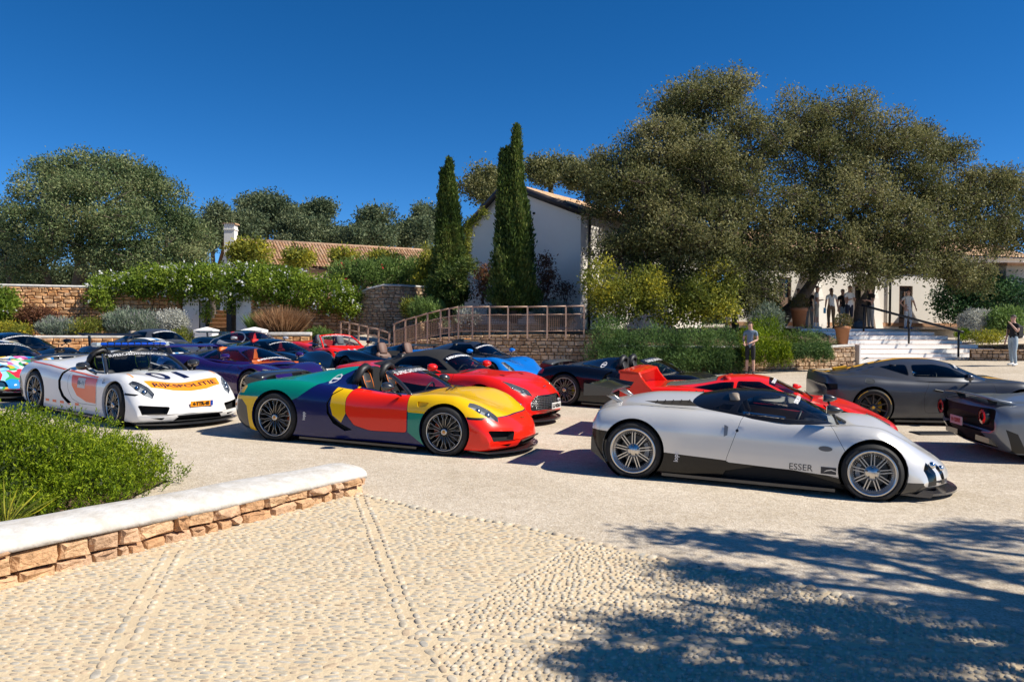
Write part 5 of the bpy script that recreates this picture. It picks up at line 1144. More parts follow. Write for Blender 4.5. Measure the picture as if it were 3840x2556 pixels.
def car_classic():
 p = paint('graphite_metallic', (.13, .135, .14), .28, .6, .7)
 body = dict(x=(-2.2, 2.3), wmax=.89, n=76, top=[(-2.2, .5), (-2.14, .7), (-1.8, .86), (-1.2, .95), (-.4, .98), (.3, .98), (.6, .97), (1.2, .93), (1.8, .85), (2.15, .72), (2.27, .6), (2.3, .5)],
  crest=[(-2.2, .48), (-2.14, .68), (-1.8, .82), (-1.3, .88), (-.6, .87), (.2, .87), (.9, .89), (1.4, .91), (1.9, .87), (2.15, .78), (2.27, .62), (2.3, .5)], sh=[(-2.2, .42), (-1.2, .6), (.5, .6), (1.5, .62), (2.1, .55), (2.3, .44)],
  w=[(-2.2, .62), (-2.0, .78), (-1.3, .885), (0, .88), (1.3, .89), (1.9, .86), (2.2, .76), (2.3, .7)], bot=[(-2.2, .36), (-1.9, .24), (-1.4, .17), (1.8, .17), (2.2, .26), (2.3, .38)], cy=[(-2.2, .7), (-1, .78), (.5, .82), (1.5, .84), (2.3, .8)], bow=(.14, .2), bowx=(1.6, -1.2), nup=2.0)
 cab = dict(x=(-1.7, .66), roof=[(-1.7, .93), (-1.2, 1.1), (-.7, 1.26), (-.3, 1.31), (0, 1.30), (.25, 1.24), (.5, 1.07), (.66, .96)], rw=[(-1.7, .4), (-.3, .5), (.66, .5)], bw=[(-1.7, .55), (-.8, .72), (.2, .73), (.66, .62)], bz=[(-1.7, .84), (-.3, .9), (.66, .9)], **{'pow': 2.5, 'bow': (.14, .1)})
 def f(root, bv, cv):
  for s_ in (-1, 1):
   l = MB(); l.lathe([(.0, .03), (.06, .025), (.09, 0), (.1, -.03)], 18, 0, 'X', (2.2, s_ * .66, .70)); l.build('headlight', [mat('lamp_glass_pale', (.55, .57, .6), .1, .3)], root)
   l = MB(); l.lathe([(.1, -.03), (.105, .0), (.09, .012)], 18, 0, 'X', (2.2, s_ * .66, .70)); l.build('headlight_ring', [CHROME], root)
   b = MB(); b.box((1.7, s_ * .3, .872), (.5, .05, .02), ry=.15, bev=.01); b.build('bonnet_ridge', [p], root)
  b = MB(); b.tube([(2.28, y, .46) for y in (-.6, -.3, 0, .3, .6)], .035, 8); b.build('front_bumper', [CHROME], root)
 sp = dict(label='grey classic gullwing-style coupe with rounded roof, below the lavender bed', paint=p, wb=2.4, pos=(-10.4, 23.5, -32), body=body, cab=cab,
  wheels=wheels('sl', .335, .2, .335, .2, .85, .86, 'spoke', SILVER, None, 12, .17, .18), reg=std_reg(p, -.5, .5, .85) + [(0, rnd([(-.42, .4), (.42, .4), (.4, .6), (-.4, .6)], .08, 3), 'f', MATT, 'grille', lambda c, n: c.x > 1.8 and n.x > .1, (-.08, 0, 0))], tub=[(-.7, -.55), (.3, -.57), (.45, 0), (.3, .57), (-.7, .55)],
  glass=[(rnd([(-.52, .97), (-.46, 1.2), (.0, 1.21), (.26, .97)], .05, 2), 'side_window'), (rnd([(-1.05, .99), (-.6, .97), (-.56, 1.19), (-.75, 1.17)], .04, 2), 'quarter_window')], screen=[(.22, -.44), (.52, -.56), (.6, 0), (.52, .56), (.22, .44)],
  banner=(.26, 1.22, .38, .075), cabin=dict(seatkey='tan', m1=mat('tan_leather', (.22, .17, .13), .5), m2=mat('tan_leather2', (.25, .2, .15), .5), sx=-.5, sz=.42, sy=.32, dash=(.16, .92, .52)), post=[f, wiper(.56, .99)])
 return build_car(sp)
def car_striped():
 p = paint('dark_slate', (.02, .024, .032), .25, .3, .8); sb = mat('stripe_blue', (.08, .3, .6), .4)
 def st(sk):
  for y0, y1, m in ((-.20, -.05, WHITE), (.05, .20, WHITE), (-.045, .045, sb)): sk.region([(-2.4, y0), (2.5, y0), (2.5, y1), (-2.4, y1)], 't', m, 'centre_stripe', lambda c, n: n.z > .1)
 def f(root, bv, cv):
  for s_ in (-1, 1):
   for x, y in ((1.78, .72), (1.95, .55)):
    l = MB(); l.lathe([(0, .02), (.07, .015), (.085, 0)], 16, 0, 'X'); l.build('headlight', [mat('lamp_glass_pale', (.55, .57, .6), .1, .3)], root, (x, s_ * y, .63), (0, -.55, 0))
    l = MB(); l.lathe([(.085, 0), (.095, .01), (.10, -.03)], 16, 0, 'X'); l.build('headlight_ring', [BLACK], root, (x, s_ * y, .63), (0, -.55, 0))
 sp = dict(label='dark slate coupe with white and blue centre stripes and round headlamps, behind the light bar', paint=p, wb=2.71, pos=(-9.2, 20.3, -36), body=mid(-2.2, 2.25, .98, 1.0), cab=midcab(-1.5, 1.2, 1.15, .82, .78), gm=DGLASS, gm2=DGLASS, pre=[st], cabpre=[st],
  wheels=wheels('str', .335, .25, .345, .255, .95, .96, 'spoke', SILVER, None, 10), reg=std_reg(p, -.4, .9, .80), tub=[(-.5, -.6), (.65, -.64), (.85, 0), (.65, .64), (-.5, .6)], banner=(.46, 1.09, .48, .095), cabin=dict(seatkey='black', m1=LEATHER, m2=LEATHER, sx=-.05, sz=.32, dash=(.62, .78, .6)),
  mirror=((.62, 1.02, .95), (.7, .82, .83), p, (.1, .11, .06)), post=[f, blade(-1.85, 1.13, .82, .26, BLACK, tilt=.05, struts=([(-2.0, .85), (-1.9, .85), (-1.95, 1.14), (-2.06, 1.15)], .6))], **std_glass(-1.5, 1.2, 1.15, .82))
 return build_car(sp)
def car_blackleft():
 p = paint('black_left', (.004, .005, .006), .15, 0, 1)
 sp = dict(label='black coupe with clear round-cornered headlamps at the left, in front of the low stone planter', paint=p, wb=2.7, pos=(-13.1, 21.0, -35), body=mid(-2.25, 2.3, .98, 1.0), cab=midcab(-1.5, 1.2, 1.16, .82, .78), gm=DGLASS, gm2=DGLASS,
  wheels=wheels('bl', .335, .25, .345, .255, .95, .96, 'spoke', BLACK, None, 10), reg=std_reg(p, -.4, .9, .80), lamps=[([(1.6, .86), (1.88, .84), (2.06, .72), (2.02, .56), (1.75, .6)], 't', HEAD, (-.02, 0, -.06), dict(bulbs=[((1.82, .74, .58), .05), ((1.95, .66, .53), .045)]))],
  tub=[(-.5, -.6), (.65, -.64), (.85, 0), (.65, .64), (-.5, .6)], banner=(.46, 1.09, .48, .095), cabin=dict(seatkey='black', m1=LEATHER, m2=LEATHER, sx=-.05, sz=.32, dash=(.62, .78, .6)), mirror=((.62, 1.02, .95), (.7, .82, .83), p, (.1, .11, .06)), post=[splitter(2.3, .88, .44, .09, .12, CARBON)], **std_glass(-1.5, 1.2, 1.16, .82))
 return build_car(sp)
def art_paint():
 m = bpy.data.materials.new('paint_art_wrap'); m.use_nodes = True; t = m.node_tree; b = t.nodes['Principled BSDF']; b.inputs['Roughness'].default_value = .3; b.inputs['Coat Weight'].default_value = .6
 c = t.nodes.new('ShaderNodeTexCoord'); n = t.nodes.new('ShaderNodeTexNoise'); n.inputs['Scale'].default_value = 2.5; n.inputs['Detail'].default_value = 1
 mx = t.nodes.new('ShaderNodeVectorMath'); mx.operation = 'MULTIPLY_ADD'; mx.inputs[1].default_value = (.5, .5, .5)
 t.links.new(c.outputs['Object'], n.inputs['Vector']); t.links.new(n.outputs['Color'], mx.inputs[0]); t.links.new(c.outputs['Object'], mx.inputs[2])
 v = t.nodes.new('ShaderNodeTexVoronoi'); v.inputs['Scale'].default_value = 7; t.links.new(mx.outputs[0], v.inputs['Vector'])
 s_ = t.nodes.new('ShaderNodeSeparateColor'); t.links.new(v.outputs['Color'], s_.inputs[0])
 r = t.nodes.new('ShaderNodeValToRGB'); r.color_ramp.interpolation = 'CONSTANT'; e = r.color_ramp.elements
 cols = [(.8, .8, .8), (.7, .03, .05), (.8, .8, .78), (.02, .25, .6), (.8, .5, .02), (.8, .78, .8), (.05, .4, .1), (.75, .15, .4), (.02, .02, .03), (.3, .6, .75)]
 while len(e) < len(cols): e.new(.5)
 for i, k in enumerate(cols): e[i].position = i / len(cols); e[i].color = (*k, 1)
 t.links.new(s_.outputs[0], r.inputs[0]); t.links.new(r.outputs[0], b.inputs['Base Color']); return m
def car_art():
 p = art_paint()
 sp = dict(label='coupe in a many-coloured patterned wrap, cut off by the left edge of the photo', paint=p, wb=2.7, pos=(-11.15, 17.25, -42), body=mid(-2.25, 2.3, .98, 1.0), cab=midcab(-1.5, 1.2, 1.13, .82, .78), gm=DGLASS, gm2=DGLASS,
  wheels=wheels('art', .335, .25, .345, .255, .95, .96, 'spoke', BLACK, None, 10), reg=[(1, [(1.4, 0), (2.6, 0), (2.6, .27), (1.4, .27)], 's', CARBON, 'front_bumper', any_), (1, rnd([(.42, .3), (.84, .34), (.84, .46), (.46, .42)], .03, 2), 'f', mat('intake_teal', (.01, .05, .1), .3), 'front_intake', FRONT, (-.05, 0, 0))],
  lamps=[([(1.6, .84), (1.9, .82), (2.06, .72), (1.9, .66)], 't', HEAD, (-.02, 0, -.06), {})], tub=[(-.5, -.6), (.65, -.64), (.85, 0), (.65, .64), (-.5, .6)], banner=(.46, 1.06, .48, .09), cabin=dict(seatkey='black', m1=LEATHER, m2=LEATHER, sx=-.05, sz=.32, dash=(.62, .78, .6)),
  mirror=((.62, 1.02, .93), (.7, .82, .83), BLACK, (.1, .11, .06)), post=[splitter(2.3, .88, .44, .09, .12, CARBON)], **std_glass(-1.5, 1.2, 1.13, .82))
 return build_car(sp)
CARS = [car_white, car_multicolour, car_blackroadster, car_silver, car_wedge, car_greygt, car_greyrear, car_softtop, car_purple, car_blackcoupe, car_twotone, car_redspider, car_barchetta, car_blue, car_classic, car_striped, car_blackleft, car_art]
# ================================================================== the place
RNG = random.Random(7); NP = np.random.default_rng(11)
def node_mat(name, build):
 if name in _M: return _M[name]
 m = bpy.data.materials.new(name); m.use_nodes = True; t = m.node_tree; b = t.nodes['Principled BSDF']
 N = lambda ty, **k: _nn(t, ty, k); build(t, b, N, t.links.new); _M[name] = m; return m
def _nn(t, ty, k):
 n = t.nodes.new('ShaderNode' + ty)
 for a, v in k.items():
  if a in n.inputs: n.inputs[a].default_value = v
  else: setattr(n, a, v)
 return n
def ramp(N, L, src, stops):
 r = N('ValToRGB'); e = r.color_ramp.elements
 while len(e) < len(stops): e.new(.5)
 for i, (p, c) in enumerate(stops): e[i].position = p; e[i].color = (*c, 1)
 L(src, r.inputs[0]); return r.outputs[0]
def rnd_mat(name, cols, rough=.85, bump=(40, .3, .01), spec=.2, mottle=6.0):
 def bld(t, b, N, L):
  at_ = N('Attribute'); at_.attribute_name = 'rnd'; oi = N('ObjectInfo'); ad = N('Math', operation='ADD'); L(at_.outputs['Fac'], ad.inputs[0]); L(oi.outputs['Random'], ad.inputs[1])
  fr = N('Math', operation='FRACT'); L(ad.outputs[0], fr.inputs[0])
  c = ramp(N, L, fr.outputs[0], [(i / (len(cols) - 1), k) for i, k in enumerate(cols)])
  tc = N('TexCoord'); gm = N('NewGeometry'); n = N('TexNoise', Scale=mottle, Detail=5.0, Roughness=.7); L(gm.outputs['Position'], n.inputs['Vector'])
  mr = N('MapRange'); mr.inputs['From Min'].default_value = .3; mr.inputs['From Max'].default_value = .7; mr.inputs['To Min'].default_value = .62; mr.inputs['To Max'].default_value = 1.25; L(n.outputs['Fac'], mr.inputs['Value'])
  mx = N('MixRGB', blend_type='MULTIPLY'); mx.inputs['Fac'].default_value = 1; L(c, mx.inputs['Color1']); L(mr.outputs[0], mx.inputs['Color2']); L(mx.outputs[0], b.inputs['Base Color'])
  b.inputs['Roughness'].default_value = rough; b.inputs['Specular IOR Level'].default_value = spec
  if bump:
   n2 = N('TexNoise', Scale=bump[0], Detail=6.0); L(gm.outputs['Position'], n2.inputs['Vector']); bp = N('Bump', Strength=bump[1], Distance=bump[2]); L(n2.outputs['Fac'], bp.inputs['Height']); L(bp.outputs[0], b.inputs['Normal'])
 return node_mat(name, bld)
def gravel_build(t, b, N, L):
 gm = N('NewGeometry'); P = gm.outputs['Position']
 v = N('TexVoronoi', Scale=75.0); L(P, v.inputs['Vector']); sc = N('SeparateColor'); L(v.outputs['Color'], sc.inputs[0])
 c1 = ramp(N, L, sc.outputs[0], [(0, (.47, .40, .31)), (.3, (.57, .50, .40)), (.75, (.63, .57, .47)), (1, (.71, .66, .58))])
 n = N('TexNoise', Scale=.6, Detail=7.0, Roughness=.62); L(P, n.inputs['Vector']); c2 = ramp(N, L, n.outputs['Fac'], [(.3, (.82, .78, .72)), (.7, (1.06, 1.04, 1.02))])
 n3 = N('TexNoise', Scale=9.0, Detail=6.0, Roughness=.7); L(P, n3.inputs['Vector']); c3 = ramp(N, L, n3.outputs['Fac'], [(.3, (.84, .82, .8)), (.65, (1.05, 1.05, 1.05))])
 m1 = N('MixRGB', blend_type='MULTIPLY', Fac=1.0); L(c1, m1.inputs['Color1']); L(c2, m1.inputs['Color2'])
 m2 = N('MixRGB', blend_type='MULTIPLY', Fac=1.0); L(m1.outputs[0], m2.inputs['Color1']); L(c3, m2.inputs['Color2']); L(m2.outputs[0], b.inputs['Base Color'])
 b.inputs['Roughness'].default_value = .95; b.inputs['Specular IOR Level'].default_value = .1
 bp = N('Bump', Strength=.35, Distance=.01); L(v.outputs['Distance'], bp.inputs['Height'])
 bp2 = N('Bump', Strength=.4, Distance=.05); L(n3.outputs['Fac'], bp2.inputs['Height']); L(bp.outputs[0], bp2.inputs['Normal']); L(bp2.outputs[0], b.inputs['Normal'])
GRAVEL = node_mat('gravel', gravel_build)
MORTAR = mat('sandy_mortar', (.66, .54, .36), .95, spec=.1, bump=(45, .5, .012), vary=(3, (.54, .42, .27), .8))
COBBLE = rnd_mat('river_cobble', [(.54, .46, .33), (.45, .40, .31), (.58, .49, .36), (.42, .39, .33), (.61, .53, .40), (.54, .41, .27), (.50, .45, .36)], .75, (30, .3, .006), .25, 18)
STONE = rnd_mat('ochre_wall_stone', [(.62, .32, .13), (.70, .40, .19), (.55, .28, .12), (.68, .43, .24), (.62, .36, .18), (.74, .48, .28)], .95, (22, .6, .03), .1, 5)
STONE2 = rnd_mat('tawny_wall_stone', [(.50, .33, .20), (.58, .42, .27), (.42, .27, .16), (.62, .46, .31), (.52, .37, .25)], .95, (22, .6, .03), .1, 5)
NEARSTONE = rnd_mat('near_wall_stone', [(.56, .33, .17), (.66, .43, .25), (.50, .28, .14), (.62, .41, .26), (.48, .31, .19)], .95, (38, 1.0, .02), .1, 14)
JOINT = mat('dark_joint', (.16, .09, .045), .95, spec=.05, bump=(30, .5, .03))
def plaster(name, col, dirt, sc=1.2):
 return mat(name, col, .9, spec=.15, bump=(35, .25, .01), vary=(sc, dirt, .55))
WHITEWASH = plaster('whitewash', (.84, .83, .81), (.7, .66, .6)); CAPWHITE = mat('white_coping', (.68, .67, .645), .9, spec=.1, bump=(18, .5, .02), vary=(5, (.40, .35, .27), .75))
HOUSEWHITE = plaster('house_render', (.88, .84, .77), (.76, .72, .65), .6)
TILE = rnd_mat('clay_tile', [(.40, .22, .12), (.46, .29, .17), (.34, .19, .11), (.50, .34, .22), (.42, .27, .18)], .9, (30, .4, .01), .1, 3)
RAILPAINT = mat('brown_rail', (.42, .27, .19), .5, .05); BLACKIRON = mat('black_iron', (.012, .014, .02), .4, .3)
WOOD = mat('weathered_wood', (.11, .07, .045), .85, bump=(20, .5, .02), vary=(4, (.2, .14, .1), .8))
# ------------------------------------------------------------------ ground
def sheet(name, xs, ys, zf, m, kind='structure'):
 V = [(x, y, zf(x, y)) for y in ys for x in xs]; n = len(xs)
 Fc = [(j * n + i, j * n + i + 1, (j + 1) * n + i + 1, (j + 1) * n + i) for j in range(len(ys) - 1) for i in range(n - 1)]
 return tag(link(name, mesh(name, V, Fc, m, True)), kind=kind)
xs_ = [-500, -200, -90, -60, -45, -35] + [x for x in np.arange(-28, 29, 1.0)] + [35, 45, 60, 90, 200, 500]
ys_ = [-60, -20, -8] + [y for y in np.arange(-3, 40, 1.0)] + [45, 55, 70, 100, 200, 500]
tag(sheet('gravel_ground', xs_, ys_, gz, GRAVEL), 'pale beige gravel of the parking court')
# ------------------------------------------------------------------ stone walls
def unit_stones(n=9, seed=3):
 r = random.Random(seed); out = []
 for k in range(n):
  j = lambda a: r.uniform(-a, a); V = []
  for x, z in ((-.5, -.5), (.5, -.5), (.5, .5), (-.5, .5)): V.append((x, .5, z))
  o = [(x * (1 + j(.04)), -.18 + j(.1), z * (1 + j(.10))) for x, z in ((-.5, -.5), (0, -.5), (.5, -.5), (.5, 0), (.5, .5), (0, .5), (-.5, .5), (-.5, 0))]
  i_ = [(x * (.80 + j(.08)), -.5 + j(.16), z * (.74 + j(.12))) for x, z in ((-.5, -.5), (0, -.52), (.5, -.5), (.5, 0), (.5, .5), (0, .52), (-.5, .5), (-.5, 0))]
  V += o + i_; b = 4; c = 12
  Fc = [(0, 1, b + 2, b + 1, b), (1, 2, b + 4, b + 3, b + 2), (2, 3, b + 6, b + 5, b + 4), (3, 0, b, b + 7, b + 6)]
  for q in range(8): Fc.append((b + q, b + (q + 1) % 8, c + (q + 1) % 8, c + q))
  Fc += [(c, c + 1, c + 7), (c + 1, c + 2, c + 3, c + 7), (c + 7, c + 3, c + 4, c + 6), (c + 4, c + 5, c + 6)]
  out.append((V, Fc))
 return out
_US = unit_stones()
def stone_meshes(m):
 k = ('us', m.name)
 if k not in _WH: _WH[k] = [mesh('stone', V, Fc, m) for V, Fc in _US]
 return _WH[k]
def stone_face(parent, path, zb, zt, m, rowh=.16, lens=(.2, .45), depth=.12, gap=.014, limit=300, seed=1, flip=False, joint=None, order=None, split=.18, tilt=.03):
 r = random.Random(seed); P = [Vector((p[0], p[1])) for p in path]; S_ = [0]
 for a, b in zip(P, P[1:]): S_.append(S_[-1] + (b - a).length)
 T = S_[-1]
 def pos(s):
  s = min(max(s, 0), T)
  for i in range(len(P) - 1):
   if s <= S_[i + 1] or i == len(P) - 2:
    d = (P[i + 1] - P[i]).normalized(); return P[i] + d * (s - S_[i]), d
 items = []; zmin = min(zb(T * i / 20) for i in range(21)); zmax = max(zt(T * i / 20) for i in range(21)); z = zmin
 while z < zmax:
  h = rowh * r.uniform(.65, 1.45); s = -r.uniform(0, lens[0])
  while s < T:
   L = r.uniform(*lens) * (1.0 if r.random() > .15 else .5); s0, s1 = max(s, 0), min(s + L, T); s += L
   if s1 - s0 < .06: continue
   sm = (s0 + s1) / 2; lo, hi = max(z, zb(sm)), min(z + h, zt(sm))
   if hi - lo < .04: continue
   if r.random() < split and hi - lo > rowh * .95:
    mid_ = lo + (hi - lo) * r.uniform(.4, .6); items += [(sm, s1 - s0, lo, mid_), (sm, s1 - s0, mid_, hi)]
   else: items.append((sm, s1 - s0, lo, hi))
  z += h
 mm = stone_meshes(m)
 if order: items.sort(key=lambda it: order(pos(it[0])[0], (it[2] + it[3]) / 2))
 else: r.shuffle(items)
 V = []; Fc = []; A = []
 for k, (sm, L, lo, hi) in enumerate(items):
  p, d = pos(sm); n = Vector((d.y, -d.x)); ang = math.atan2(d.y, d.x); sc = (max(L - gap, .03), depth * r.uniform(.85, 1.25), max(hi - lo - gap, .03)); roll = r.uniform(-tilt, tilt)
  c = Vector((p.x, p.y, (lo + hi) / 2)) + Vector((n.x, n.y, 0)) * (sc[1] * .5 - depth * .5)
  if k < limit: link('stone', mm[k % len(mm)], parent, c, (0, roll, ang), sc)
  else:
   M = Matrix.LocRotScale(c, Matrix.Rotation(ang, 3, 'Z') @ Matrix.Rotation(roll, 3, 'Y'), Vector(sc)); b = len(V); v, f = _US[k % len(_US)]
   V += [M @ Vector(q) for q in v]; Fc += [[b + i for i in q] for q in f]; A += [r.random()] * len(f)
 if V:
  me = mesh('small_stones', V, Fc, m); a = me.attributes.new('rnd', 'FLOAT', 'FACE'); a.data.foreach_set('value', A); tag(link('small_stones', me, parent), kind='stuff')
 return len(items)
def ribbon(name, path, prof, m, parent=None, smooth=False, cap=True):
 n = len(prof); V = []; Fc = []; k = len(path)
 for i, p in enumerate(path):
  a, b = Vector(path[max(i - 1, 0)][:2]), Vector(path[min(i + 1, k - 1)][:2]); d = (b - a).normalized(); r_ = Vector((d.y, -d.x))
  for q, z in prof: V.append((p[0] + r_.x * q, p[1] + r_.y * q, p[2] + z))
 for i in range(k - 1):
  for j in range(n): Fc.append((i * n + j, i * n + (j + 1) % n, i * n + n + (j + 1) % n, i * n + n + j))
 if cap: Fc += [tuple(range(n))[::-1], tuple((k - 1) * n + j for j in range(n))]
 return link(name, mesh(name, V, Fc, m, smooth), parent)
def wall(name, label, path, ztop, m, thick=.4, coping=None, cw=.1, ch=.08, cat='wall', zbase=None, **k):
 root = empty(name, (path[0][0], path[0][1], 0)); tag(root, label, cat, kind='thing'); root.location = (0, 0, 0)
 zb = [(zbase[i] if zbase else gz(p[0], p[1]) - .05) for i, p in enumerate(path)]
 V = []; Fc = []
 for i, p in enumerate(path):
  a, b = Vector(path[max(i - 1, 0)][:2]), Vector(path[min(i + 1, len(path) - 1)][:2]); d = (b - a).normalized(); r_ = Vector((d.y, -d.x))
  f, g = Vector(p[:2]) + r_ * -.02, Vector(p[:2]) - r_ * thick
  V += [(f.x, f.y, zb[i]), (f.x, f.y, ztop[i]), (g.x, g.y, ztop[i]), (g.x, g.y, zb[i])]
 for i in range(len(path) - 1):
  for j in range(4): Fc.append((i * 4 + j, i * 4 + (j + 1) % 4, i * 4 + 4 + (j + 1) % 4, i * 4 + 4 + j))
 Fc += [(3, 2, 1, 0), tuple(len(V) - 4 + j for j in range(4))]
 link('wall_core', mesh('wall_core', V, Fc, JOINT), root)
 S_ = [0]
 for a, b in zip(path, path[1:]): S_.append(S_[-1] + (Vector(b[:2]) - Vector(a[:2])).length)
 zt = lambda s: float(np.interp(s, S_, ztop)); zbf = lambda s: float(np.interp(s, S_, zb))
 stone_face(root, path, zbf, zt, m, **k)
 if coping:
  pr = [(cw * .6, .0), (cw * .75, ch * .5), (cw * .3, ch), (-thick + .0, ch), (-thick - cw * .5, ch * .5), (-thick - cw * .4, 0)]
  ribbon('coping', [(p[0], p[1], z + .002) for p, z in zip(path, ztop)], pr, coping, root)
 return root
def pts(*a): return [(p.x, p.y) for p in a]
def near_wall():
 p0, p1 = Vector((-4.6, 3.55)), gnd(1352, 1842); A = Vector((-3.52, 5.45)); B = Vector((p1.x, p1.y)); path = []
 for i in range(15):
  t = i / 14; q = (1 - t) ** 2 * p0 + 2 * t * (1 - t) * (A * 1.0 + Vector((.12, .12))) + t * t * B; path.append((q.x, q.y))
 zt = [gz(*p) + .30 - .13 * (i / 14) for i, p in enumerate(path)]
 root = wall('low_wall', 'low curved stone wall with thick rounded white cap in the left foreground', path, zt, NEARSTONE, thick=.52, rowh=.125, lens=(.14, .34), depth=.13, gap=.016, seed=5, split=.1, tilt=.07, limit=300)
 pr = [(.055, -.02), (.06, .02), (.04, .055), (-.03, .085), (-.16, .105), (-.3, .11), (-.42, .10), (-.52, .07), (-.56, .02), (-.55, -.03)]
 ext = path[:]; d = (Vector(path[-1]) - Vector(path[-2])).normalized()
 R_ = [(p[0], p[1], z) for p, z in zip(path, zt)]
 rows = [(q[0], q[1], q[2], 1.0) for q in R_]
 for e, sc in ((.05, .97), (.09, .86), (.115, .6)): q = R_[-1]; rows.append((q[0] + d.x * e, q[1] + d.y * e, q[2] - (1 - sc) * .02, sc))
 n = len(pr); V = []; Fc = []; nz = random.Random(2)
 for i, p in enumerate(rows):
  a, b = Vector(rows[max(i - 1, 0)][:2]), Vector(rows[min(i + 1, len(rows) - 1)][:2]); dd = (b - a).normalized(); r_ = Vector((dd.y, -dd.x))
  for q, z in pr:
   qq = -.25 + (q + .25) * p[3]; V.append((p[0] + r_.x * qq, p[1] + r_.y * qq, p[2] + z * (p[3] if z > 0 else 1) + nz.uniform(-.006, .006)))
 for i in range(len(rows) - 1):
  for j in range(n): Fc.append((i * n + j, i * n + (j + 1) % n, i * n + n + (j + 1) % n, i * n + n + j))
 Fc += [tuple((len(rows) - 1) * n + j for j in range(n))]
 link('coping', mesh('coping', V, Fc, CAPWHITE, True), root)
 stone_face(root, [(B.x + .0, B.y + .0), (B.x - d.y * .5 + d.x * .02, B.y + d.x * .5 + d.y * .02)], lambda s: gz(B.x, B.y) - .03, lambda s: zt[-1], NEARSTONE, .1, (.14, .3), .12, .012, 60, 8)
near_wall()
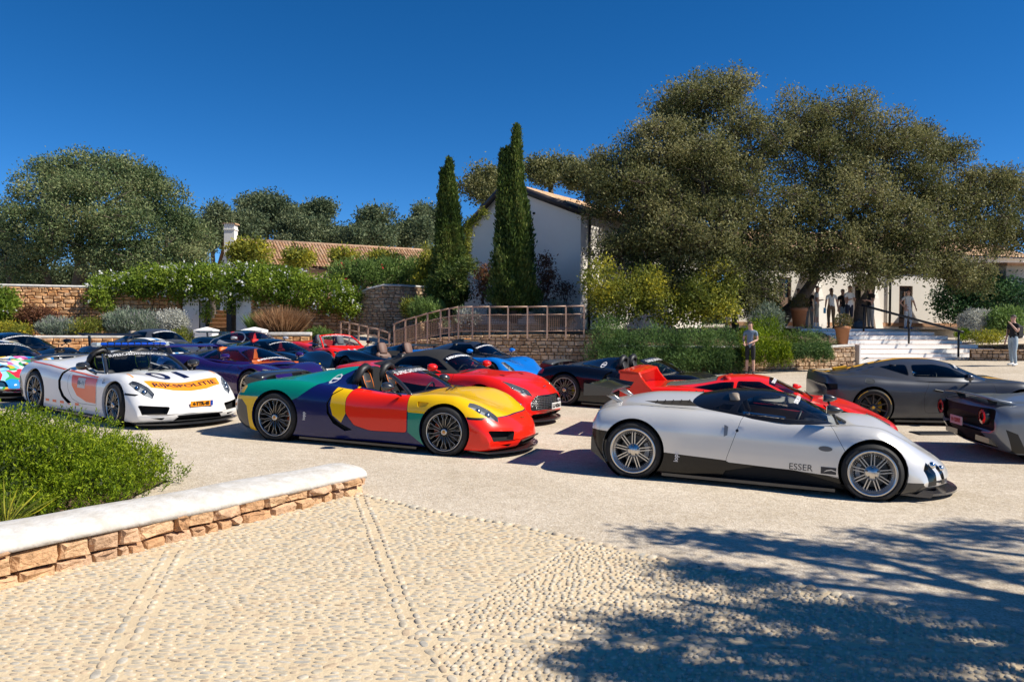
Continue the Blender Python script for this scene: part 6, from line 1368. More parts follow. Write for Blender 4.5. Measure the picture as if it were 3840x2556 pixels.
# ------------------------------------------------------------------ pebble paving
def pebble_paving():
 E = [gnd(u, v) for u, v in ((1300, 1845), (1357, 1851), (1648, 1918), (1917, 1963), (2186, 2019), (2410, 2075), (2600, 2120), (2847, 2159), (2993, 2187), (3172, 2232), (3385, 2271), (3587, 2321), (3766, 2349), (4100, 2420))]
 root = empty('pebble_pavement'); tag(root, 'pebble-mosaic paving with sandy mortar and lines of larger cobbles', kind='structure')
 poly = [(p.x, p.y) for p in E] + [(6, .5), (-8, .5), (-5.2, 3.2), (-4.0, 5.0), (-3.0, 6.6), (-2.0, 8.4)]
 bm = bmesh.new(); vs = [bm.verts.new((x, y, 0)) for x, y in poly]; f = bm.faces.new(vs); bmesh.ops.triangulate(bm, faces=[f])
 for _ in range(5):
  es = [e for e in bm.edges if e.calc_length() > .7]
  if not es: break
  bmesh.ops.subdivide_edges(bm, edges=es, cuts=1); bmesh.ops.triangulate(bm, faces=[f for f in bm.faces if len(f.verts) > 3])
 for v in bm.verts: v.co.z = gz(v.co.x, v.co.y) + .006
 bmesh.ops.recalc_face_normals(bm, faces=bm.faces); me = bpy.data.meshes.new('mortar_bed'); bm.to_mesh(me); bm.free(); me.materials.append(MORTAR)
 for p in me.polygons:
  if p.normal.z < 0: me.flip_normals(); break
 link('mortar_bed', me, root)
 inside = lambda x, y: _pip(x, y, poly)
 C = gnd(1560, 2385); C = Vector((C.x, C.y)); g2 = lambda u, v: Vector(gnd(u, v)[:2])
 lines = [(C, g2(1352, 1862), 2), (C, g2(2170, 2035), 1), (C, g2(4000, 2440), 2), (C, g2(700, 2700), 1), (C, g2(1900, 2800), 1), (g2(655, 2065), g2(330, 2650), 2)]
 items = []   # x, y, length, width, angle, height
 used = {}
 def near(x, y, r):
  cx, cy = int(x / .06), int(y / .06)
  for i in (-1, 0, 1):
   for j in (-1, 0, 1):
    for (a, b, q) in used.get((cx + i, cy + j), ()):
     if (a - x) ** 2 + (b - y) ** 2 < (r + q) ** 2: return True
  return False
 def put(x, y, L, w, a, h, r): items.append((x, y, L, w, a, h)); used.setdefault((int(x / .06), int(y / .06)), []).append((x, y, r))
 for a, b, nr in lines:
  d = (b - a).normalized(); n = Vector((-d.y, d.x)); T = (b - a).length
  for q in ([-.05, .05] if nr == 2 else [0]):
   s = 0
   while s < T:
    L = RNG.uniform(.06, .115); p = a + d * (s + L / 2) + n * (q + RNG.uniform(-.006, .006)); s += L + RNG.uniform(.008, .03)
    if inside(p.x, p.y): put(p.x, p.y, L, RNG.uniform(.045, .06), math.atan2(d.y, d.x) + RNG.uniform(-.15, .15), RNG.uniform(.007, .013), .035)
 for i in range(len(E) - 1):      # kerb row of bigger cobbles along the edge
  a, b = Vector(E[i][:2]), Vector(E[i + 1][:2]); d = (b - a); T = d.length; d.normalize(); s = 0
  while s < T:
   L = RNG.uniform(.07, .12); p = a + d * s + Vector((d.y, -d.x)) * .05; s += L
   if inside(p.x, p.y): put(p.x, p.y, RNG.uniform(.08, .13), L * .8, math.atan2(d.y, d.x) + 1.45, RNG.uniform(.012, .022), .04)
 d2 = (lines[1][1] - C); a2 = math.atan2(d2.y, d2.x)
 y = 3.6
 while y < 9.2:
  rowx = -5.2 - RNG.uniform(0, .1)
  while rowx < 5.2:
   L = RNG.uniform(.045, .10); x = rowx + L / 2
   yy = y + RNG.uniform(-.008, .008); ang = math.atan2(yy - C.y, x - C.x); right = (ang < a2 and ang > -1.1)
   if right: L = RNG.uniform(.035, .058)
   rowx += L + (RNG.uniform(.003, .012) if not right else RNG.uniform(.004, .012)); w = RNG.uniform(.024, .038) if not right else RNG.uniform(.028, .04)
   if abs(x) > yy * .70 or not inside(x, yy): continue
   if RNG.random() < .04 or near(x, yy, max(L, w) * .28): continue
   put(x, yy, L, w, (RNG.uniform(-.18, .18) if not right else RNG.uniform(.7, 1.3)), RNG.uniform(.003, .008) if not right else RNG.uniform(.006, .014), min(L, w) * .4)
  y += .043 if y < 6 else .047
 def dome(k, r):
  n = 8; V = []; Fc = []
  for (q, z) in ((1.0, -.6), (.86, .55), (.5, .92)):
   for j in range(n): a = 2 * math.pi * j / n; e = 1 + r.uniform(-.09, .09); V.append((.5 * q * e * math.copysign(abs(math.cos(a)) ** .8, math.cos(a)), .5 * q * e * math.copysign(abs(math.sin(a)) ** .8, math.sin(a)), z))
  V.append((0, 0, 1))
  for i in range(2):
   for j in range(n): Fc.append((i * n + j, i * n + (j + 1) % n, i * n + n + (j + 1) % n, i * n + n + j))
  for j in range(n): Fc.append((2 * n + j, 2 * n + (j + 1) % n, 3 * n))
  return V, Fc
 rr = random.Random(4); D = [dome(k, rr) for k in range(7)]; DM = [mesh('cobble', V, Fc, COBBLE, True) for V, Fc in D]
 items.sort(key=lambda i: -(i[2] * i[3] / (i[1] ** 2)))
 VV = []; FF = []; AA = []; base = 0; Dn = [np.array(V) for V, _ in D]; Df = [Fc for _, Fc in D]
 for k, (x, y, L, w, a, h) in enumerate(items):
  z = gz(x, y) + .006
  if k < 300: link('cobble', DM[k % 7], root, (x, y, z), (0, 0, a), (L, w, h))
  else:
   v = Dn[k % 7] * (L, w, h); ca, sa = math.cos(a), math.sin(a)
   VV.append(np.stack([x + v[:, 0] * ca - v[:, 1] * sa, y + v[:, 0] * sa + v[:, 1] * ca, z + v[:, 2]], 1))
   FF += [[base + i for i in f_] for f_ in Df[k % 7]]; AA += [rr.random()] * len(Df[k % 7]); base += len(v)
 me = mesh('small_cobbles', np.concatenate(VV), FF, COBBLE, True); a = me.attributes.new('rnd', 'FLOAT', 'FACE'); a.data.foreach_set('value', AA); tag(link('small_cobbles', me, root), kind='stuff')
 print('pebbles', len(items))
def _pip(x, y, poly):
 c = False; n = len(poly)
 for i in range(n):
  a, b = poly[i], poly[i - 1]
  if (a[1] > y) != (b[1] > y) and x < (b[0] - a[0]) * (y - a[1]) / (b[1] - a[1]) + a[0]: c = not c
 return c
pebble_paving()
# ------------------------------------------------------------------ walls at the back of the court
def P2(u, Y): q = at(u, 1200, Y); return (q.x, q.y)
def zat(v, u, Y): return at(u, v, Y).z
wall('planter_wall', 'low ochre stone planter wall with pale coping behind the parked cars at left', [P2(-250, 30.0), P2(250, 31.2), P2(700, 32.6)], [1.25, 1.25, 1.25], STONE, thick=.35, coping=CAPWHITE, cw=.1, ch=.09, rowh=.15, lens=(.22, .5), depth=.14, seed=11)
wall('garden_wall', 'tall ochre stone wall with pale coping left of the white gateposts', [P2(-260, 32.8), P2(0, 33.6), P2(300, 34.8), P2(690, 36.4)], [3.36] * 4, STONE, thick=.45, coping=CAPWHITE, cw=.12, ch=.1, rowh=.15, lens=(.22, .5), depth=.14, seed=12, order=lambda p, z: abs(z - 2.4))
wall('garden_wall', 'tall ochre stone wall between the white gatepost and the ramp, vines along its top', [P2(940, 36.0), P2(1150, 36.9), P2(1335, 37.8)], [2.9, 3.0, 3.2], STONE, thick=.45, rowh=.15, lens=(.22, .5), depth=.14, seed=13)
cp = [(1330, 37.8), (1385, 37.2), (1440, 37.0), (1500, 37.2), (1570, 38.0), (1640, 39.4)]
wall('garden_wall', 'curved tall stone wall with sloping white coping beside the ramp', [P2(u, Y) for u, Y in cp], [zat(v, u, Y) for (u, Y), v in zip(cp, (1110, 1085, 1072, 1074, 1078, 1082))], STONE2, thick=.45, coping=CAPWHITE, cw=.12, ch=.09, rowh=.14, lens=(.2, .42), depth=.14, seed=14, zbase=[.4] * 6)
pw = [(985, 33.2), (1080, 32.9), (1165, 33.0)]
wall('planter_wall', 'low white-topped planter wall below the dry grass clump', [P2(u, Y) for u, Y in pw], [zat(1258, u, Y) for u, Y in pw], STONE, thick=.4, coping=CAPWHITE, cw=.12, ch=.14, rowh=.14, lens=(.2, .42), depth=.14, seed=15)
soil = mat('planting_soil', (.16, .10, .06), .95, bump=(20, .8, .05))
def bed(name, pl, z, label): V = [(p[0], p[1], z if not isinstance(z, list) else z[i]) for i, p in enumerate(pl)]; return tag(link(name, mesh(name, V, [tuple(range(len(V)))], soil)), label, kind='structure')
bed('planting_bed', [P2(-250, 30.1), P2(250, 31.3), P2(700, 32.7), P2(690, 36.6), P2(-260, 33.2)], 1.13, 'brown soil of the raised planting bed')
bed('planting_bed', [P2(985, 33.3), P2(1165, 33.1), P2(1335, 37.8), P2(940, 36.2)], 1.05, 'brown soil of the raised planting bed')
def gate():
 for u0, u1, lb in ((687, 747, 'white rendered gatepost left of the garden gate'), (886, 946, 'white rendered gatepost right of the garden gate')):
  a, b = P2(u0, 36.0), P2(u1, 36.0); x = (a[0] + b[0]) / 2; w = b[0] - a[0]; zt = zat(1100, u0, 36)
  m = MB(); m.box((x, 36.35, (zt + .3) / 2), (w, .75, zt - .3), bev=.02); tag(m.build('gatepost', [WHITEWASH]), lb, 'gatepost', 'gateposts')
 for u0, u1, lb in ((730, 795, 'short white pier with pyramid top in front of the left gatepost'), (908, 980, 'short white pier with pyramid top in front of the right gatepost')):
  a, b = P2(u0, 32.0), P2(u1, 32.0); x = (a[0] + b[0]) / 2; w = b[0] - a[0]; z1 = zat(1246, u0, 32)
  m = MB(); m.box((x, 32.35, (z1 + .3) / 2), (w, w, z1 - .3)); r = empty('gate_pier', (0, 0, 0)); tag(r, lb, 'pier', 'gate piers'); m.build('shaft', [WHITEWASH], r)
  m = MB(); m.box((x, 32.35, z1 + .05), (w * 1.1, w * 1.1, .1), taper=(1, 1)); m.box((x, 32.35, z1 + .16), (w * 1.1, w * 1.1, .12), taper=(.05, .05)); m.build('cap', [WHITEWASH], r)
 root = empty('garden_steps'); tag(root, 'ochre stone steps rising behind the garden gate', 'steps'); xs0, xs1 = P2(745, 37)[0], P2(888, 37)[0]; tr = rnd_mat('step_stone', [(.52, .36, .2), (.58, .42, .26), (.5, .33, .18)], .9, (25, .5, .02), .1, 6)
 for i in range(9):
  m = MB(); z0 = .75 + i * .2; m.box(((xs0 + xs1) / 2, 36.6 + i * .34 + 1.5, z0 - .1), (xs1 - xs0, 3.0, .36), bev=.02); m.build('step', [tr], root)
  m = MB(); m.box(((xs0 + xs1) / 2, 36.6 + i * .34 + .06, z0 + .1), (xs1 - xs0 + .04, .3, .05), bev=.012); m.build('tread', [mat('clay_tread', (.34, .18, .09), .9)], root)
 g = empty('garden_gate'); tag(g, 'open dark iron gate leaf between the white gateposts', 'gate'); gx = P2(858, 36)[0]
 m = MB(); m.box((gx + .09, 36.2, 2.0), (.22, .9, 2.5)); m.build('leaf', [BLACKIRON], g)
 for u in (749, 775): m = MB(); m.tube([(P2(u, 36)[0], 36.0, .8), (P2(u, 36)[0], 36.0, 3.2)], .02, 6); m.build('bar', [BLACKIRON], g)
gate()
# ------------------------------------------------------------------ terrace wall with ramp and railings
tp = [(1440, 32.8), (1560, 31.6), (1720, 30.6), (1950, 30.2), (2190, 30.0), (2290, 29.4)]
tz = [zat(v, u, Y) for (u, Y), v in zip(tp, (1292, 1275, 1258, 1254, 1250, 1250))]
wall('terrace_wall', 'tawny stone terrace wall under the long brown railing', [P2(u, Y) for u, Y in tp], tz, STONE2, thick=.5, rowh=.13, lens=(.16, .36), depth=.13, seed=16)
hp = [(2270, 29.4), (2500, 28.9), (2780, 28.6), (2960, 28.8), (3090, 29.3), (3205, 29.7)]
hz = [zat(v, u, Y) for (u, Y), v in zip(hp, (1300, 1302, 1305, 1308, 1306, 1298))]
wall('terrace_wall', 'low stone terrace wall under the trailing green plants beside the steps', [P2(u, Y) for u, Y in hp], hz, STONE2, thick=.5, rowh=.13, lens=(.16, .36), depth=.13, seed=17, coping=CAPWHITE, cw=.06, ch=.06)
iw = [(1690, 33.6), (1850, 33.2), (2060, 33.0)]
wall('inner_wall', 'low stone retaining wall seen through the railing', [P2(u, Y) for u, Y in iw], [zat(1214, u, Y) for u, Y in iw], STONE2, thick=.4, rowh=.13, lens=(.18, .36), depth=.12, seed=18, zbase=[1.2] * 3)
def terrace_ground():
 V = [];
 pl = [P2(u, Y + .1) for u, Y in tp] + [P2(u, Y + .1) for u, Y in hp[1:]] + [(12.9, 34.0), (24, 34.0), (24, 60), (-6, 60), P2(1640, 39.4)]
 zz = [z - .12 for z in tz] + [z - .05 for z in hz[1:]] + [1.78, 1.78, 1.8, 1.6, 1.6]
 n = len(pl); bm = bmesh.new(); vs = [bm.verts.new((p[0], p[1], z)) for p, z in zip(pl, zz)]; f = bm.faces.new(vs); bmesh.ops.triangulate(bm, faces=[f]); bmesh.ops.recalc_face_normals(bm, faces=bm.faces)
 me = bpy.data.meshes.new('terrace'); bm.to_mesh(me); bm.free(); me.materials.append(soil); tag(link('terrace', me), 'raised planted terrace in front of the house', kind='structure')
terrace_ground()
def ramp_build():
 a, b, c, d = P2(1275, 34.6), P2(1475, 31.9), P2(1560, 33.2), P2(1380, 35.9)
 V = [(a[0], a[1], 1.25), (b[0], b[1], .62), (c[0], c[1], .75), (d[0], d[1], 1.4)]
 V += [(p[0], p[1], .2) for p in (a, b, c, d)]
 tag(link('ramp', mesh('ramp', V, [(0, 1, 2, 3), (4, 5, 1, 0), (5, 6, 2, 1), (7, 4, 0, 3)], mat('ramp_paving', (.5, .42, .32), .9, bump=(30, .4, .02)))), 'pale paved ramp', kind='structure')
ramp_build()
def railing(name, label, P, ztop, zbot, posts_every=1, mesh_panel=True, hand=True):
 root = empty(name); tag(root, label, 'railing')
 for p, t, b in zip(P, ztop, zbot): m = MB(); m.box((p[0], p[1], (t + b) / 2), (.06, .06, t - b)); m.build('post', [RAILPAINT], root)
 for i in range(len(P) - 1):
  a, b = Vector((*P[i], 0)), Vector((*P[i + 1], 0))
  def bar(f, nm, r=.024):
   h0, h1 = f(i), f(i + 1); m = MB(); m.tube([a + Vector((0, 0, h0)), b + Vector((0, 0, h1))], r, 6); m.build(nm, [RAILPAINT], root)
  bar(lambda k: ztop[k], 'top_rail', .032); bar(lambda k: ztop[k] - .3, 'middle_rail'); bar(lambda k: ztop[k] - .92, 'bottom_rail')
  if mesh_panel:
   m = MB(); L = (b - a).length; n = max(int(L / .075), 3)
   for j in range(1, n):
    q = a + (b - a) * (j / n); h = ztop[i] + (ztop[i + 1] - ztop[i]) * j / n; m.tube([q + Vector((0, 0, h - .92)), q + Vector((0, 0, h - .3))], .008, 4, cap=False)
   for j in range(1, 8):
    m.tube([a + Vector((0, 0, ztop[i] - .92 + .62 * j / 8)), b + Vector((0, 0, ztop[i + 1] - .92 + .62 * j / 8))], .008, 4, cap=False)
   m.build('wire_panel', [mat('mesh_wire', (.30, .19, .13), .5, .1)], root)
rp = [(1478, 32.2, 1214), (1520, 31.8, 1198), (1560, 31.4, 1188), (1603, 31.0, 1175), (1652, 30.75, 1163), (1684, 30.6, 1157), (1719, 30.45, 1151), (1772, 30.3, 1150), (1836, 30.15, 1150), (1905, 30.05, 1150), (1978, 29.95, 1150), (2052, 29.9, 1149), (2122, 29.85, 1148), (2190, 29.8, 1147)]
railing('railing', 'long brown metal railing with wire panels on top of the terrace wall', [P2(u, Y) for u, Y, v in rp], [zat(v, u, Y) for u, Y, v in rp], [zat(v, u, Y) - 1.2 for u, Y, v in rp])
lp = [(1278, 34.4, 1206), (1310, 33.9, 1210), (1345, 33.5, 1218), (1380, 33.1, 1226), (1420, 32.6, 1235), (1460, 32.1, 1248)]
railing('railing', 'short brown metal railing sloping down the ramp', [P2(u, Y) for u, Y, v in lp], [zat(v, u, Y) for u, Y, v in lp], [zat(v, u, Y) - 1.05 for u, Y, v in lp], mesh_panel=False)
# ------------------------------------------------------------------ steps to the house
def turn(o, px, py, a):
 o.matrix_world = Matrix.Translation((px, py, 0)) @ Matrix.Rotation(a, 4, 'Z') @ Matrix.Translation((-px, -py, 0))
def steps():
 root = empty('stone_steps'); tag(root, 'broad flight of white steps with clay tile edges up to the house', 'steps')
 nv = [1232, 1243, 1258, 1274.5, 1291, 1308, 1326, 1342]; rx = [3560, 3610, 3660, 3715, 3775, 3835, 3875, 3915]; lx = [3040, 3075, 3105, 3150, 3190, 3200, 3203, 3206]
 cl = mat('clay_nosing', (.42, .22, .12), .9, bump=(30, .4, .01)); Y0 = 33.5
 for i in range(8):
  Y = Y0 - i * .42; z = zat(nv[i], 3416, Y); x0, x1 = P2(lx[i], Y)[0], P2(rx[i], Y)[0]; zn = zat(nv[i + 1], 3416, Y - .42) if i < 7 else z - .16
  m = MB(); m.box(((x0 + x1) / 2, Y + 1.0, (z - .006 + zn - .2) / 2), (x1 - x0, 2.0, z - .006 - zn + .2)); m.build('riser', [WHITEWASH], root)
  nt_ = max(int((x1 - x0) / .33), 1)
  for j in range(nt_):
   w = (x1 - x0) / nt_; t = MB(); t.box((x0 + (j + .5) * w, Y + .034, z - .014), (w - .012, .07, .026), bev=.006); t.build('tread_tile', [cl], root)
 z = zat(1232, 3416, Y0) - .03; ld = tag(sheet('landing', [P2(2850, 34)[0], 26], [Y0 + .05, 41.5], lambda x, y: z + .01, mat('landing_paving', (.48, .36, .26), .9, bump=(20, .3, .02))), 'tiled landing above the steps', kind='structure')
 m = MB(); m.box((P2(3203, 30.2)[0] - .02, 31.6, .55), (.06, 2.8, 1.3)); m.build('side_cheek', [WHITEWASH], root)
 h = empty('handrail'); tag(h, 'black iron handrail down the middle of the white steps', 'handrail')
 A = []
 for u, vt, vb, Y in ((3300, 1150, 1243, 33.2), (3460, 1207, 1290, 31.8), (3640, 1247, 1342, 30.4)):
  p = at(u, vt, Y); b = zat(vb, u, Y); m = MB(); m.tube([(p.x, Y, b), (p.x, Y, p.z)], .04, 8); m.build('post', [BLACKIRON], h); A.append((p.x, Y, p.z))
 p, q = Vector(A[0]), Vector(A[2]); p.z += .05; q.z += .05; m = MB(); m.tube([p + (p - q) * .03, p, q, q + (q - p) * .05], .035, 8, flat=1.4); m.build('rail', [BLACKIRON], h)
 pv = P2(3203, 31.2)
 for o in (root, ld, h): turn(o, *pv, R(13))
steps()
# ------------------------------------------------------------------ houses
_TL = []
def tile_mesh(m):
 if not _TL:
  V = []; Fc = []; n = 6
  for y, r in ((0, .115), (.46, .095)):
   for i in range(n + 1): a = math.pi * i / n; V.append((r * math.cos(a), y, r * math.sin(a) * .9 + (0 if y == 0 else -.015)))
  for i in range(n): Fc.append((i, i + 1, n + 2 + i, n + 1 + i))
  Fc.append(tuple(range(n + 1))[::-1]); _TL.append((V, Fc))
 k = ('tile', m.name)
 if k not in _WH: _WH[k] = mesh('roof_tile', *_TL[0], m, True)
 return _WH[k]
def roof_tiles(parent, o, du, dv, nu, nv, m, limit=300, pu=.215, pv=.40, seed=1, keep=None):
 r = random.Random(seed); du = Vector(du).normalized(); dv = Vector(dv).normalized(); n = du.cross(dv); me = tile_mesh(m); V = []; Fc = []; A = []; cnt = 0; todo = [(i, j) for j in range(nv) for i in range(nu)]
 if keep: todo = [t for t in todo if keep(*t)]
 r.shuffle(todo)
 for i, j in todo:
  p = Vector(o) + du * (pu * (i + .5)) + dv * (pv * j) + n * (.02 + r.uniform(0, .012)); jit = r.uniform(-.02, .02); M = Matrix((du, dv, n)).transposed() @ Matrix.Rotation(jit, 3, 'Z')
  if cnt < limit: ob = link('roof_tile', me, parent, p, M.to_euler()); cnt += 1
  else:
   b = len(V); v, f = _TL[0]; V += [M @ Vector(q) + p for q in v]; Fc += [[b + k for k in q] for q in f]; A += [r.random()] * len(f)
 if V: mm = mesh('roof_tiles', V, Fc, m, True); a = mm.attributes.new('rnd', 'FLOAT', 'FACE'); a.data.foreach_set('value', A); tag(link('roof_tiles', mm, parent), kind='stuff')
def long_house():
 root = empty('long_house'); tag(root, 'long low house with clay tile roof and white chimney, behind the flowering hedge', 'house')
 E0, E1 = at(865, 985, 52), at(1640, 1000, 60); R0, R1 = at(852, 898, 55.0), at(1610, 938, 63.0)
 d = (R1 - R0); d.z = 0; d.normalize(); nn = Vector((-d.y, d.x, 0))
 roof_w = (Vector((E0.x, E0.y, 0)) - Vector((R0.x, R0.y, 0))).dot(-nn)
 L = (R1 - R0).length; zr, ze = R0.z, R0.z - 1.75; hw = 2.6
 def PT(s, t, z): q = Vector((R0.x, R0.y, 0)) + d * s - nn * t; return (q.x, q.y, z)
 pink = plaster('pinkish_render', (.50, .34, .26), (.42, .28, .21)); V = []
 m = MB(); m.add([PT(0, hw - .3, 1), PT(L, hw - .3, 1), PT(L, hw - .3, ze - .1), PT(0, hw - .3, ze - .1), PT(0, -hw, 1), PT(L, -hw, 1), PT(L, -hw, ze - .1), PT(0, -hw, ze - .1)], [(0, 1, 2, 3), (1, 5, 6, 2), (5, 4, 7, 6)], 0)
 m.build('front_wall', [pink], root)
 m = MB(); m.add([PT(.02, hw - .3, 1), PT(.02, -hw, 1), PT(.02, -hw, ze - .1), PT(.02, 0, zr - .12), PT(.02, hw - .3, ze + .1)], [(0, 1, 2, 3, 4)], 0); m.build('gable_wall', [HOUSEWHITE], root)
 rf = MB(); rf.add([PT(-.2, hw, ze), PT(L, hw, ze), PT(L, 0, zr), PT(-.2, 0, zr), PT(L, -hw, ze), PT(-.2, -hw, ze)], [(0, 1, 2, 3), (3, 2, 4, 5)], 0); ro = rf.build('roof', [mat('roof_underlay', (.22, .12, .07), .95)], root)
 up = Vector(PT(0, 0, zr)) - Vector(PT(0, hw, ze)); roof_tiles(ro, PT(-.2, hw + .08, ze - .03), d, up, int(L / .215) + 1, int(up.length / .40) + 1, TILE, 300, seed=3)
 m = MB(); m.tube([PT(-.2, 0, zr + .03), PT(L, 0, zr + .03)], .13, 8); m.build('ridge', [TILE], ro)
 c0 = at(866, 900, 53.6); ch = MB(); w = 38 / 2987 * 53.6; ch.box((c0.x, c0.y, c0.z + .1), (w, w, 2.0)); ch.box((c0.x, c0.y, zat(862, 866, 53.6)), (w * 1.14, w * 1.14, .06)); co = ch.build('chimney', [HOUSEWHITE], root)
 cz = zat(850, 866, 53.6)
 for k in range(5): t = MB(); t.lathe([(.1, -w * .6), (.12, w * .6)], 8, 0, 'Y', (c0.x - w * .5 + k * w * .25, c0.y, cz + .12), a0=0, a1=math.pi); t.build('chimney_tile', [TILE], co)
 pg = empty('pergola'); tag(pg, 'rough timber pergola along the front of the long house', 'pergola')
 for k in range(30):
  s = .6 + k * (L - 1) / 29; m = MB(); m.box((0, 0, 0), (.1, 1.5, .12)); o = m.build('rafter', [WOOD], pg); q = PT(s, hw + .75, ze - .22); o.location = q; o.rotation_euler = (0, 0, math.atan2(nn.y, nn.x) - math.pi / 2)
 m = MB(); m.tube([PT(.2, hw + 1.4, ze - .34), PT(L, hw + 1.4, ze - .34)], .09, 6); m.build('beam', [WOOD], pg)
 for k in range(6): m = MB(); q = PT(.4 + k * L / 5.2, hw + 1.4, 0); m.tube([(q[0], q[1], .8), (q[0], q[1], ze - .34)], .1, 7); m.build('post', [WHITEWASH], pg)
 return PT, L, hw, zr, ze
LH = long_house()
def gable_house():
 root = empty('gabled_house'); tag(root, 'tall white gabled house with dark verges behind the tall cypress', 'house')
 C = Vector((*P2(2175, 36.5), 0)); Lc = Vector((*P2(1742, 40.3), 0)); dx = (C - Lc).normalized(); dn = Vector((-dx.y, dx.x, 0)); w = (C - Lc).length; D = 15
 ze = zat(790, 2175, 36.5); zl = zat(872, 1745, 40.3); zr = zat(692, 1902, 38.8); xr = w * .40; xk = xr * .5; zk = (zl + zr) / 2
 def PT(s, t, z): q = Lc + dx * s + dn * t; return (q.x, q.y, z)
 m = MB(); m.add([PT(0, 0, .8), PT(w, 0, .8), PT(w, 0, ze), PT(xr, 0, zr), PT(xk, 0, zk), PT(0, 0, zl)], [(0, 1, 2, 3, 4, 5)]); m.build('gable_wall', [HOUSEWHITE], root)
 m = MB(); m.add([PT(w, 0, .8), PT(w, D, .8), PT(w, D, ze), PT(w, 0, ze)], [(0, 1, 2, 3)]); m.build('side_wall', [HOUSEWHITE], root)
 m = MB(); m.add([PT(0, 0, .8), PT(0, D, .8), PT(0, D, zl), PT(0, 0, zl)], [(3, 2, 1, 0)]); m.build('side_wall', [HOUSEWHITE], root)
 e = .35
 rf = MB(); V = [PT(w + e, -.25, ze - .04), PT(w + e, D, ze - .04), PT(xr, D, zr + .1), PT(xr, -.25, zr + .1), PT(xk, -.25, zk + .08), PT(xk, D, zk + .08), PT(-.2, -.25, zl), PT(-.2, D, zl)]
 rf.add(V, [(0, 1, 2, 3), (3, 2, 5, 4), (4, 5, 7, 6)]); ro = rf.build('roof', [mat('pale_clay_roof', (.52, .33, .19), .9)], root)
 up = Vector(PT(xr, 0, zr)) - Vector(PT(w + e, 0, ze)); tm = rnd_mat('pale_clay_tile', [(.58, .38, .22), (.64, .44, .28), (.54, .34, .2), (.66, .48, .32)], .9, (30, .3, .01), .1, 3)
 roof_tiles(ro, PT(w + e + .05, -.25, ze - .02), dn, up, 34, int(up.length / .4) + 1, tm, 300, seed=5)
 vb = mat('dark_verge', (.035, .028, .03), .6)
 for a, b in ((PT(w + e, -.29, ze - .16), PT(xr, -.29, zr)), (PT(xr, -.29, zr), PT(xk, -.29, zk - .02)), (PT(xk, -.29, zk - .02), PT(-.2, -.29, zl - .08))):
  m = MB(); m.tube([a, b], .12, 4, flat=1.4); m.build('verge_board', [vb], root)
 m = MB(); q = PT(w + .06, .75, 0); m.tube([(q[0], q[1], 1.0), (q[0], q[1], ze - .1)], .06, 8); m.build('drainpipe', [mat('pipe_brown', (.04, .025, .025), .5)], root)
 m = MB(); m.tube([PT(w + e, -.2, ze - .08), PT(w + e, D, ze - .08)], .08, 8); m.build('gutter', [vb], root)
 q = PT(w * .62, -.02, zat(790, 2065, 37)); m = MB(); m.box(q, (.12, .06, .1)); m.build('wall_vent', [MATT], root)
gable_house()
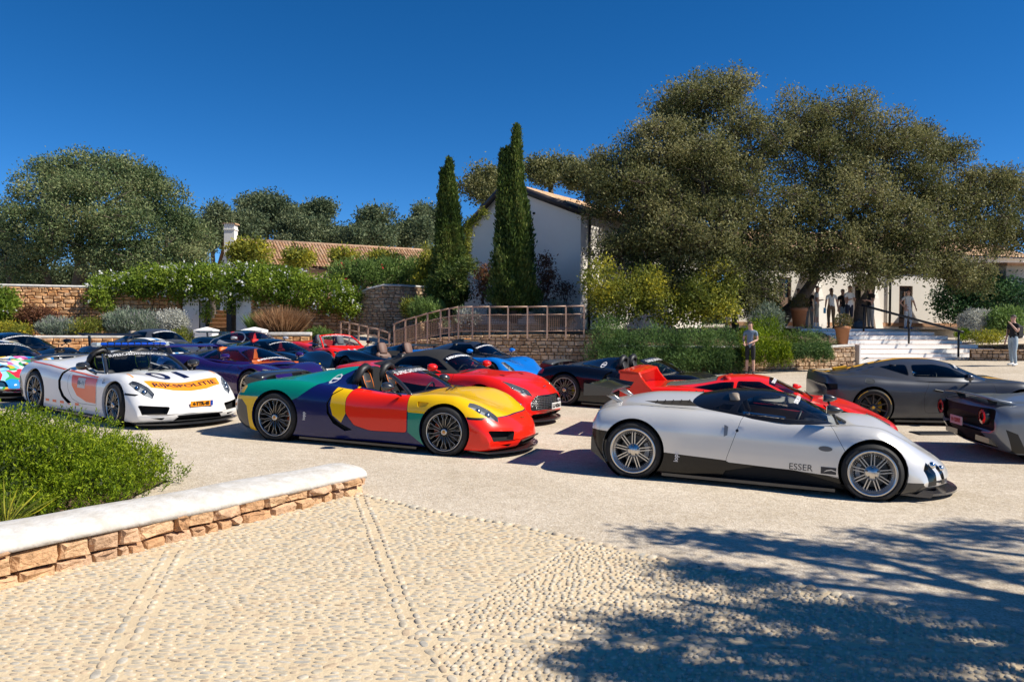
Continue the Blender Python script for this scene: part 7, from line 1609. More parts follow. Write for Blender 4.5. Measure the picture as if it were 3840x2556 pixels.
def right_house():
 root = empty('white_house'); tag(root, 'low white house with glazed doors at the top of the steps, behind the oaks', 'house'); Y = 39.5
 z0 = 1.7; z1 = zat(940, 3500, Y); x0, x1 = P2(2700, Y)[0], P2(4100, Y)[0]; doors = [(3245, 3318), (3455, 3520)]; wins = [(2905, 2960)]
 ops = [(P2(a, Y)[0], P2(b, Y)[0], z0, zat(1065, a, Y), 'door') for a, b in doors] + [(P2(a, Y)[0], P2(b, Y)[0], zat(1160, a, Y), zat(1040, a, Y), 'window') for a, b in wins]
 ops.sort(); x = x0; k = 0
 for (a, b, lo, hi, kd) in ops + [(x1, x1, 0, 0, None)]:
  m = MB(); m.box(((x + a) / 2, Y + .2, (z0 + z1) / 2 - .2), (a - x, .4, z1 - z0 + .4)); m.build('wall', [HOUSEWHITE], root)
  if kd:
   m = MB(); m.box(((a + b) / 2, Y + .2, (hi + z1) / 2), (b - a, .4, z1 - hi)); m.build('wall', [HOUSEWHITE], root)
   if kd == 'window': m = MB(); m.box(((a + b) / 2, Y + .2, (lo + z0) / 2), (b - a, .4, lo - z0)); m.build('wall', [HOUSEWHITE], root)
   fr = mat('oak_frame', (.22, .14, .10), .6); m = MB(); t = .1
   m.box((a + t / 2, Y + .12, (lo + hi) / 2), (t, .1, hi - lo)); m.box((b - t / 2, Y + .12, (lo + hi) / 2), (t, .1, hi - lo)); m.box(((a + b) / 2, Y + .12, hi - t / 2), (b - a - 2 * t, .1, t)); m.box(((a + b) / 2, Y + .12, lo + .3), (b - a - 2 * t, .08, .6)); m.box(((a + b) / 2, Y + .12, (lo + hi) / 2 + .1), (.07, .08, hi - lo - .8))
   d = m.build(kd, [fr], root); p = MB(); p.box(((a + b) / 2, Y + .14, (lo + hi) / 2 + .2), (b - a - .2, .02, hi - lo - .6)); p.build('pane', [mat('window_dark', (.02, .025, .03), .05, spec=.6)], d)
  x = b
 m = MB(); m.box(((x0 + x1) / 2, Y + .17, z0 + .28), (x1 - x0, .44, .18)); m.build('plinth', [mat('clay_plinth', (.45, .26, .15), .9)], root)
 for u in (3100, 3350):
  q = P2(u, Y)[0]
  m = MB(); m.prism([(Y - 1.1, z0), (Y + .02, z0), (Y + .02, z1 - .5), (Y - .1, z1 - .6), (Y - .75, z0 + 1.6)], q - 1.0, q - .55, 0, 'X'); m.build('buttress', [HOUSEWHITE], root)
 m = MB(); m.add([(x0, Y - .5, z1 - .05), (x1, Y - .5, z1 - .05), (x1, Y + 4.5, z1 + 1.5), (x0, Y + 4.5, z1 + 1.5)], [(0, 1, 2, 3)]); ro = m.build('roof', [mat('pale_clay_roof', (.52, .33, .19), .9)], root)
 roof_tiles(ro, (P2(3350, Y)[0], Y - .55, z1 - .02), (1, 0, 0), (0, 5, 1.55), 46, 13, rnd_mat('pale_clay_tile', [], .9), 120, seed=6)
 m = MB(); xx = P2(3412, Y)[0] - .1; m.tube([(xx, Y - .1, z0 + .2), (xx, Y - .1, z1 - .3)], .06, 8); m.build('drainpipe', [BLACKIRON], root)
 turn(root, *P2(3000, Y), R(17))
 w = empty('white_outbuilding'); tag(w, 'white outbuilding corner with grey canopy at the far right', 'house')
 a, b = P2(3770, 37)[0], P2(4100, 37)[0]; m = MB(); m.box(((a + b) / 2, 39, 3.2), (b - a, 4, 3.4)); m.build('wall', [plaster('grey_render', (.55, .5, .45), (.45, .4, .35))], w)
 m = MB(); m.box(((a + b) / 2, 38.8, 4.95), (b - a + .4, 4.4, .14), rx=.08); m.build('roof', [TILE], w)
right_house()
# ================================================================== vegetation
def leaf_mat(name, cols, trans=.35, rough=.6, spec=.25):
 if name in _M: return _M[name]
 m = bpy.data.materials.new(name); m.use_nodes = True; t = m.node_tree; t.nodes.clear(); N = lambda ty, **k: _nn(t, ty, k); L = t.links.new
 a = N('Attribute'); a.attribute_name = 'rnd'; c = ramp(N, L, a.outputs['Fac'], [(i / (len(cols) - 1), k) for i, k in enumerate(cols)])
 b = N('BsdfPrincipled'); b.inputs['Roughness'].default_value = rough; b.inputs['Specular IOR Level'].default_value = spec; L(c, b.inputs['Base Color'])
 tr = N('BsdfTranslucent'); L(c, tr.inputs['Color']); mx = N('MixShader'); mx.inputs[0].default_value = trans; L(b.outputs[0], mx.inputs[1]); L(tr.outputs[0], mx.inputs[2])
 o = N('OutputMaterial'); L(mx.outputs[0], o.inputs[0]); _M[name] = m; return m
def hnoise(p, f=1.0, seed=0):
 q = p * f + seed * 7.13
 return (np.sin(q[:, 0] * 1.7 + 1.3 * np.sin(q[:, 1] * 1.1)) + np.sin(q[:, 1] * 1.9 + 1.7 * np.sin(q[:, 2] * 1.3)) + np.sin(q[:, 2] * 2.1 + 1.1 * np.sin(q[:, 0] * .9))) / 3
def leaves_mesh(name, C, D, size, m, aspect=.5, rnd=None, fold=True, jit=.35, flowers=None):
 n = len(C); D = D / np.maximum(np.linalg.norm(D, axis=1, keepdims=True), 1e-6); U = NP.normal(size=(n, 3)); U -= (U * D).sum(1, keepdims=True) * D; U /= np.maximum(np.linalg.norm(U, axis=1, keepdims=True), 1e-6)
 s = (size * NP.uniform(1 - jit, 1 + jit, n))[:, None]; W_ = U * s * aspect * .5; Nn = np.cross(D, U)
 a = C; b = C + D * s * .5 + W_ + Nn * s * .06; c = C + D * s; d = C + D * s * .5 - W_ + Nn * s * .06
 V = np.stack([a, b, c, d], 1).reshape(-1, 3); me = bpy.data.meshes.new(name); me.vertices.add(4 * n); me.vertices.foreach_set('co', V.astype(np.float32).ravel())
 me.loops.add(4 * n); me.loops.foreach_set('vertex_index', np.arange(4 * n, dtype=np.int32)); me.polygons.add(n); me.polygons.foreach_set('loop_start', np.arange(0, 4 * n, 4, dtype=np.int32)); me.polygons.foreach_set('loop_total', np.full(n, 4, dtype=np.int32))
 for q in (m if isinstance(m, list) else [m]): me.materials.append(q)
 me.update(); at_ = me.attributes.new('rnd', 'FLOAT', 'FACE'); at_.data.foreach_set('value', (NP.random(n) if rnd is None else rnd).astype(np.float32))
 if flowers is not None: me.polygons.foreach_set('material_index', flowers.astype(np.int32))
 return me
DENS = 2.3
def blob_points(blobs, dens, shell=.5, gap=.1, freq=1.2, seed=0):
 P = []; Nn = []
 for k, (c, r) in enumerate(blobs):
  c = np.array(c); r = np.array(r); vol = r.prod() ** (2 / 3); n = max(int(dens * vol * DENS), 8); d = NP.normal(size=(n, 3)); d /= np.linalg.norm(d, axis=1, keepdims=True); q = (shell + (1.06 - shell) * NP.random(n) ** .5)[:, None]
  w = 1 + .18 * hnoise(d * 3 + k, 1.3, seed)[:, None]; P.append(c + d * r * q * w); Nn.append(d)
 P = np.concatenate(P); Nn = np.concatenate(Nn); keep = hnoise(P, freq, seed) > (gap * 2 - 1) * .8; return P[keep], Nn[keep]
def sprays(P, Nn, k, rad, up=.3, spread=.9):
 n = len(P); C = np.repeat(P, k, 0) + NP.normal(size=(n * k, 3)) * rad; D = np.repeat(Nn, k, 0) * .6 + NP.normal(size=(n * k, 3)) * spread + np.array([0, 0, up]); return C, D
BARK = mat('oak_bark', (.07, .055, .042), .95, bump=(12, 1, .06), vary=(5, (.13, .105, .085), .9)); TWIG = mat('twig_bark', (.10, .075, .055), .9)
def limb(m, a, b, r0, r1, n=6, sag=.0, w=.12, rr=None):
 rr = rr or RNG; a, b = Vector(a), Vector(b); L = (b - a).length; P = []
 for i in range(n + 1):
  t = i / n; q = a.lerp(b, t) + Vector((rr.uniform(-1, 1), rr.uniform(-1, 1), rr.uniform(-.6, .6))) * w * L * math.sin(math.pi * t) * .5 + Vector((0, 0, sag * math.sin(math.pi * t))); P.append(q)
 m.tube(P, [r0 + (r1 - r0) * i / n for i in range(n + 1)], 7); return P
def tree(name, label, base, trunk_top, tr, blobs, m, dens=60, k=9, rad=.16, leaf=.075, gap=.12, freq=1.2, seed=0, group='trees', twigs=0, shell=.5, cat='tree', aspect=.5, up=.3, trunks=None):
 root = empty(name); tag(root, label, cat, group); b = MB()
 for (p0, p1, r0) in ([(base, trunk_top, tr)] + (trunks or [])):
  P = limb(b, p0, p1, r0, r0 * .6, 6, 0, .10); b.lathe([(r0 * 1.5, -.1), (r0 * 1.1, .25), (r0 * .98, .5)], 9, 0, 'Z', p0)
 ends = [Vector(trunk_top)] + [Vector(t[1]) for t in (trunks or [])]
 for c, r in blobs:
  c = Vector(c); e = min(ends, key=lambda q: (q - c).length); limb(b, e, c, tr * .38, tr * .1, 5, .1, .2)
  for _ in range(5): dv = Vector((RNG.gauss(0, 1), RNG.gauss(0, 1), RNG.gauss(.3, .8))).normalized(); limb(b, c, c + Vector((dv.x * r[0], dv.y * r[1], dv.z * r[2])) * .95, tr * .09, tr * .02, 4, 0, .25)
 b.build('trunk', [BARK], root)
 sub_ = []
 for c, r in blobs:
  for _ in range(15):
   d = NP.normal(size=3) + np.array([0, -.15, .35]); d /= np.linalg.norm(d); q = NP.uniform(.22, .44); sub_.append((np.array(c) + d * np.array(r) * NP.uniform(.5, .85), np.array(r) * q * np.array([1.1, 1.1, .8])))
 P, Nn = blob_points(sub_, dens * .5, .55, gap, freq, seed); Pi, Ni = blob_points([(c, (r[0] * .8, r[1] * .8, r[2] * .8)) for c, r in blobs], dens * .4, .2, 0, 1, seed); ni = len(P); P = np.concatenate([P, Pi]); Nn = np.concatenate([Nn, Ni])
 if twigs:
  tw = MB(); idx = NP.choice(len(P), min(twigs, len(P)), replace=False)
  for i in idx:
   p = Vector(P[i]); n = Vector(Nn[i]); q = p - n * RNG.uniform(.5, 1.0); e = p + n * RNG.uniform(.0, .35) + Vector((0, 0, RNG.uniform(0, .2))); tw.tube([q, (q + p) / 2 + Vector((RNG.uniform(-.08, .08), 0, RNG.uniform(-.08, .08))), p, e], [.022, .016, .010, .004], 4, cap=False)
  tag(tw.build('twigs', [TWIG], root), kind='stuff')
 C, D = sprays(P, Nn, k, rad, up); tone = np.clip(.6 + .30 * hnoise(np.repeat(P, k, 0), .9, seed + 3) + NP.normal(size=len(C)) * .18, 0, 1); tone[ni * k:] *= .3  # inner leaves' tone darkened: crown shade put into their colour
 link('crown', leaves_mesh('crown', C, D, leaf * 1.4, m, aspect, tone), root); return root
def U(u, v, Y, ru, rv, ry=None):
 c = at(u, v, Y); s = Y / FPX; return (tuple(c), (ru * s, (ry if ry else (ru + rv) / 2) * s, rv * s))
OAK = leaf_mat('holm_oak_leaf', [(.05, .062, .02), (.10, .112, .036), (.165, .17, .058), (.25, .24, .095), (.36, .33, .15)], .3)
OAKL = leaf_mat('oak_leaf_green', [(.042, .080, .034), (.085, .133, .049), (.142, .190, .072), (.228, .266, .114), (.323, .323, .142)], .25)
FAR = leaf_mat('far_tree_leaf', [(.051, .085, .048), (.093, .128, .061), (.145, .178, .085), (.204, .221, .111)], .2)
tree('oak_tree', 'broad olive-green oak with leaning trunk left of the people on the landing', (*P2(2905, 34.0), 1.6), tuple(at(3060, 1030, 34.5)), .34,
 [U(2620, 400, 35, 190, 130), U(2480, 560, 34, 190, 120), U(2330, 640, 33, 130, 100), U(2260, 760, 33, 110, 75), U(2420, 760, 32.5, 190, 130), U(2640, 640, 33.5, 210, 170), U(2820, 560, 34, 160, 150), U(2620, 850, 31.8, 220, 150), U(2830, 780, 32.5, 180, 170), U(2420, 900, 32.5, 150, 100),
  U(2900, 940, 32.4, 140, 120), U(2700, 1020, 31.5, 180, 110), U(2460, 1010, 32, 130, 90), U(2860, 1080, 31.8, 100, 80), U(2500, 1090, 31.6, 110, 70), U(2700, 1130, 31.4, 90, 60), U(2550, 440, 35, 120, 80), U(2740, 330, 35, 90, 70), U(2290, 700, 32.5, 90, 70), U(2330, 960, 32, 120, 90), U(2570, 1110, 31.4, 120, 80), U(2790, 1120, 31.4, 90, 80), U(2420, 700, 39, 150, 120), U(2560, 780, 41, 170, 150), U(2480, 900, 39, 140, 100), U(2640, 640, 43, 170, 130)],  # final deep clumps, unseen behind the crown, added to shade the house side wall
 OAK, 195, 9, .15, .08, .30, 2.3, 1, twigs=1400, shell=.42, trunks=[((*P2(2760, 32.5), 1.5), tuple(at(2740, 980, 32.6)), .12)])
tree('oak_tree', 'broad olive-green oak over the steps with dark upright trunk behind the people', (*P2(3215, 34.6), 1.6), tuple(at(3270, 1020, 34.6)), .30,
 [U(3010, 470, 35, 150, 130), U(3180, 500, 35, 190, 150), U(3080, 640, 34, 190, 140), U(3330, 590, 35, 170, 130), U(3180, 760, 33.4, 200, 140), U(3000, 820, 33, 150, 130), U(3420, 720, 34.5, 170, 110), U(3360, 850, 33, 190, 110), U(3170, 920, 32.6, 180, 100), U(3560, 760, 35, 160, 90),
  U(3680, 730, 35.5, 150, 110), U(3800, 720, 36, 120, 100), U(3560, 880, 34, 150, 90), U(3720, 880, 34.6, 150, 90), U(3420, 980, 32.6, 120, 70), U(3280, 1010, 32.2, 110, 80), U(3560, 1010, 33.5, 110, 80), U(3640, 1050, 33.8, 100, 70), U(3830, 870, 35, 120, 100), U(3060, 990, 32.4, 90, 80), U(3550, 600, 36, 110, 80), U(3470, 520, 36, 60, 70)],
 OAK, 195, 9, .15, .08, .32, 2.3, 2, twigs=1500, shell=.42)
tree('oak_tree', 'big round dark green oak rising behind the stone wall at left', (*P2(315, 44), 1.0), tuple(at(300, 960, 44)), .5,
 [U(330, 640, 46, 190, 80), U(170, 720, 45, 150, 90), U(480, 690, 45, 150, 90), U(330, 780, 43, 220, 110), U(600, 770, 45, 130, 90), U(110, 860, 44, 110, 100), U(250, 900, 42.5, 170, 90), U(470, 880, 42.5, 180, 110), U(660, 880, 44.5, 110, 110), U(590, 960, 43, 130, 80), U(410, 990, 42, 130, 60), U(130, 950, 43.5, 100, 60), U(720, 900, 47, 90, 90), U(560, 690, 46, 90, 70), U(90, 1010, 43, 90, 50), U(560, 1020, 42.5, 120, 50), U(700, 990, 44, 80, 70), U(430, 1040, 43.5, 80, 40)],
 OAKL, 140, 9, .18, .10, .28, 1.8, 4, twigs=500, shell=.45, trunks=[((*P2(215, 43.5), 1.0), tuple(at(160, 960, 43.5)), .22)])
tree('scrub_tree', 'thin grey-green tree at the left edge beyond the wall', (*P2(20, 48), 1), tuple(at(20, 950, 48)), .2, [U(20, 820, 48, 60, 80), U(-20, 930, 47, 90, 90), U(60, 960, 47, 60, 60)], FAR, 110, 8, .2, .11, .25, 1.5, 5)
fr = [(800, 850, 78, 70, 90, 'dark tree just left of the white chimney'), (1010, 790, 85, 130, 75, 'tallest round tree of the row beyond the long house'), (920, 860, 80, 90, 70, 'bushy tree right of the white chimney beyond the roof'), (1120, 870, 82, 120, 70, 'broad bushy tree over the middle of the tile roof'), (1250, 900, 84, 100, 50, 'low bushy tree where the row beyond the roof dips'), (1190, 810, 88, 60, 60, 'round-topped tree right of the tallest one beyond the roof'), (1360, 890, 80, 80, 50, 'small dark tree before the right end of the tile roof'), (1430, 840, 82, 80, 70, 'dark rounded tree near the right end of the tile roof'), (1560, 880, 84, 80, 60, 'low dark tree behind the shorter cypress'), (1600, 820, 90, 50, 60, 'thin airy tree left of the shorter cypress')]
for i, (u, v, Y, a, b, lb) in enumerate(fr):
 bl = [U(u, v, Y, a, b)] + [U(u + RNG.uniform(-a, a) * .8, v + RNG.uniform(-.4, .9) * b, Y + RNG.uniform(-3, 1), a * RNG.uniform(.4, .6), b * RNG.uniform(.45, .65)) for _ in range(6)]
 tree('far_tree', lb, (*P2(u, Y), 1), tuple(at(u, v + b * .5, Y)), .3, bl, FAR, 55, 8, .3, .2, .06, .8, 10 + i, group='trees beyond the long house', shell=.5)
fr = [(1820, 690, 55, 90, 80, 'olive tree between the two cypresses behind the white gable'), (2060, 640, 58, 110, 50, 'olive tree showing over the ridge of the white house'), (2200, 660, 56, 100, 60, 'olive tree over the tile roof beside the large oak')]
for i, (u, v, Y, a, b, lb) in enumerate(fr):
 bl = [U(u, v, Y, a, b)] + [U(u + RNG.uniform(-a, a) * .8, v + RNG.uniform(-.4, .9) * b, Y + RNG.uniform(-2, 1), a * RNG.uniform(.4, .6), b * RNG.uniform(.45, .65)) for _ in range(5)]
 tree('far_tree', lb, (*P2(u, Y), 1), tuple(at(u, v + b * .5, Y)), .3, bl, OAK, 80, 8, .25, .14, .15, 1.0, 30 + i, group='trees behind the white house', shell=.45)
def wood():
 P, Nn = blob_points([((x, 130 + 20 * math.sin(x * .07), 3 + 1.5 * math.sin(x * .13)), (9, 7, 4.5)) for x in range(-130, 140, 8)], 14, .6, .0, .5, 3); C, D = sprays(P, Nn, 8, .6, .3)
 tag(link('distant_wood', leaves_mesh('distant_wood', C, D, .7, FAR, .7)), 'dark wood closing the horizon', 'wood', kind='stuff')
wood()
CYP = leaf_mat('cypress_leaf', [(.016, .04, .010), (.045, .085, .016), (.09, .14, .026), (.15, .20, .04), (.27, .27, .075)], .2)
def cypress(label, u, Y, vb, spires, seed):
 root = empty('cypress_tree'); tag(root, label, 'cypress', 'cypresses'); s = Y / FPX; c = at(u, vb, Y); b = MB(); b.tube([(c.x, Y, c.z - .6), (c.x, Y, c.z + 2)], [.16, .1], 7); b.build('trunk', [BARK], root); PP = []; DD = []
 for du, vt, w in spires:
  top = at(u + du, vt, Y); H = top.z - c.z; n = int(5200 * H * w * s / 4.0); t = NP.random(n) ** 1.15; prof = np.minimum(1, (t / .10 + .25)) * (1 - t) ** .62 * 1.25; a = NP.uniform(0, 2 * math.pi, n); r = w * s * prof * (.55 + .5 * NP.random(n)) * (1 + .28 * np.sin(a * 5 + t * 9 + seed))
  x0 = c.x + (top.x - c.x) * np.minimum(1, t * 1.6); PP.append(np.stack([x0 + r * np.cos(a), Y + r * np.sin(a), c.z + H * t], 1)); DD.append(np.stack([np.cos(a) * .35, np.sin(a) * .35, np.full(n, 1.0)], 1))
 P = np.concatenate(PP); D = np.concatenate(DD); k = 4; C = np.repeat(P, k, 0) + NP.normal(size=(len(P) * k, 3)) * .05; D = np.repeat(D, k, 0) + NP.normal(size=(len(P) * k, 3)) * .3
 tone = np.clip(.45 + .35 * hnoise(np.repeat(P, k, 0) * np.array([1, 1, .35]), 3.2, seed) + NP.normal(size=len(C)) * .15, 0, 1); link('crown', leaves_mesh('crown', C, D, .15, CYP, .4, tone), root)
cypress('shorter slim cypress at the left of the white gable', 1685, 36.8, 1150, [(0, 600, 36), (-22, 640, 30), (14, 690, 40), (-18, 760, 46), (22, 800, 42), (0, 850, 56)], 1)
cypress('tallest cypress with several spires in front of the white gable', 1928, 33.5, 1160, [(10, 475, 36), (-42, 570, 26), (-24, 560, 26), (16, 640, 52), (-26, 720, 60), (30, 740, 50), (0, 800, 72)], 2)
# ------------------------------------------------------------------ bushes
def bush(name, label, blobs, m, dens=500, k=6, rad=.08, leaf=.07, gap=.05, freq=3, seed=0, up=.4, shell=.55, aspect=.4, cat='bush', group=None, spread=.9, flower=None, ff=.05, fsize=1.0):
 P, Nn = blob_points(blobs, dens, shell, gap, freq, seed); C, D = sprays(P, Nn, k, rad, up, spread); tone = np.clip(.5 + .3 * hnoise(C, 1.8, seed + 1) + NP.normal(size=len(C)) * .2, 0, 1); root = empty(name); tag(root, label, cat, group); ml = [m]
 link('foliage', leaves_mesh('foliage', C, D, leaf * 1.3, m, aspect, tone), root)
 if flower:
  n = int(len(P) * ff); i = NP.choice(len(P), n, replace=False); Pf = np.repeat(P[i] + Nn[i] * rad * 1.2, 5, 0) + NP.normal(size=(n * 5, 3)) * .03 * fsize; tag(link('flowers', leaves_mesh('flowers', Pf, NP.normal(size=(n * 5, 3)) + np.repeat(Nn[i], 5, 0) * .8, .06 * fsize, flower, .8), root), kind='stuff')
 b = MB(); c = blobs[0][0]
 for j in range(4): limb(b, (c[0] + RNG.uniform(-.1, .1), c[1], c[2] - blobs[0][1][2]), (c[0] + RNG.uniform(-.4, .4) * blobs[0][1][0], c[1], c[2] + .3 * blobs[0][1][2]), .03, .01, 4)
 b.build('stems', [TWIG], root); return root
JAS = leaf_mat('jasmine_leaf', [(.05, .10, .012), (.13, .21, .022), (.25, .34, .035), (.40, .46, .06)], .4); WHITEF = leaf_mat('white_petal', [(.75, .75, .72), (.85, .85, .85)], .3)
YG = leaf_mat('yellow_green_leaf', [(.075, .105, .018), (.165, .195, .030), (.330, .330, .045), (.630, .540, .045)], .35); LAV = leaf_mat('lavender_leaf', [(.105, .150, .105), (.180, .240, .165), (.285, .330, .240), (.360, .330, .360)], .2); SILVL = leaf_mat('silver_leaf', [(.312, .325, .275), (.500, .500, .438), (.650, .650, .587)], .2)
GRN = leaf_mat('rosemary_leaf', [(.027, .067, .023), (.067, .133, .034), (.133, .228, .057), (.228, .323, .095)], .25); BRIGHT = leaf_mat('bright_shrub_leaf', [(.03, .07, .004), (.10, .17, .006), (.22, .31, .010), (.40, .46, .02)], .35)
RUST = leaf_mat('rust_leaf', [(.112, .042, .028), (.196, .084, .042), (.084, .070, .028)], .3); REDF = leaf_mat('red_petal', [(.45, .01, .03), (.6, .02, .05)], .3); OLE = leaf_mat('oleander_leaf', [(.075, .135, .030), (.150, .240, .060), (.255, .360, .090)], .35); DRY = leaf_mat('dry_grass_blade', [(.25, .13, .06), (.36, .2, .1), (.45, .28, .15)], .3)
bush('scrub_hedge', 'loose green scrub behind the garden wall under the left oak', [U(u, 1045, 50, 90, 45) for u in (-20, 110, 240, 370, 500, 630)], FAR, 120, 7, .25, .2, .05, 1, 95, shell=.2, cat='hedge')
bush('jasmine_hedge', 'long white-flowered jasmine hedge over the garden wall and gate', [U(430, 1075, 35.6, 90, 40), U(560, 1060, 35.8, 110, 55), U(700, 1065, 35.9, 110, 60), U(840, 1070, 36.0, 110, 62), U(980, 1070, 36.2, 110, 65), U(1110, 1085, 36.5, 100, 65), U(1230, 1105, 37, 90, 60), U(1310, 1130, 37.3, 45, 55), U(375, 1110, 34.9, 40, 40), U(650, 1040, 36, 100, 35), U(780, 1030, 36.2, 120, 35), U(930, 1030, 36.4, 100, 35), U(1060, 1050, 36.6, 90, 40)], JAS, 330, 7, .12, .11, .03, 1.8, 1, up=.1, shell=.35, cat='hedge', flower=WHITEF, ff=.06, fsize=1.6)
for u, v, h in ((775, 1150, 60), (870, 1150, 40), (405, 1150, 30)):
 bush('climbing_vine', {775: 'vine stems hanging beside the left gatepost', 870: 'vine hanging over the dark gate leaf', 405: 'vine tail hanging down the garden wall at left'}[u], [U(u, v, 35.8 if u > 500 else 34.6, 22, h)], JAS, 260, 6, .08, .09, .15, 3, 2, up=-.2, shell=.2, cat='vine', flower=WHITEF, ff=.02)
bush('oleander', 'tall oleander with red flowers above the garden wall', [U(1290, 1040, 41, 60, 50), U(1370, 1030, 41, 70, 55), U(1460, 1035, 41.5, 70, 55), U(1550, 1030, 42, 60, 55)], OLE, 300, 7, .14, .17, .05, 2, 3, up=.9, shell=.3, aspect=.2, cat='shrub', flower=REDF, ff=.018, fsize=2.0)
bush('oleander', 'yellow-green shrub left of the shorter cypress', [U(1620, 1010, 40.5, 50, 80), U(1590, 1050, 40, 40, 50)], YG, 260, 7, .14, .13, .05, 2, 4, up=.7, shell=.3, cat='shrub')
for i, (u, v, w, h, lb) in enumerate([(935, 950, 75, 45, 'biggest yellow-green vine clump at the left end of the pergola'), (1120, 965, 55, 28, 'second vine clump on the pergola from the chimney'), (1290, 960, 50, 22, 'third vine clump on the pergola, the yellowest'), (1440, 968, 60, 22, 'fourth vine clump on the pergola, nearest the cypress')]):
 bush('pergola_vine', lb, [U(u, v, 50 + i * 2.2, w, h), U(u - w * .4, v + h * .8, 50 + i * 2.2, w * .4, h)], YG, 170, 7, .18, .2, .05, 1.5, 5 + i, up=.2, shell=.3, cat='vine', group='vines on the pergola')
def bedbush(name, lb, u, v, Y, ru, rv, m, **k): return bush(name, lb, [U(u, v, Y, ru, rv), U(u - ru * .4, v + rv * .3, Y - .3, ru * .55, rv * .7), U(u + ru * .4, v + rv * .3, Y - .2, ru * .55, rv * .7)], m, **k)
bedbush('lavender', 'large rounded lavender bush in the middle of the left bed', 495, 1212, 33.2, 100, 42, LAV, dens=900, k=6, leaf=.12, rad=.06, up=1.3, aspect=.16, spread=.5, cat='bush', seed=20)
bedbush('lavender', 'smaller grey-green lavender clump left in the bed', 215, 1230, 32.4, 70, 32, LAV, dens=900, k=6, leaf=.11, rad=.06, up=1.3, aspect=.16, spread=.5, cat='bush', seed=21)
bedbush('silver_bush', 'round silver-white bush beside the left gatepost', 640, 1203, 33.6, 58, 40, SILVL, dens=1500, k=6, leaf=.05, rad=.05, aspect=.5, cat='bush', seed=22)
bedbush('yellow_shrub', 'yellow-flowered shrub at the left edge of the bed', 40, 1240, 31.8, 70, 32, YG, dens=700, k=6, leaf=.07, rad=.07, cat='bush', seed=23, flower=leaf_mat('yellow_petal', [(.6, .45, .02), (.75, .6, .05)], .3), ff=.2)
bedbush('purple_shrub', 'dark purple-leaved shrub before the stone wall at left', 130, 1190, 33.0, 80, 40, RUST, dens=500, k=6, leaf=.09, rad=.08, gap=.15, cat='bush', seed=24)
bedbush('green_shrub', 'green shrub with pale flowers climbing at the left edge', 5, 1140, 32.6, 55, 60, JAS, dens=500, k=6, leaf=.1, rad=.08, cat='bush', seed=25, flower=WHITEF, ff=.04)
bedbush('yellow_shrub', 'low yellowish plants between the two lavender bushes', 330, 1225, 32.6, 70, 28, YG, dens=600, k=6, leaf=.07, rad=.08, gap=.2, cat='bush', seed=26, up=.8)
bedbush('green_shrub', 'small olive-green bush beside the short left pier', 680, 1262, 32.2, 40, 25, YG, dens=800, k=6, leaf=.08, rad=.05, up=.9, aspect=.2, cat='bush', seed=27)
def grass(name, lb, u, v, Y, n, h, w, m, lean=.35):
 c = at(u, v, Y); a = NP.uniform(0, 2 * math.pi, n); r = w * NP.random(n) ** .6; P = np.stack([c.x + r * np.cos(a) * .5, c.y + r * np.sin(a) * .5, np.full(n, c.z)], 1); D = np.stack([np.cos(a) * lean * r / w * 2, np.sin(a) * lean * r / w * 2, np.ones(n)], 1) + NP.normal(size=(n, 3)) * .12; tag(link(name, leaves_mesh(name, P, D, h, m, .035)), lb, 'grass')
grass('dry_grass', 'big clump of dry reddish-brown ornamental grass before the wall', 1060, 1258, 34.2, 2600, 1.05, 1.0, DRY, .5)
grass('dry_grass', 'pale green grass tuft left of the dry clump', 975, 1250, 34.4, 900, .8, .5, OLE, .4)
bedbush('green_shrub', 'low green tuft at the foot of the wall right of the dry grass', 1195, 1252, 34.6, 42, 18, OLE, dens=900, k=6, leaf=.1, rad=.05, up=1, aspect=.15, cat='bush', seed=28)
bush('dark_fern', 'dark green feathery shrub at the foot of the shorter cypress', [U(1690, 1060, 36.0, 60, 60), U(1750, 1000, 36, 40, 25), U(1640, 1100, 36.2, 40, 50)], CYP, 300, 6, .1, .16, .1, 2, 40, up=.3, shell=.3, aspect=.2)
for i, (u, v, Y, w, h, lb) in enumerate([(1815, 1065, 36.2, 45, 75, 'dark rust-coloured climber left of the tall cypress'), (2040, 1060, 35.8, 50, 100, 'rust-coloured climber on the gable right of the tall cypress'), (2120, 1110, 35.6, 30, 60, 'thin withered climber near the house corner')]):
 bush('wall_climber', lb, [U(u, v, Y, w, h), U(u, v - h * .6, Y, w * .5, h * .4)], RUST, 200, 6, .1, .1, .3, 2.5, 41 + i, up=-.3, shell=.1, cat='vine', group='climbers on the gable')
bush('climbing_vine', 'green vine creeping along the left verge of the white gable', [U(1752, 880, 38, 14, 60), U(1775, 830, 38, 20, 16), U(1810, 800, 37.9, 22, 12), U(1750, 960, 38, 12, 60)], YG, 420, 6, .08, .09, .05, 3, 45, up=-.1, shell=.1, cat='vine')
for i, (u, v, Y, w, h, m_, lb) in enumerate([(1600, 1160, 33.8, 60, 40, OLE, 'grey-green plants behind the start of the railing'), (1760, 1190, 33.0, 40, 25, SILVL, 'pale silvery plant behind the railing'), (1900, 1165, 34.2, 60, 30, LAV, 'lavender behind the railing under the tall cypress'), (2080, 1180, 33.6, 70, 40, LAV, 'bluish shrub behind the railing near the house corner'), (1960, 1140, 34.5, 60, 30, GRN, 'dark green plants at the foot of the tall cypress'), (1540, 1155, 35.5, 30, 30, YG, 'yellow-flowered agapanthus beside the curved wall')]):
 bedbush('terrace_plant', lb, u, v, Y, w, h, m_, dens=600, k=6, leaf=.12, rad=.07, up=1.0, aspect=.2, gap=.1, seed=50 + i, cat='plant', group='plants behind the railing')
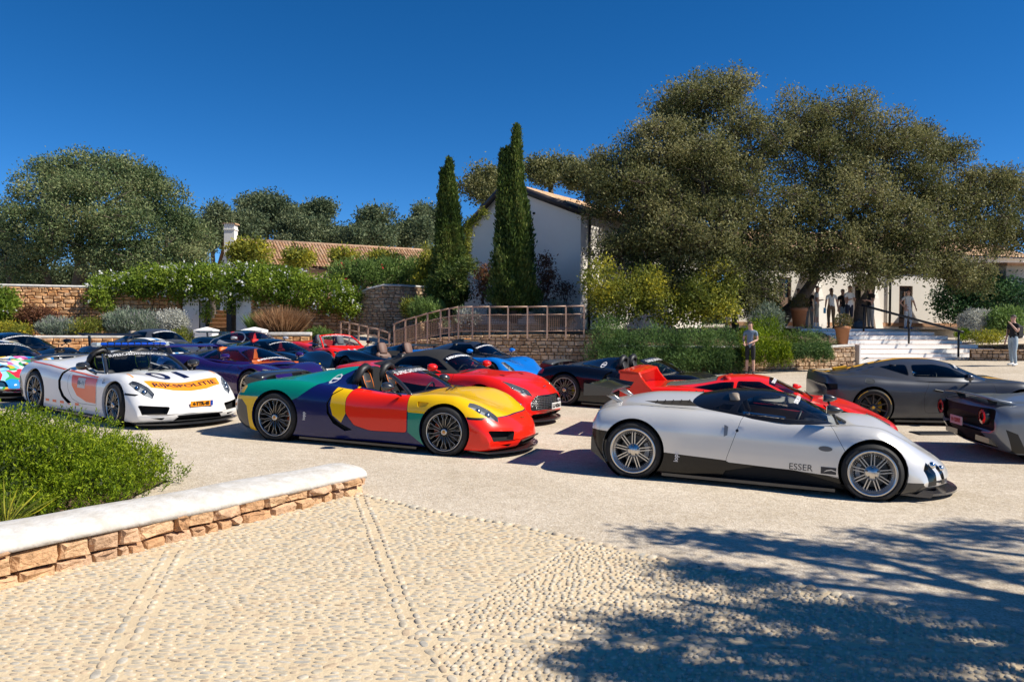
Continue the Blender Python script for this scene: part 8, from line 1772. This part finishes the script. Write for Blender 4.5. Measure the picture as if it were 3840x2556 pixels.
bush('acacia_shrub', 'tall yellow-green shrub under the left part of the large oak', [U(2260, 1060, 30.6, 75, 80), U(2340, 1130, 30.4, 90, 70), U(2420, 1080, 30.6, 80, 80), U(2270, 1160, 30.3, 60, 60), U(2500, 1160, 30.3, 70, 60)], YG, 330, 7, .13, .10, .15, 2, 60, up=.3, shell=.3)
bush('acacia_shrub', 'yellow-flowering shrub under the middle of the large oak', [U(2620, 1110, 30.4, 80, 70), U(2700, 1060, 30.6, 70, 70), U(2700, 1160, 30.2, 70, 50), U(2580, 1180, 30.2, 60, 40)], YG, 330, 7, .13, .10, .2, 2, 61, up=.3, shell=.3)
def trailing(name, lb, blobs, hang, m, seed):
 root = bush(name, lb, blobs, m, 420, 7, .10, .10, .05, 2, seed, up=.8, shell=.35, aspect=.16, cat='hedge', group='rosemary along the terrace wall'); PP = []
 for (u0, u1, Y, v0, dv) in hang:
  for i in range(int((u1 - u0) * 1.1)):
   u = RNG.uniform(u0, u1); L = dv * RNG.uniform(.35, 1.0); p = at(u, v0, Y); q = at(u + RNG.uniform(-6, 6), v0 + L, Y - .15); k = 14
   for t in np.linspace(0, 1, k): PP.append(np.array(p.lerp(q, t)) + np.array([0, -.25 * math.sin(t * 1.6), 0]))
 if PP: P = np.array(PP); D = NP.normal(size=P.shape) * .6 + np.array([0, -.5, -.4]); C = np.repeat(P, 4, 0) + NP.normal(size=(len(P) * 4, 3)) * .04; link('trailing_stems', leaves_mesh('trailing_stems', C, np.repeat(D, 4, 0) + NP.normal(size=C.shape) * .4, .10, m, .18), root)
trailing('rosemary_hedge', 'thick dark green rosemary hedge hiding the wall below the large oak', [U(2330, 1300, 28.9, 90, 60), U(2460, 1290, 28.6, 100, 60), U(2590, 1290, 28.5, 90, 60), U(2700, 1290, 28.5, 80, 60), U(2280, 1250, 29.3, 60, 60), U(2250, 1330, 28.8, 60, 40), U(2400, 1350, 28.2, 90, 35), U(2560, 1350, 28.1, 90, 35), U(2690, 1350, 28.1, 70, 35)], [(2240, 2780, 28.4, 1310, 85)], GRN, 70)
trailing('rosemary_hedge', 'yellow-green trailing rosemary right of the man in the grey polo shirt', [U(2830, 1270, 28.9, 70, 35), U(2930, 1280, 29.2, 60, 30), U(2870, 1230, 29.6, 60, 40)], [(2780, 2850, 28.3, 1285, 75), (2855, 2960, 28.3, 1285, 85)], BRIGHT, 71)
trailing('rosemary_hedge', 'dark green rosemary beside the potted plant at the steps', [U(3010, 1270, 29.3, 60, 35), U(3080, 1285, 29.4, 45, 25)], [(2960, 3110, 28.6, 1290, 60)], GRN, 72)
bedbush('feathery_bush', 'feathery grey-green bush behind the man in the polo shirt', 2870, 1195, 31.0, 60, 45, LAV, dens=700, k=6, leaf=.12, rad=.08, up=.9, aspect=.15, cat='bush', seed=73)
bedbush('lemon_bush', 'dark bush with orange fruit beside the leaning trunk', 2880, 1140, 34, 40, 40, GRN, dens=400, k=6, leaf=.1, rad=.1, cat='bush', seed=74, flower=leaf_mat('orange_fruit', [(.6, .2, .01), (.7, .3, .02)], .1), ff=.04, fsize=1.3)
bedbush('silver_bush', 'round silver bush at the right of the steps', 3668, 1200, 33.5, 66, 38, SILVL, dens=1500, k=6, leaf=.05, rad=.05, aspect=.5, cat='bush', seed=75)
bedbush('bright_bush', 'small bright green round bush by the end of the handrail', 3612, 1253, 32.0, 27, 18, BRIGHT, dens=1800, k=6, leaf=.05, rad=.04, cat='bush', seed=76)
bush('climbing_vine', 'wide dark green climber on the house wall right of the doors', [U(3580, 1130, 37.6, 80, 70), U(3700, 1120, 37.4, 100, 80), U(3640, 1060, 37.8, 90, 50), U(3800, 1110, 37, 60, 70)], leaf_mat('ivy_leaf', [(.014, .051, .024), (.034, .102, .041), (.085, .187, .068), (.170, .289, .102)], .25), 260, 7, .14, .12, .03, 2, 77, up=-.2, shell=.3, cat='vine')
bedbush('green_shrub', 'loose green plants at the far right behind the man with the backpack', 3770, 1200, 33, 60, 45, OLE, dens=600, k=6, leaf=.1, rad=.1, gap=.15, cat='bush', seed=78, up=.7)
bedbush('yellow_shrub', 'low yellow-green ground cover beside the lower steps', 3700, 1262, 31.4, 60, 18, YG, dens=800, k=6, leaf=.07, rad=.07, cat='bush', seed=79, up=.7)
wp = [(3640, 30.9), (3790, 30.3), (3900, 30.0)]
wall('planter_wall', 'low stone planter wall at the far right behind the man with the backpack', [P2(u, Y) for u, Y in wp], [gz(*P2(u, Y)) + .42 for u, Y in wp], STONE2, thick=.4, rowh=.13, lens=(.18, .36), depth=.12, seed=19)
# ------------------------------------------------------------------ near shrub behind the white-capped wall
def near_shrub():
 root = empty('rosemary_bush'); tag(root, 'large bright green bush of upright sprigs behind the low white-capped wall', 'bush'); B = [((-5.0, 8.0, .28), (1.15, 1.1, .50)), ((-6.0, 8.3, .34), (1.3, 1.2, .62)), ((-4.45, 8.5, .24), (.80, .8, .36)), ((-4.9, 7.2, .26), (.75, .8, .42)), ((-5.6, 9.1, .3), (1.1, .9, .52)), ((-6.9, 8.0, .36), (1.1, 1.1, .66)), ((-4.25, 7.75, .2), (.5, .7, .3)), ((-4.7, 6.7, .22), (.6, .6, .34)), ((-5.5, 6.6, .26), (.8, .7, .45))]
 P, Nn = blob_points(B, 2300, .66, .03, 2.0, 9); ok = (P[:, 2] > gz(-5, 8) - .05); P, Nn = P[ok], Nn[ok]; vis = (Nn[:, 1] < .45) | (Nn[:, 2] > .1); P, Nn = P[vis], Nn[vis]
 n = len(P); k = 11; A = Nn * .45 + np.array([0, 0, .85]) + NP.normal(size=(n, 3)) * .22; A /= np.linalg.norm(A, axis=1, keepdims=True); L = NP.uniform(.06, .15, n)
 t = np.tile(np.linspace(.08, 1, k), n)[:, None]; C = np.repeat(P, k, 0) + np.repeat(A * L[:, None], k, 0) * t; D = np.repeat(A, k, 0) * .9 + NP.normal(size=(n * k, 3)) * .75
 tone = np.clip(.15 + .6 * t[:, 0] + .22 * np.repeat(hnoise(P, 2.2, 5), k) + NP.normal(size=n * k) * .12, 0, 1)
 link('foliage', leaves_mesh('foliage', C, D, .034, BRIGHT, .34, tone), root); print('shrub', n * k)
 P2_, N2 = blob_points([(c, (r[0] * .72, r[1] * .72, r[2] * .74)) for c, r in B], 500, .75, .0, 2, 3); C, D = sprays(P2_, N2, 7, .05, .6); link('inner_foliage', leaves_mesh('inner_foliage', C, D, .06, leaf_mat('dark_shrub_leaf', [(.02, .035, .008), (.05, .07, .015)], .2), .4), root)  # inner shell of leaves in a darker green
 grass('spiky_plant', 'yellow-green spiky plant at the left edge behind the wall cap', 20, 1960, 6.4, 90, .30, .14, YG, .9)
 tag(sheet('planting_bed', list(np.linspace(-9, -3.8, 14)), list(np.linspace(5.6, 9.4, 12)), lambda x, y: gz(x, y) + (.04 if x < -4.1 - .9 * (7.4 - y) * .6 and y < 9.0 else -.04), soil), 'soil under the foreground bush', kind='structure')
near_shrub()
sx, sy = math.cos(SUN_AZ) / math.tan(SUN_EL), math.sin(SUN_AZ) / math.tan(SUN_EL)
def over(x, y, h): return (x + sx * h, y + sy * h, h)
tree('oak_tree', 'large oak outside the right edge whose dappled shade falls on the paving', (11.5, 3.2, .1), (10.6, 3.4, 3.6), .4,
 [(over(gnd(u, v).x, gnd(u, v).y, h), (r * .8, r * .6, .35)) for u, v, h, r in ((2560, 2010, 5.2, .5), (2830, 2030, 5.6, .6), (3130, 2060, 6, .65), (3430, 2030, 6.2, .6), (3720, 2000, 6.4, .7), (2720, 2150, 5.4, .45), (3010, 2190, 5.6, .6), (3340, 2160, 6, .5), (3680, 2130, 6.2, .6), (2620, 2260, 5, .4), (2880, 2310, 5.2, .45), (3180, 2320, 5.4, .5), (3560, 2290, 5.8, .5), (2500, 2370, 4.6, .3), (2760, 2440, 4.8, .4), (3060, 2450, 5, .4), (3450, 2440, 5.4, .45), (3780, 2320, 6, .5), (2420, 2500, 4.6, .25), (2650, 2560, 4.8, .3), (3350, 2560, 5.4, .4))] + [((9.5, 3.6, 6.5), (1.5, 1.5, 1)), ((11.5, 3, 6.8), (1.6, 1.6, 1))],
 OAK, 11, 9, .12, .07, .42, 3.0, 80, shell=.1, group='trees')
# ================================================================== people and small things
SKIN = mat('skin', (.56, .32, .23), .55); HAIRD = mat('dark_hair', (.015, .011, .009), .6); HAIRB = mat('brown_hair', (.06, .035, .02), .6); HAIRL = mat('fair_hair', (.22, .13, .06), .6)
def cloth(n, c): return mat('cloth_' + n, c, .85, bump=(60, .25, .006), vary=(9, tuple(x * .8 for x in c), .6))
WTEE = cloth('white', (.85, .85, .84)); BTEE = cloth('black', (.015, .015, .018)); NAVY = cloth('navy', (.02, .025, .05)); BEIGE = cloth('beige', (.5, .44, .34)); BROWN = cloth('brown', (.22, .13, .07)); GREY = cloth('grey', (.34, .33, .31)); POLO = cloth('blue_grey', (.16, .22, .29)); JEAN = cloth('pale_denim', (.34, .42, .48)); LGREY = cloth('light_grey', (.68, .68, .67)); SHOEW = mat('white_shoe', (.7, .7, .68), .6); SHOED = mat('dark_shoe', (.03, .03, .035), .6); SHOEB = mat('blue_shoe', (.05, .16, .36), .6)
def person(label, loc, rz, top, legs, shoe, hair, H=1.78, skin=None, sleeve=.45, legcut=1.0, armL=None, armR=None, legL=None, legR=None, head=(0, 0), group='people', long_hair=False, socks=None, cap=None):
 skin = skin or SKIN; k = H / 1.78; root = empty('person', loc, rz); tag(root, label, 'person', group)
 V = []; E = []; Rr = []; part = []
 def v(p, r, r2=None): V.append(Vector(p) * k); Rr.append((r * k, (r2 or r) * k)); return len(V) - 1
 def e(a, b, n): E.append((a, b)); part.append(n)
 pel = v((0, 0, .95), .145, .105); bel = v((0, .0, 1.10), .135, .10); che = v((0, .01, 1.30), .165, .115); upc = v((0, .015, 1.42), .13, .09); nk = v((0, .0, 1.52), .055)
 hx, hy = head; hb = v((hx * .3, hy * .3 - .015, 1.58), .07, .075); hm = v((hx * .7, hy * .7 - .02, 1.67), .083, .10); ht = v((hx, hy - .01, 1.75), .06, .072)
 for a, b, n in ((pel, bel, 'top'), (bel, che, 'top'), (che, upc, 'top'), (upc, nk, 'neck'), (nk, hb, 'head'), (hb, hm, 'head'), (hm, ht, 'head')): e(a, b, n)
 dflt = ((.04, .02, -.28), (.05, -.06, -.53))
 for s_, arm in ((1, armL), (-1, armR)):
  arm = arm or dflt; sh = Vector((s_ * .185, .01, 1.43)); S0 = v(sh, .062); el = Vector((s_ * arm[0][0], arm[0][1], arm[0][2])) + sh; wr = Vector((s_ * arm[1][0], arm[1][1], arm[1][2])) + sh
  a1 = v(sh.lerp(el, .5), .05); a2 = v(el, .042); a3 = v(el.lerp(wr, .5), .038); a4 = v(wr, .027, .022); e(upc, S0, 'top'); e(S0, a1, 'uarm'); e(a1, a2, 'larm'); e(a2, a3, 'larm'); e(a3, a4, 'larm')
  d = (wr - el).normalized(); sd_ = d.cross(Vector((0, 0, 1)));  sd_ = sd_.normalized() if sd_.length > .1 else Vector((0, 1, 0)); pm = v(wr + d * .06, .036, .02); e(a4, pm, 'hand')
  for q, L in ((-.027, .055), (-.009, .068), (.009, .064), (.026, .05)):
   f1 = v(wr + d * .09 + sd_ * q, .0095); f2 = v(wr + d * (.09 + L * .6) + sd_ * q - Vector((0, 0, .008)), .0085); f3 = v(wr + d * (.09 + L) + sd_ * q - Vector((0, 0, .02)), .007); e(pm, f1, 'hand'); e(f1, f2, 'hand'); e(f2, f3, 'hand')
  t1 = v(wr + d * .05 + sd_ * .045, .011); t2 = v(wr + d * .09 + sd_ * .062, .009); e(pm, t1, 'hand'); e(t1, t2, 'hand')
 toes = []
 for s_, leg in ((1, legL), (-1, legR)):
  leg = leg or ((.01, -.01, -.43), (.02, .02, -.83)); hp = Vector((s_ * .09, .0, .91)); h0 = v(hp, .098, .10); kn = hp + Vector((s_ * leg[0][0], leg[0][1], leg[0][2])); an = hp + Vector((s_ * leg[1][0], leg[1][1], leg[1][2]))
  w = 1.18 if legcut > .8 else 1.0; q1 = v(hp.lerp(kn, .5), .08 * w); q2 = v(kn, .058 * w); q3 = v(kn.lerp(an, .35), .057 * w); q4 = v(an, .040 * w); e(pel, h0, 'hip'); e(h0, q1, 'thigh'); e(q1, q2, 'thigh2'); e(q2, q3, 'calf'); e(q3, q4, 'calf2'); toes.append((an, s_))
 me = bpy.data.meshes.new('b'); me.from_pydata([tuple(p) for p in V], E, []); o = bpy.data.objects.new('b', me); TMP.collection.objects.link(o); sm = o.modifiers.new('s', 'SKIN'); sm.use_smooth_shade = True
 for i, sv in enumerate(me.skin_vertices[0].data): sv.radius = Rr[i]; sv.use_root = (i == 0)
 ss = o.modifiers.new('u', 'SUBSURF'); ss.levels = 1; ss.render_levels = 1
 TMP.view_layers[0].update(); dg = TMP.view_layers[0].depsgraph; nm = bpy.data.meshes.new_from_object(o.evaluated_get(dg)); bpy.data.objects.remove(o); nm.name = 'body'; nm.materials.clear(); mats = [top, legs, skin, socks or skin]
 for m in mats: nm.materials.append(m)
 A = np.array([V[a][:] for a, b in E]); B = np.array([V[b][:] for a, b in E]); AB = B - A; LL = (AB ** 2).sum(1) + 1e-9
 for p in nm.polygons:
  c = np.array(p.center); t = np.clip(((c - A) * AB).sum(1) / LL, 0, 1); d = ((A + AB * t[:, None] - c) ** 2).sum(1); j = int(d.argmin()); n = part[j]; z = c[2] / k
  if n == 'top': i = 0 if z > .97 else 1
  elif n in ('neck', 'head', 'hand'): i = 2 if not (n == 'neck' and z < 1.485) else 0
  elif n == 'uarm': i = 0
  elif n == 'larm': i = 0 if sleeve > .9 else 2
  elif n in ('hip', 'thigh', 'thigh2'): i = 1 if not (n == 'thigh2' and legcut < .35) else 2
  else: i = 1 if legcut > .8 else (3 if n == 'calf2' and socks and t[j] > .3 else 2)
  p.material_index = i; p.use_smooth = True
 link('body', nm, root)
 hc = Vector((hx * .75, hy * .75 - .005, 1.70)) * k; b = MB(); r = .098 * k
 for i in range(5):
  pass
 n = 12; VV = []; FF = []
 for i in range(5):
  ph = math.pi / 2 * (1 - i / 4.4);
  for j in range(n): a = 2 * math.pi * j / n; fr = max(0, -math.sin(a)); VV.append(hc + Vector((r * 1.0 * math.cos(ph) * math.cos(a), r * 1.14 * math.cos(ph) * math.sin(a) + .012, r * .95 * math.sin(ph) + (.035 * fr if i == 4 else -.03 * (1 - fr) * (i / 4)))))
 for i in range(4):
  for j in range(n): FF.append((i * n + j, i * n + (j + 1) % n, i * n + n + (j + 1) % n, i * n + n + j))
 b.add(VV, FF, 0, True)
 if long_hair: b.tube([hc + Vector((0, .10, 0)), hc + Vector((0, .15, -.08)), hc + Vector((0, .14, -.22)), hc + Vector((0, .13, -.32))], [.035, .045, .035, .012], 7, 1)
 if cap: b.prism([(hc.x - .06, hc.y - .2), (hc.x + .06, hc.y - .2), (hc.x + .08, hc.y - .08), (hc.x - .08, hc.y - .08)], hc.z + .0, hc.z + .015, 0, 'Z')
 b.build('hair', [cap or hair, hair], root)
 f = MB(); f.ball(hc + Vector((0, -.115 * k, -.03)), (.013, .018, .022), 6, 4, 0)
 for s_ in (-1, 1): f.ball(hc + Vector((s_ * .032, -.098 * k, -.005)), (.012, .008, .007), 6, 4, 1); f.ball(hc + Vector((s_ * .092 * k, .0, -.03)), (.012, .022, .03), 6, 4, 0)
 f.box(hc + Vector((0, -.102 * k, -.075)), (.04, .008, .008), 2); f.build('face', [skin, HAIRD, mat('lips', (.3, .1, .09), .5)], root)
 for an, s_ in toes:
  q = an * k; s = MB(); P = [(q.x, q.y + .07, q.z - .01), (q.x, q.y + .03, q.z - .02), (q.x + s_ * .01, q.y - .06, q.z - .035), (q.x + s_ * .02, q.y - .14, q.z - .045), (q.x + s_ * .02, q.y - .185, q.z - .05)]; s.tube(P, [.03, .05, .05, .045, .02], 8, 0, flat=.85); s.build('shoe', [shoe], root)
 return root
PHONE_L = ((.02, -.05, -.28), (-.08, -.25, -.22)); PHONE_R = ((.02, -.05, -.28), (-.08, -.25, -.22)); FOLD_L = ((.03, -.03, -.27), (-.14, -.19, -.24)); HIP = ((.16, .06, -.24), (.02, -.02, -.42))
def onground(u, v): p = gnd(u, v); return (p.x, p.y, gz(p.x, p.y))
LZ = zat(1232, 3416, 33.5) - .02
def onland(u, Y): p = P2(u, Y); return (p[0], Y, LZ)
p0 = P2(2815, 27.6); person('man in grey-blue polo shirt and black shorts standing beyond the parked cars', (p0[0], p0[1], gz(*p0)), R(-25), POLO, BTEE, SHOED, HAIRB, 1.83, legcut=.4, armL=((.04, -.02, -.27), (-.1, -.22, -.34)), armR=((.04, .0, -.28), (-.02, -.2, -.38)), head=(-.02, -.01))
p1 = onground(3797, 1371); person('man in black T-shirt and pale jeans at the right edge, hand raised to face', p1, R(-70), BTEE, JEAN, SHOEW, HAIRD, 1.82, armL=((.06, -.1, -.24), (-.12, -.2, .02)), legL=((.01, -.06, -.43), (.02, .0, -.83)), legR=((.01, .04, -.43), (.02, .1, -.82)))
bp = MB(); bp.box((0, .19, 1.22), (.32, .2, .48), 0, bev=.06); bp.box((0, .3, 1.12), (.24, .06, .26), 0, bev=.03)
for s_ in (-1, 1): bp.tube([(s_ * .11, .1, 1.4), (s_ * .12, -.02, 1.475), (s_ * .12, -.12, 1.38), (s_ * .13, -.1, 1.15), (s_ * .14, .08, 1.05)], .022, 5)
bpo = bp.build('backpack', [cloth('black_pack', (.014, .014, .016))], None, p1, (0, 0, R(-70))); tag(bpo, 'black backpack worn by the man at the right edge', 'backpack')
person('person in white shirt half hidden behind the leaning oak trunk', onland(2992, 35.2), R(40), WTEE, JEAN, SHOEW, HAIRD, 1.75, armR=PHONE_R, armL=PHONE_L)
person('person in dark shirt behind the man in white shirt and beige shorts', onland(3035, 35.6), R(-30), BTEE, GREY, SHOED, HAIRD, 1.78, armR=FOLD_L)
person('man in white shirt and beige shorts with folded arms and white trainers', onland(3062, 34.6), R(75), WTEE, BEIGE, SHOEW, HAIRD, 1.84, legcut=.5, armL=FOLD_L, armR=FOLD_L, socks=SHOEW, legL=((.01, -.05, -.43), (.03, -.06, -.83)), legR=((.01, .05, -.43), (.02, .10, -.82)), cap=BTEE)
person('woman with ponytail in white T-shirt and brown trousers, seen from behind', onland(3116, 34.7), R(172), WTEE, BROWN, SHOED, HAIRL, 1.76, long_hair=True, cap=BTEE, armR=((.07, .0, -.28), (.1, -.02, -.53)), legL=((.0, -.06, -.43), (.01, .06, -.8)))
person('person in dark clothes partly behind the man in navy shorts', onland(3158, 35.3), R(15), BTEE, JEAN, SHOED, HAIRD, 1.74)
person('man in white T-shirt and navy shorts looking down at his phone', onland(3184, 34.5), R(10), WTEE, NAVY, SHOED, HAIRB, 1.86, legcut=.5, armL=PHONE_L, armR=PHONE_R, head=(0, -.03))
person('man in black T-shirt and grey trousers bent over his phone by the dark trunk', onland(3264, 34.3), R(-75), BTEE, GREY, SHOED, HAIRB, 1.8, armL=PHONE_L, armR=PHONE_R, head=(0, -.05))
person('man in pale grey T-shirt and trousers with blue shoes walking on the landing', onland(3404, 34.8), R(8), LGREY, LGREY, SHOEB, HAIRD, 1.72, armL=((.12, .0, -.25), (.2, .0, -.46)), armR=HIP, legL=((.01, -.05, -.43), (.02, .0, -.83)))
bg_ = MB(); c_ = onland(3222, 34.1); bg_.ball((c_[0], c_[1], LZ + .17), (.3, .2, .18), 12, 7); bg_.tube([(c_[0] - .1, c_[1], LZ + .3), (c_[0], c_[1] - .03, LZ + .42), (c_[0] + .1, c_[1], LZ + .3)], .015, 5); tag(bg_.build('backpack', [cloth('blue_pack', (.03, .06, .10))]), 'dark blue backpack lying on the landing by the trunk', 'backpack')
ph = MB(); ph.box((0, 0, 0), (.1, .03, .24), 0, bev=.01); q_ = onland(3092, 34.6); o_ = ph.build('water_bottle', [mat('blue_bottle', (.03, .25, .45), .3)], None, (q_[0], q_[1], LZ + .78)); tag(o_, 'blue bottle carried by the woman with the ponytail', 'bottle')
CLAY = mat('terracotta', (.46, .20, .09), .85, bump=(20, .3, .01), vary=(4, (.36, .15, .07), .8))
BOX = leaf_mat('topiary_leaf', [(.04, .05, .012), (.09, .10, .02), (.16, .14, .035), (.22, .12, .05)], .25)
def pot(label, u, vb, Y, w, zb):
 s = Y / FPX; c = P2(u, Y); root = empty('potted_plant'); tag(root, label, 'plant pot', 'terracotta pots'); r = w * s / 2; h = 72 * s
 b = MB(); b.lathe([(0, 0), (r * .66, 0), (r * .92, h * .82), (r * 1.04, h * .83), (r * 1.04, h), (r * .9, h), (r * .88, h * .9), (0, h * .9)], 24, 0, 'Z', (c[0], c[1], zb)); b.build('pot', [CLAY], root)
 P, Nn = blob_points([((c[0], c[1], zb + h + r * .55), (r * 1.08, r * 1.08, r * .95))], 1600, .75, .0, 3, 5); C, D = sprays(P, Nn, 5, .03, .2); link('topiary', leaves_mesh('topiary', C, D, .05, BOX, .5), root)
pot('terracotta pot with round topiary at the foot of the leaning trunk', 2996, 1225, 33.0, 62, zat(1225, 2996, 33.0))
pot('terracotta pot with round topiary at the left end of the steps', 3160, 1280, 30.3, 56, hz[-1] + .02)
pc = MB(); pc.box((0, 0, 0), (.6, 1.6, .7), bev=.08); q = gnd(3850, 2640); o_ = pc.build('parapet', [CAPWHITE], None, (q.x + .33, q.y - .75, q.z + .28), (0, 0, R(-18))); tag(o_, 'white parapet corner at the bottom right edge', 'wall', kind='thing')
bush('red_plant', 'small dark red plant on the white parapet at the bottom right', [((q.x + .12, q.y - .1, q.z + .68), (.07, .08, .05))], RUST, 2500, 5, .02, .025, .1, 5, 90, cat='plant')
dr = MB(); q = onground(3505, 1625); dr.box((0, 0, 0), (.75, .38, .02), bev=.006);
for i in range(7): dr.box((-.3 + i * .1, 0, .011), (.03, .3, .006), 1)
tag(dr.build('drain_cover', [mat('cast_iron', (.02, .02, .024), .6, .5), MATT], None, (q[0], q[1], q[2] + .012), (0, 0, .05)), 'dark iron drain cover in the gravel', 'drain cover')
for f_ in CARS: f_()
bpy.data.scenes.remove(TMP)
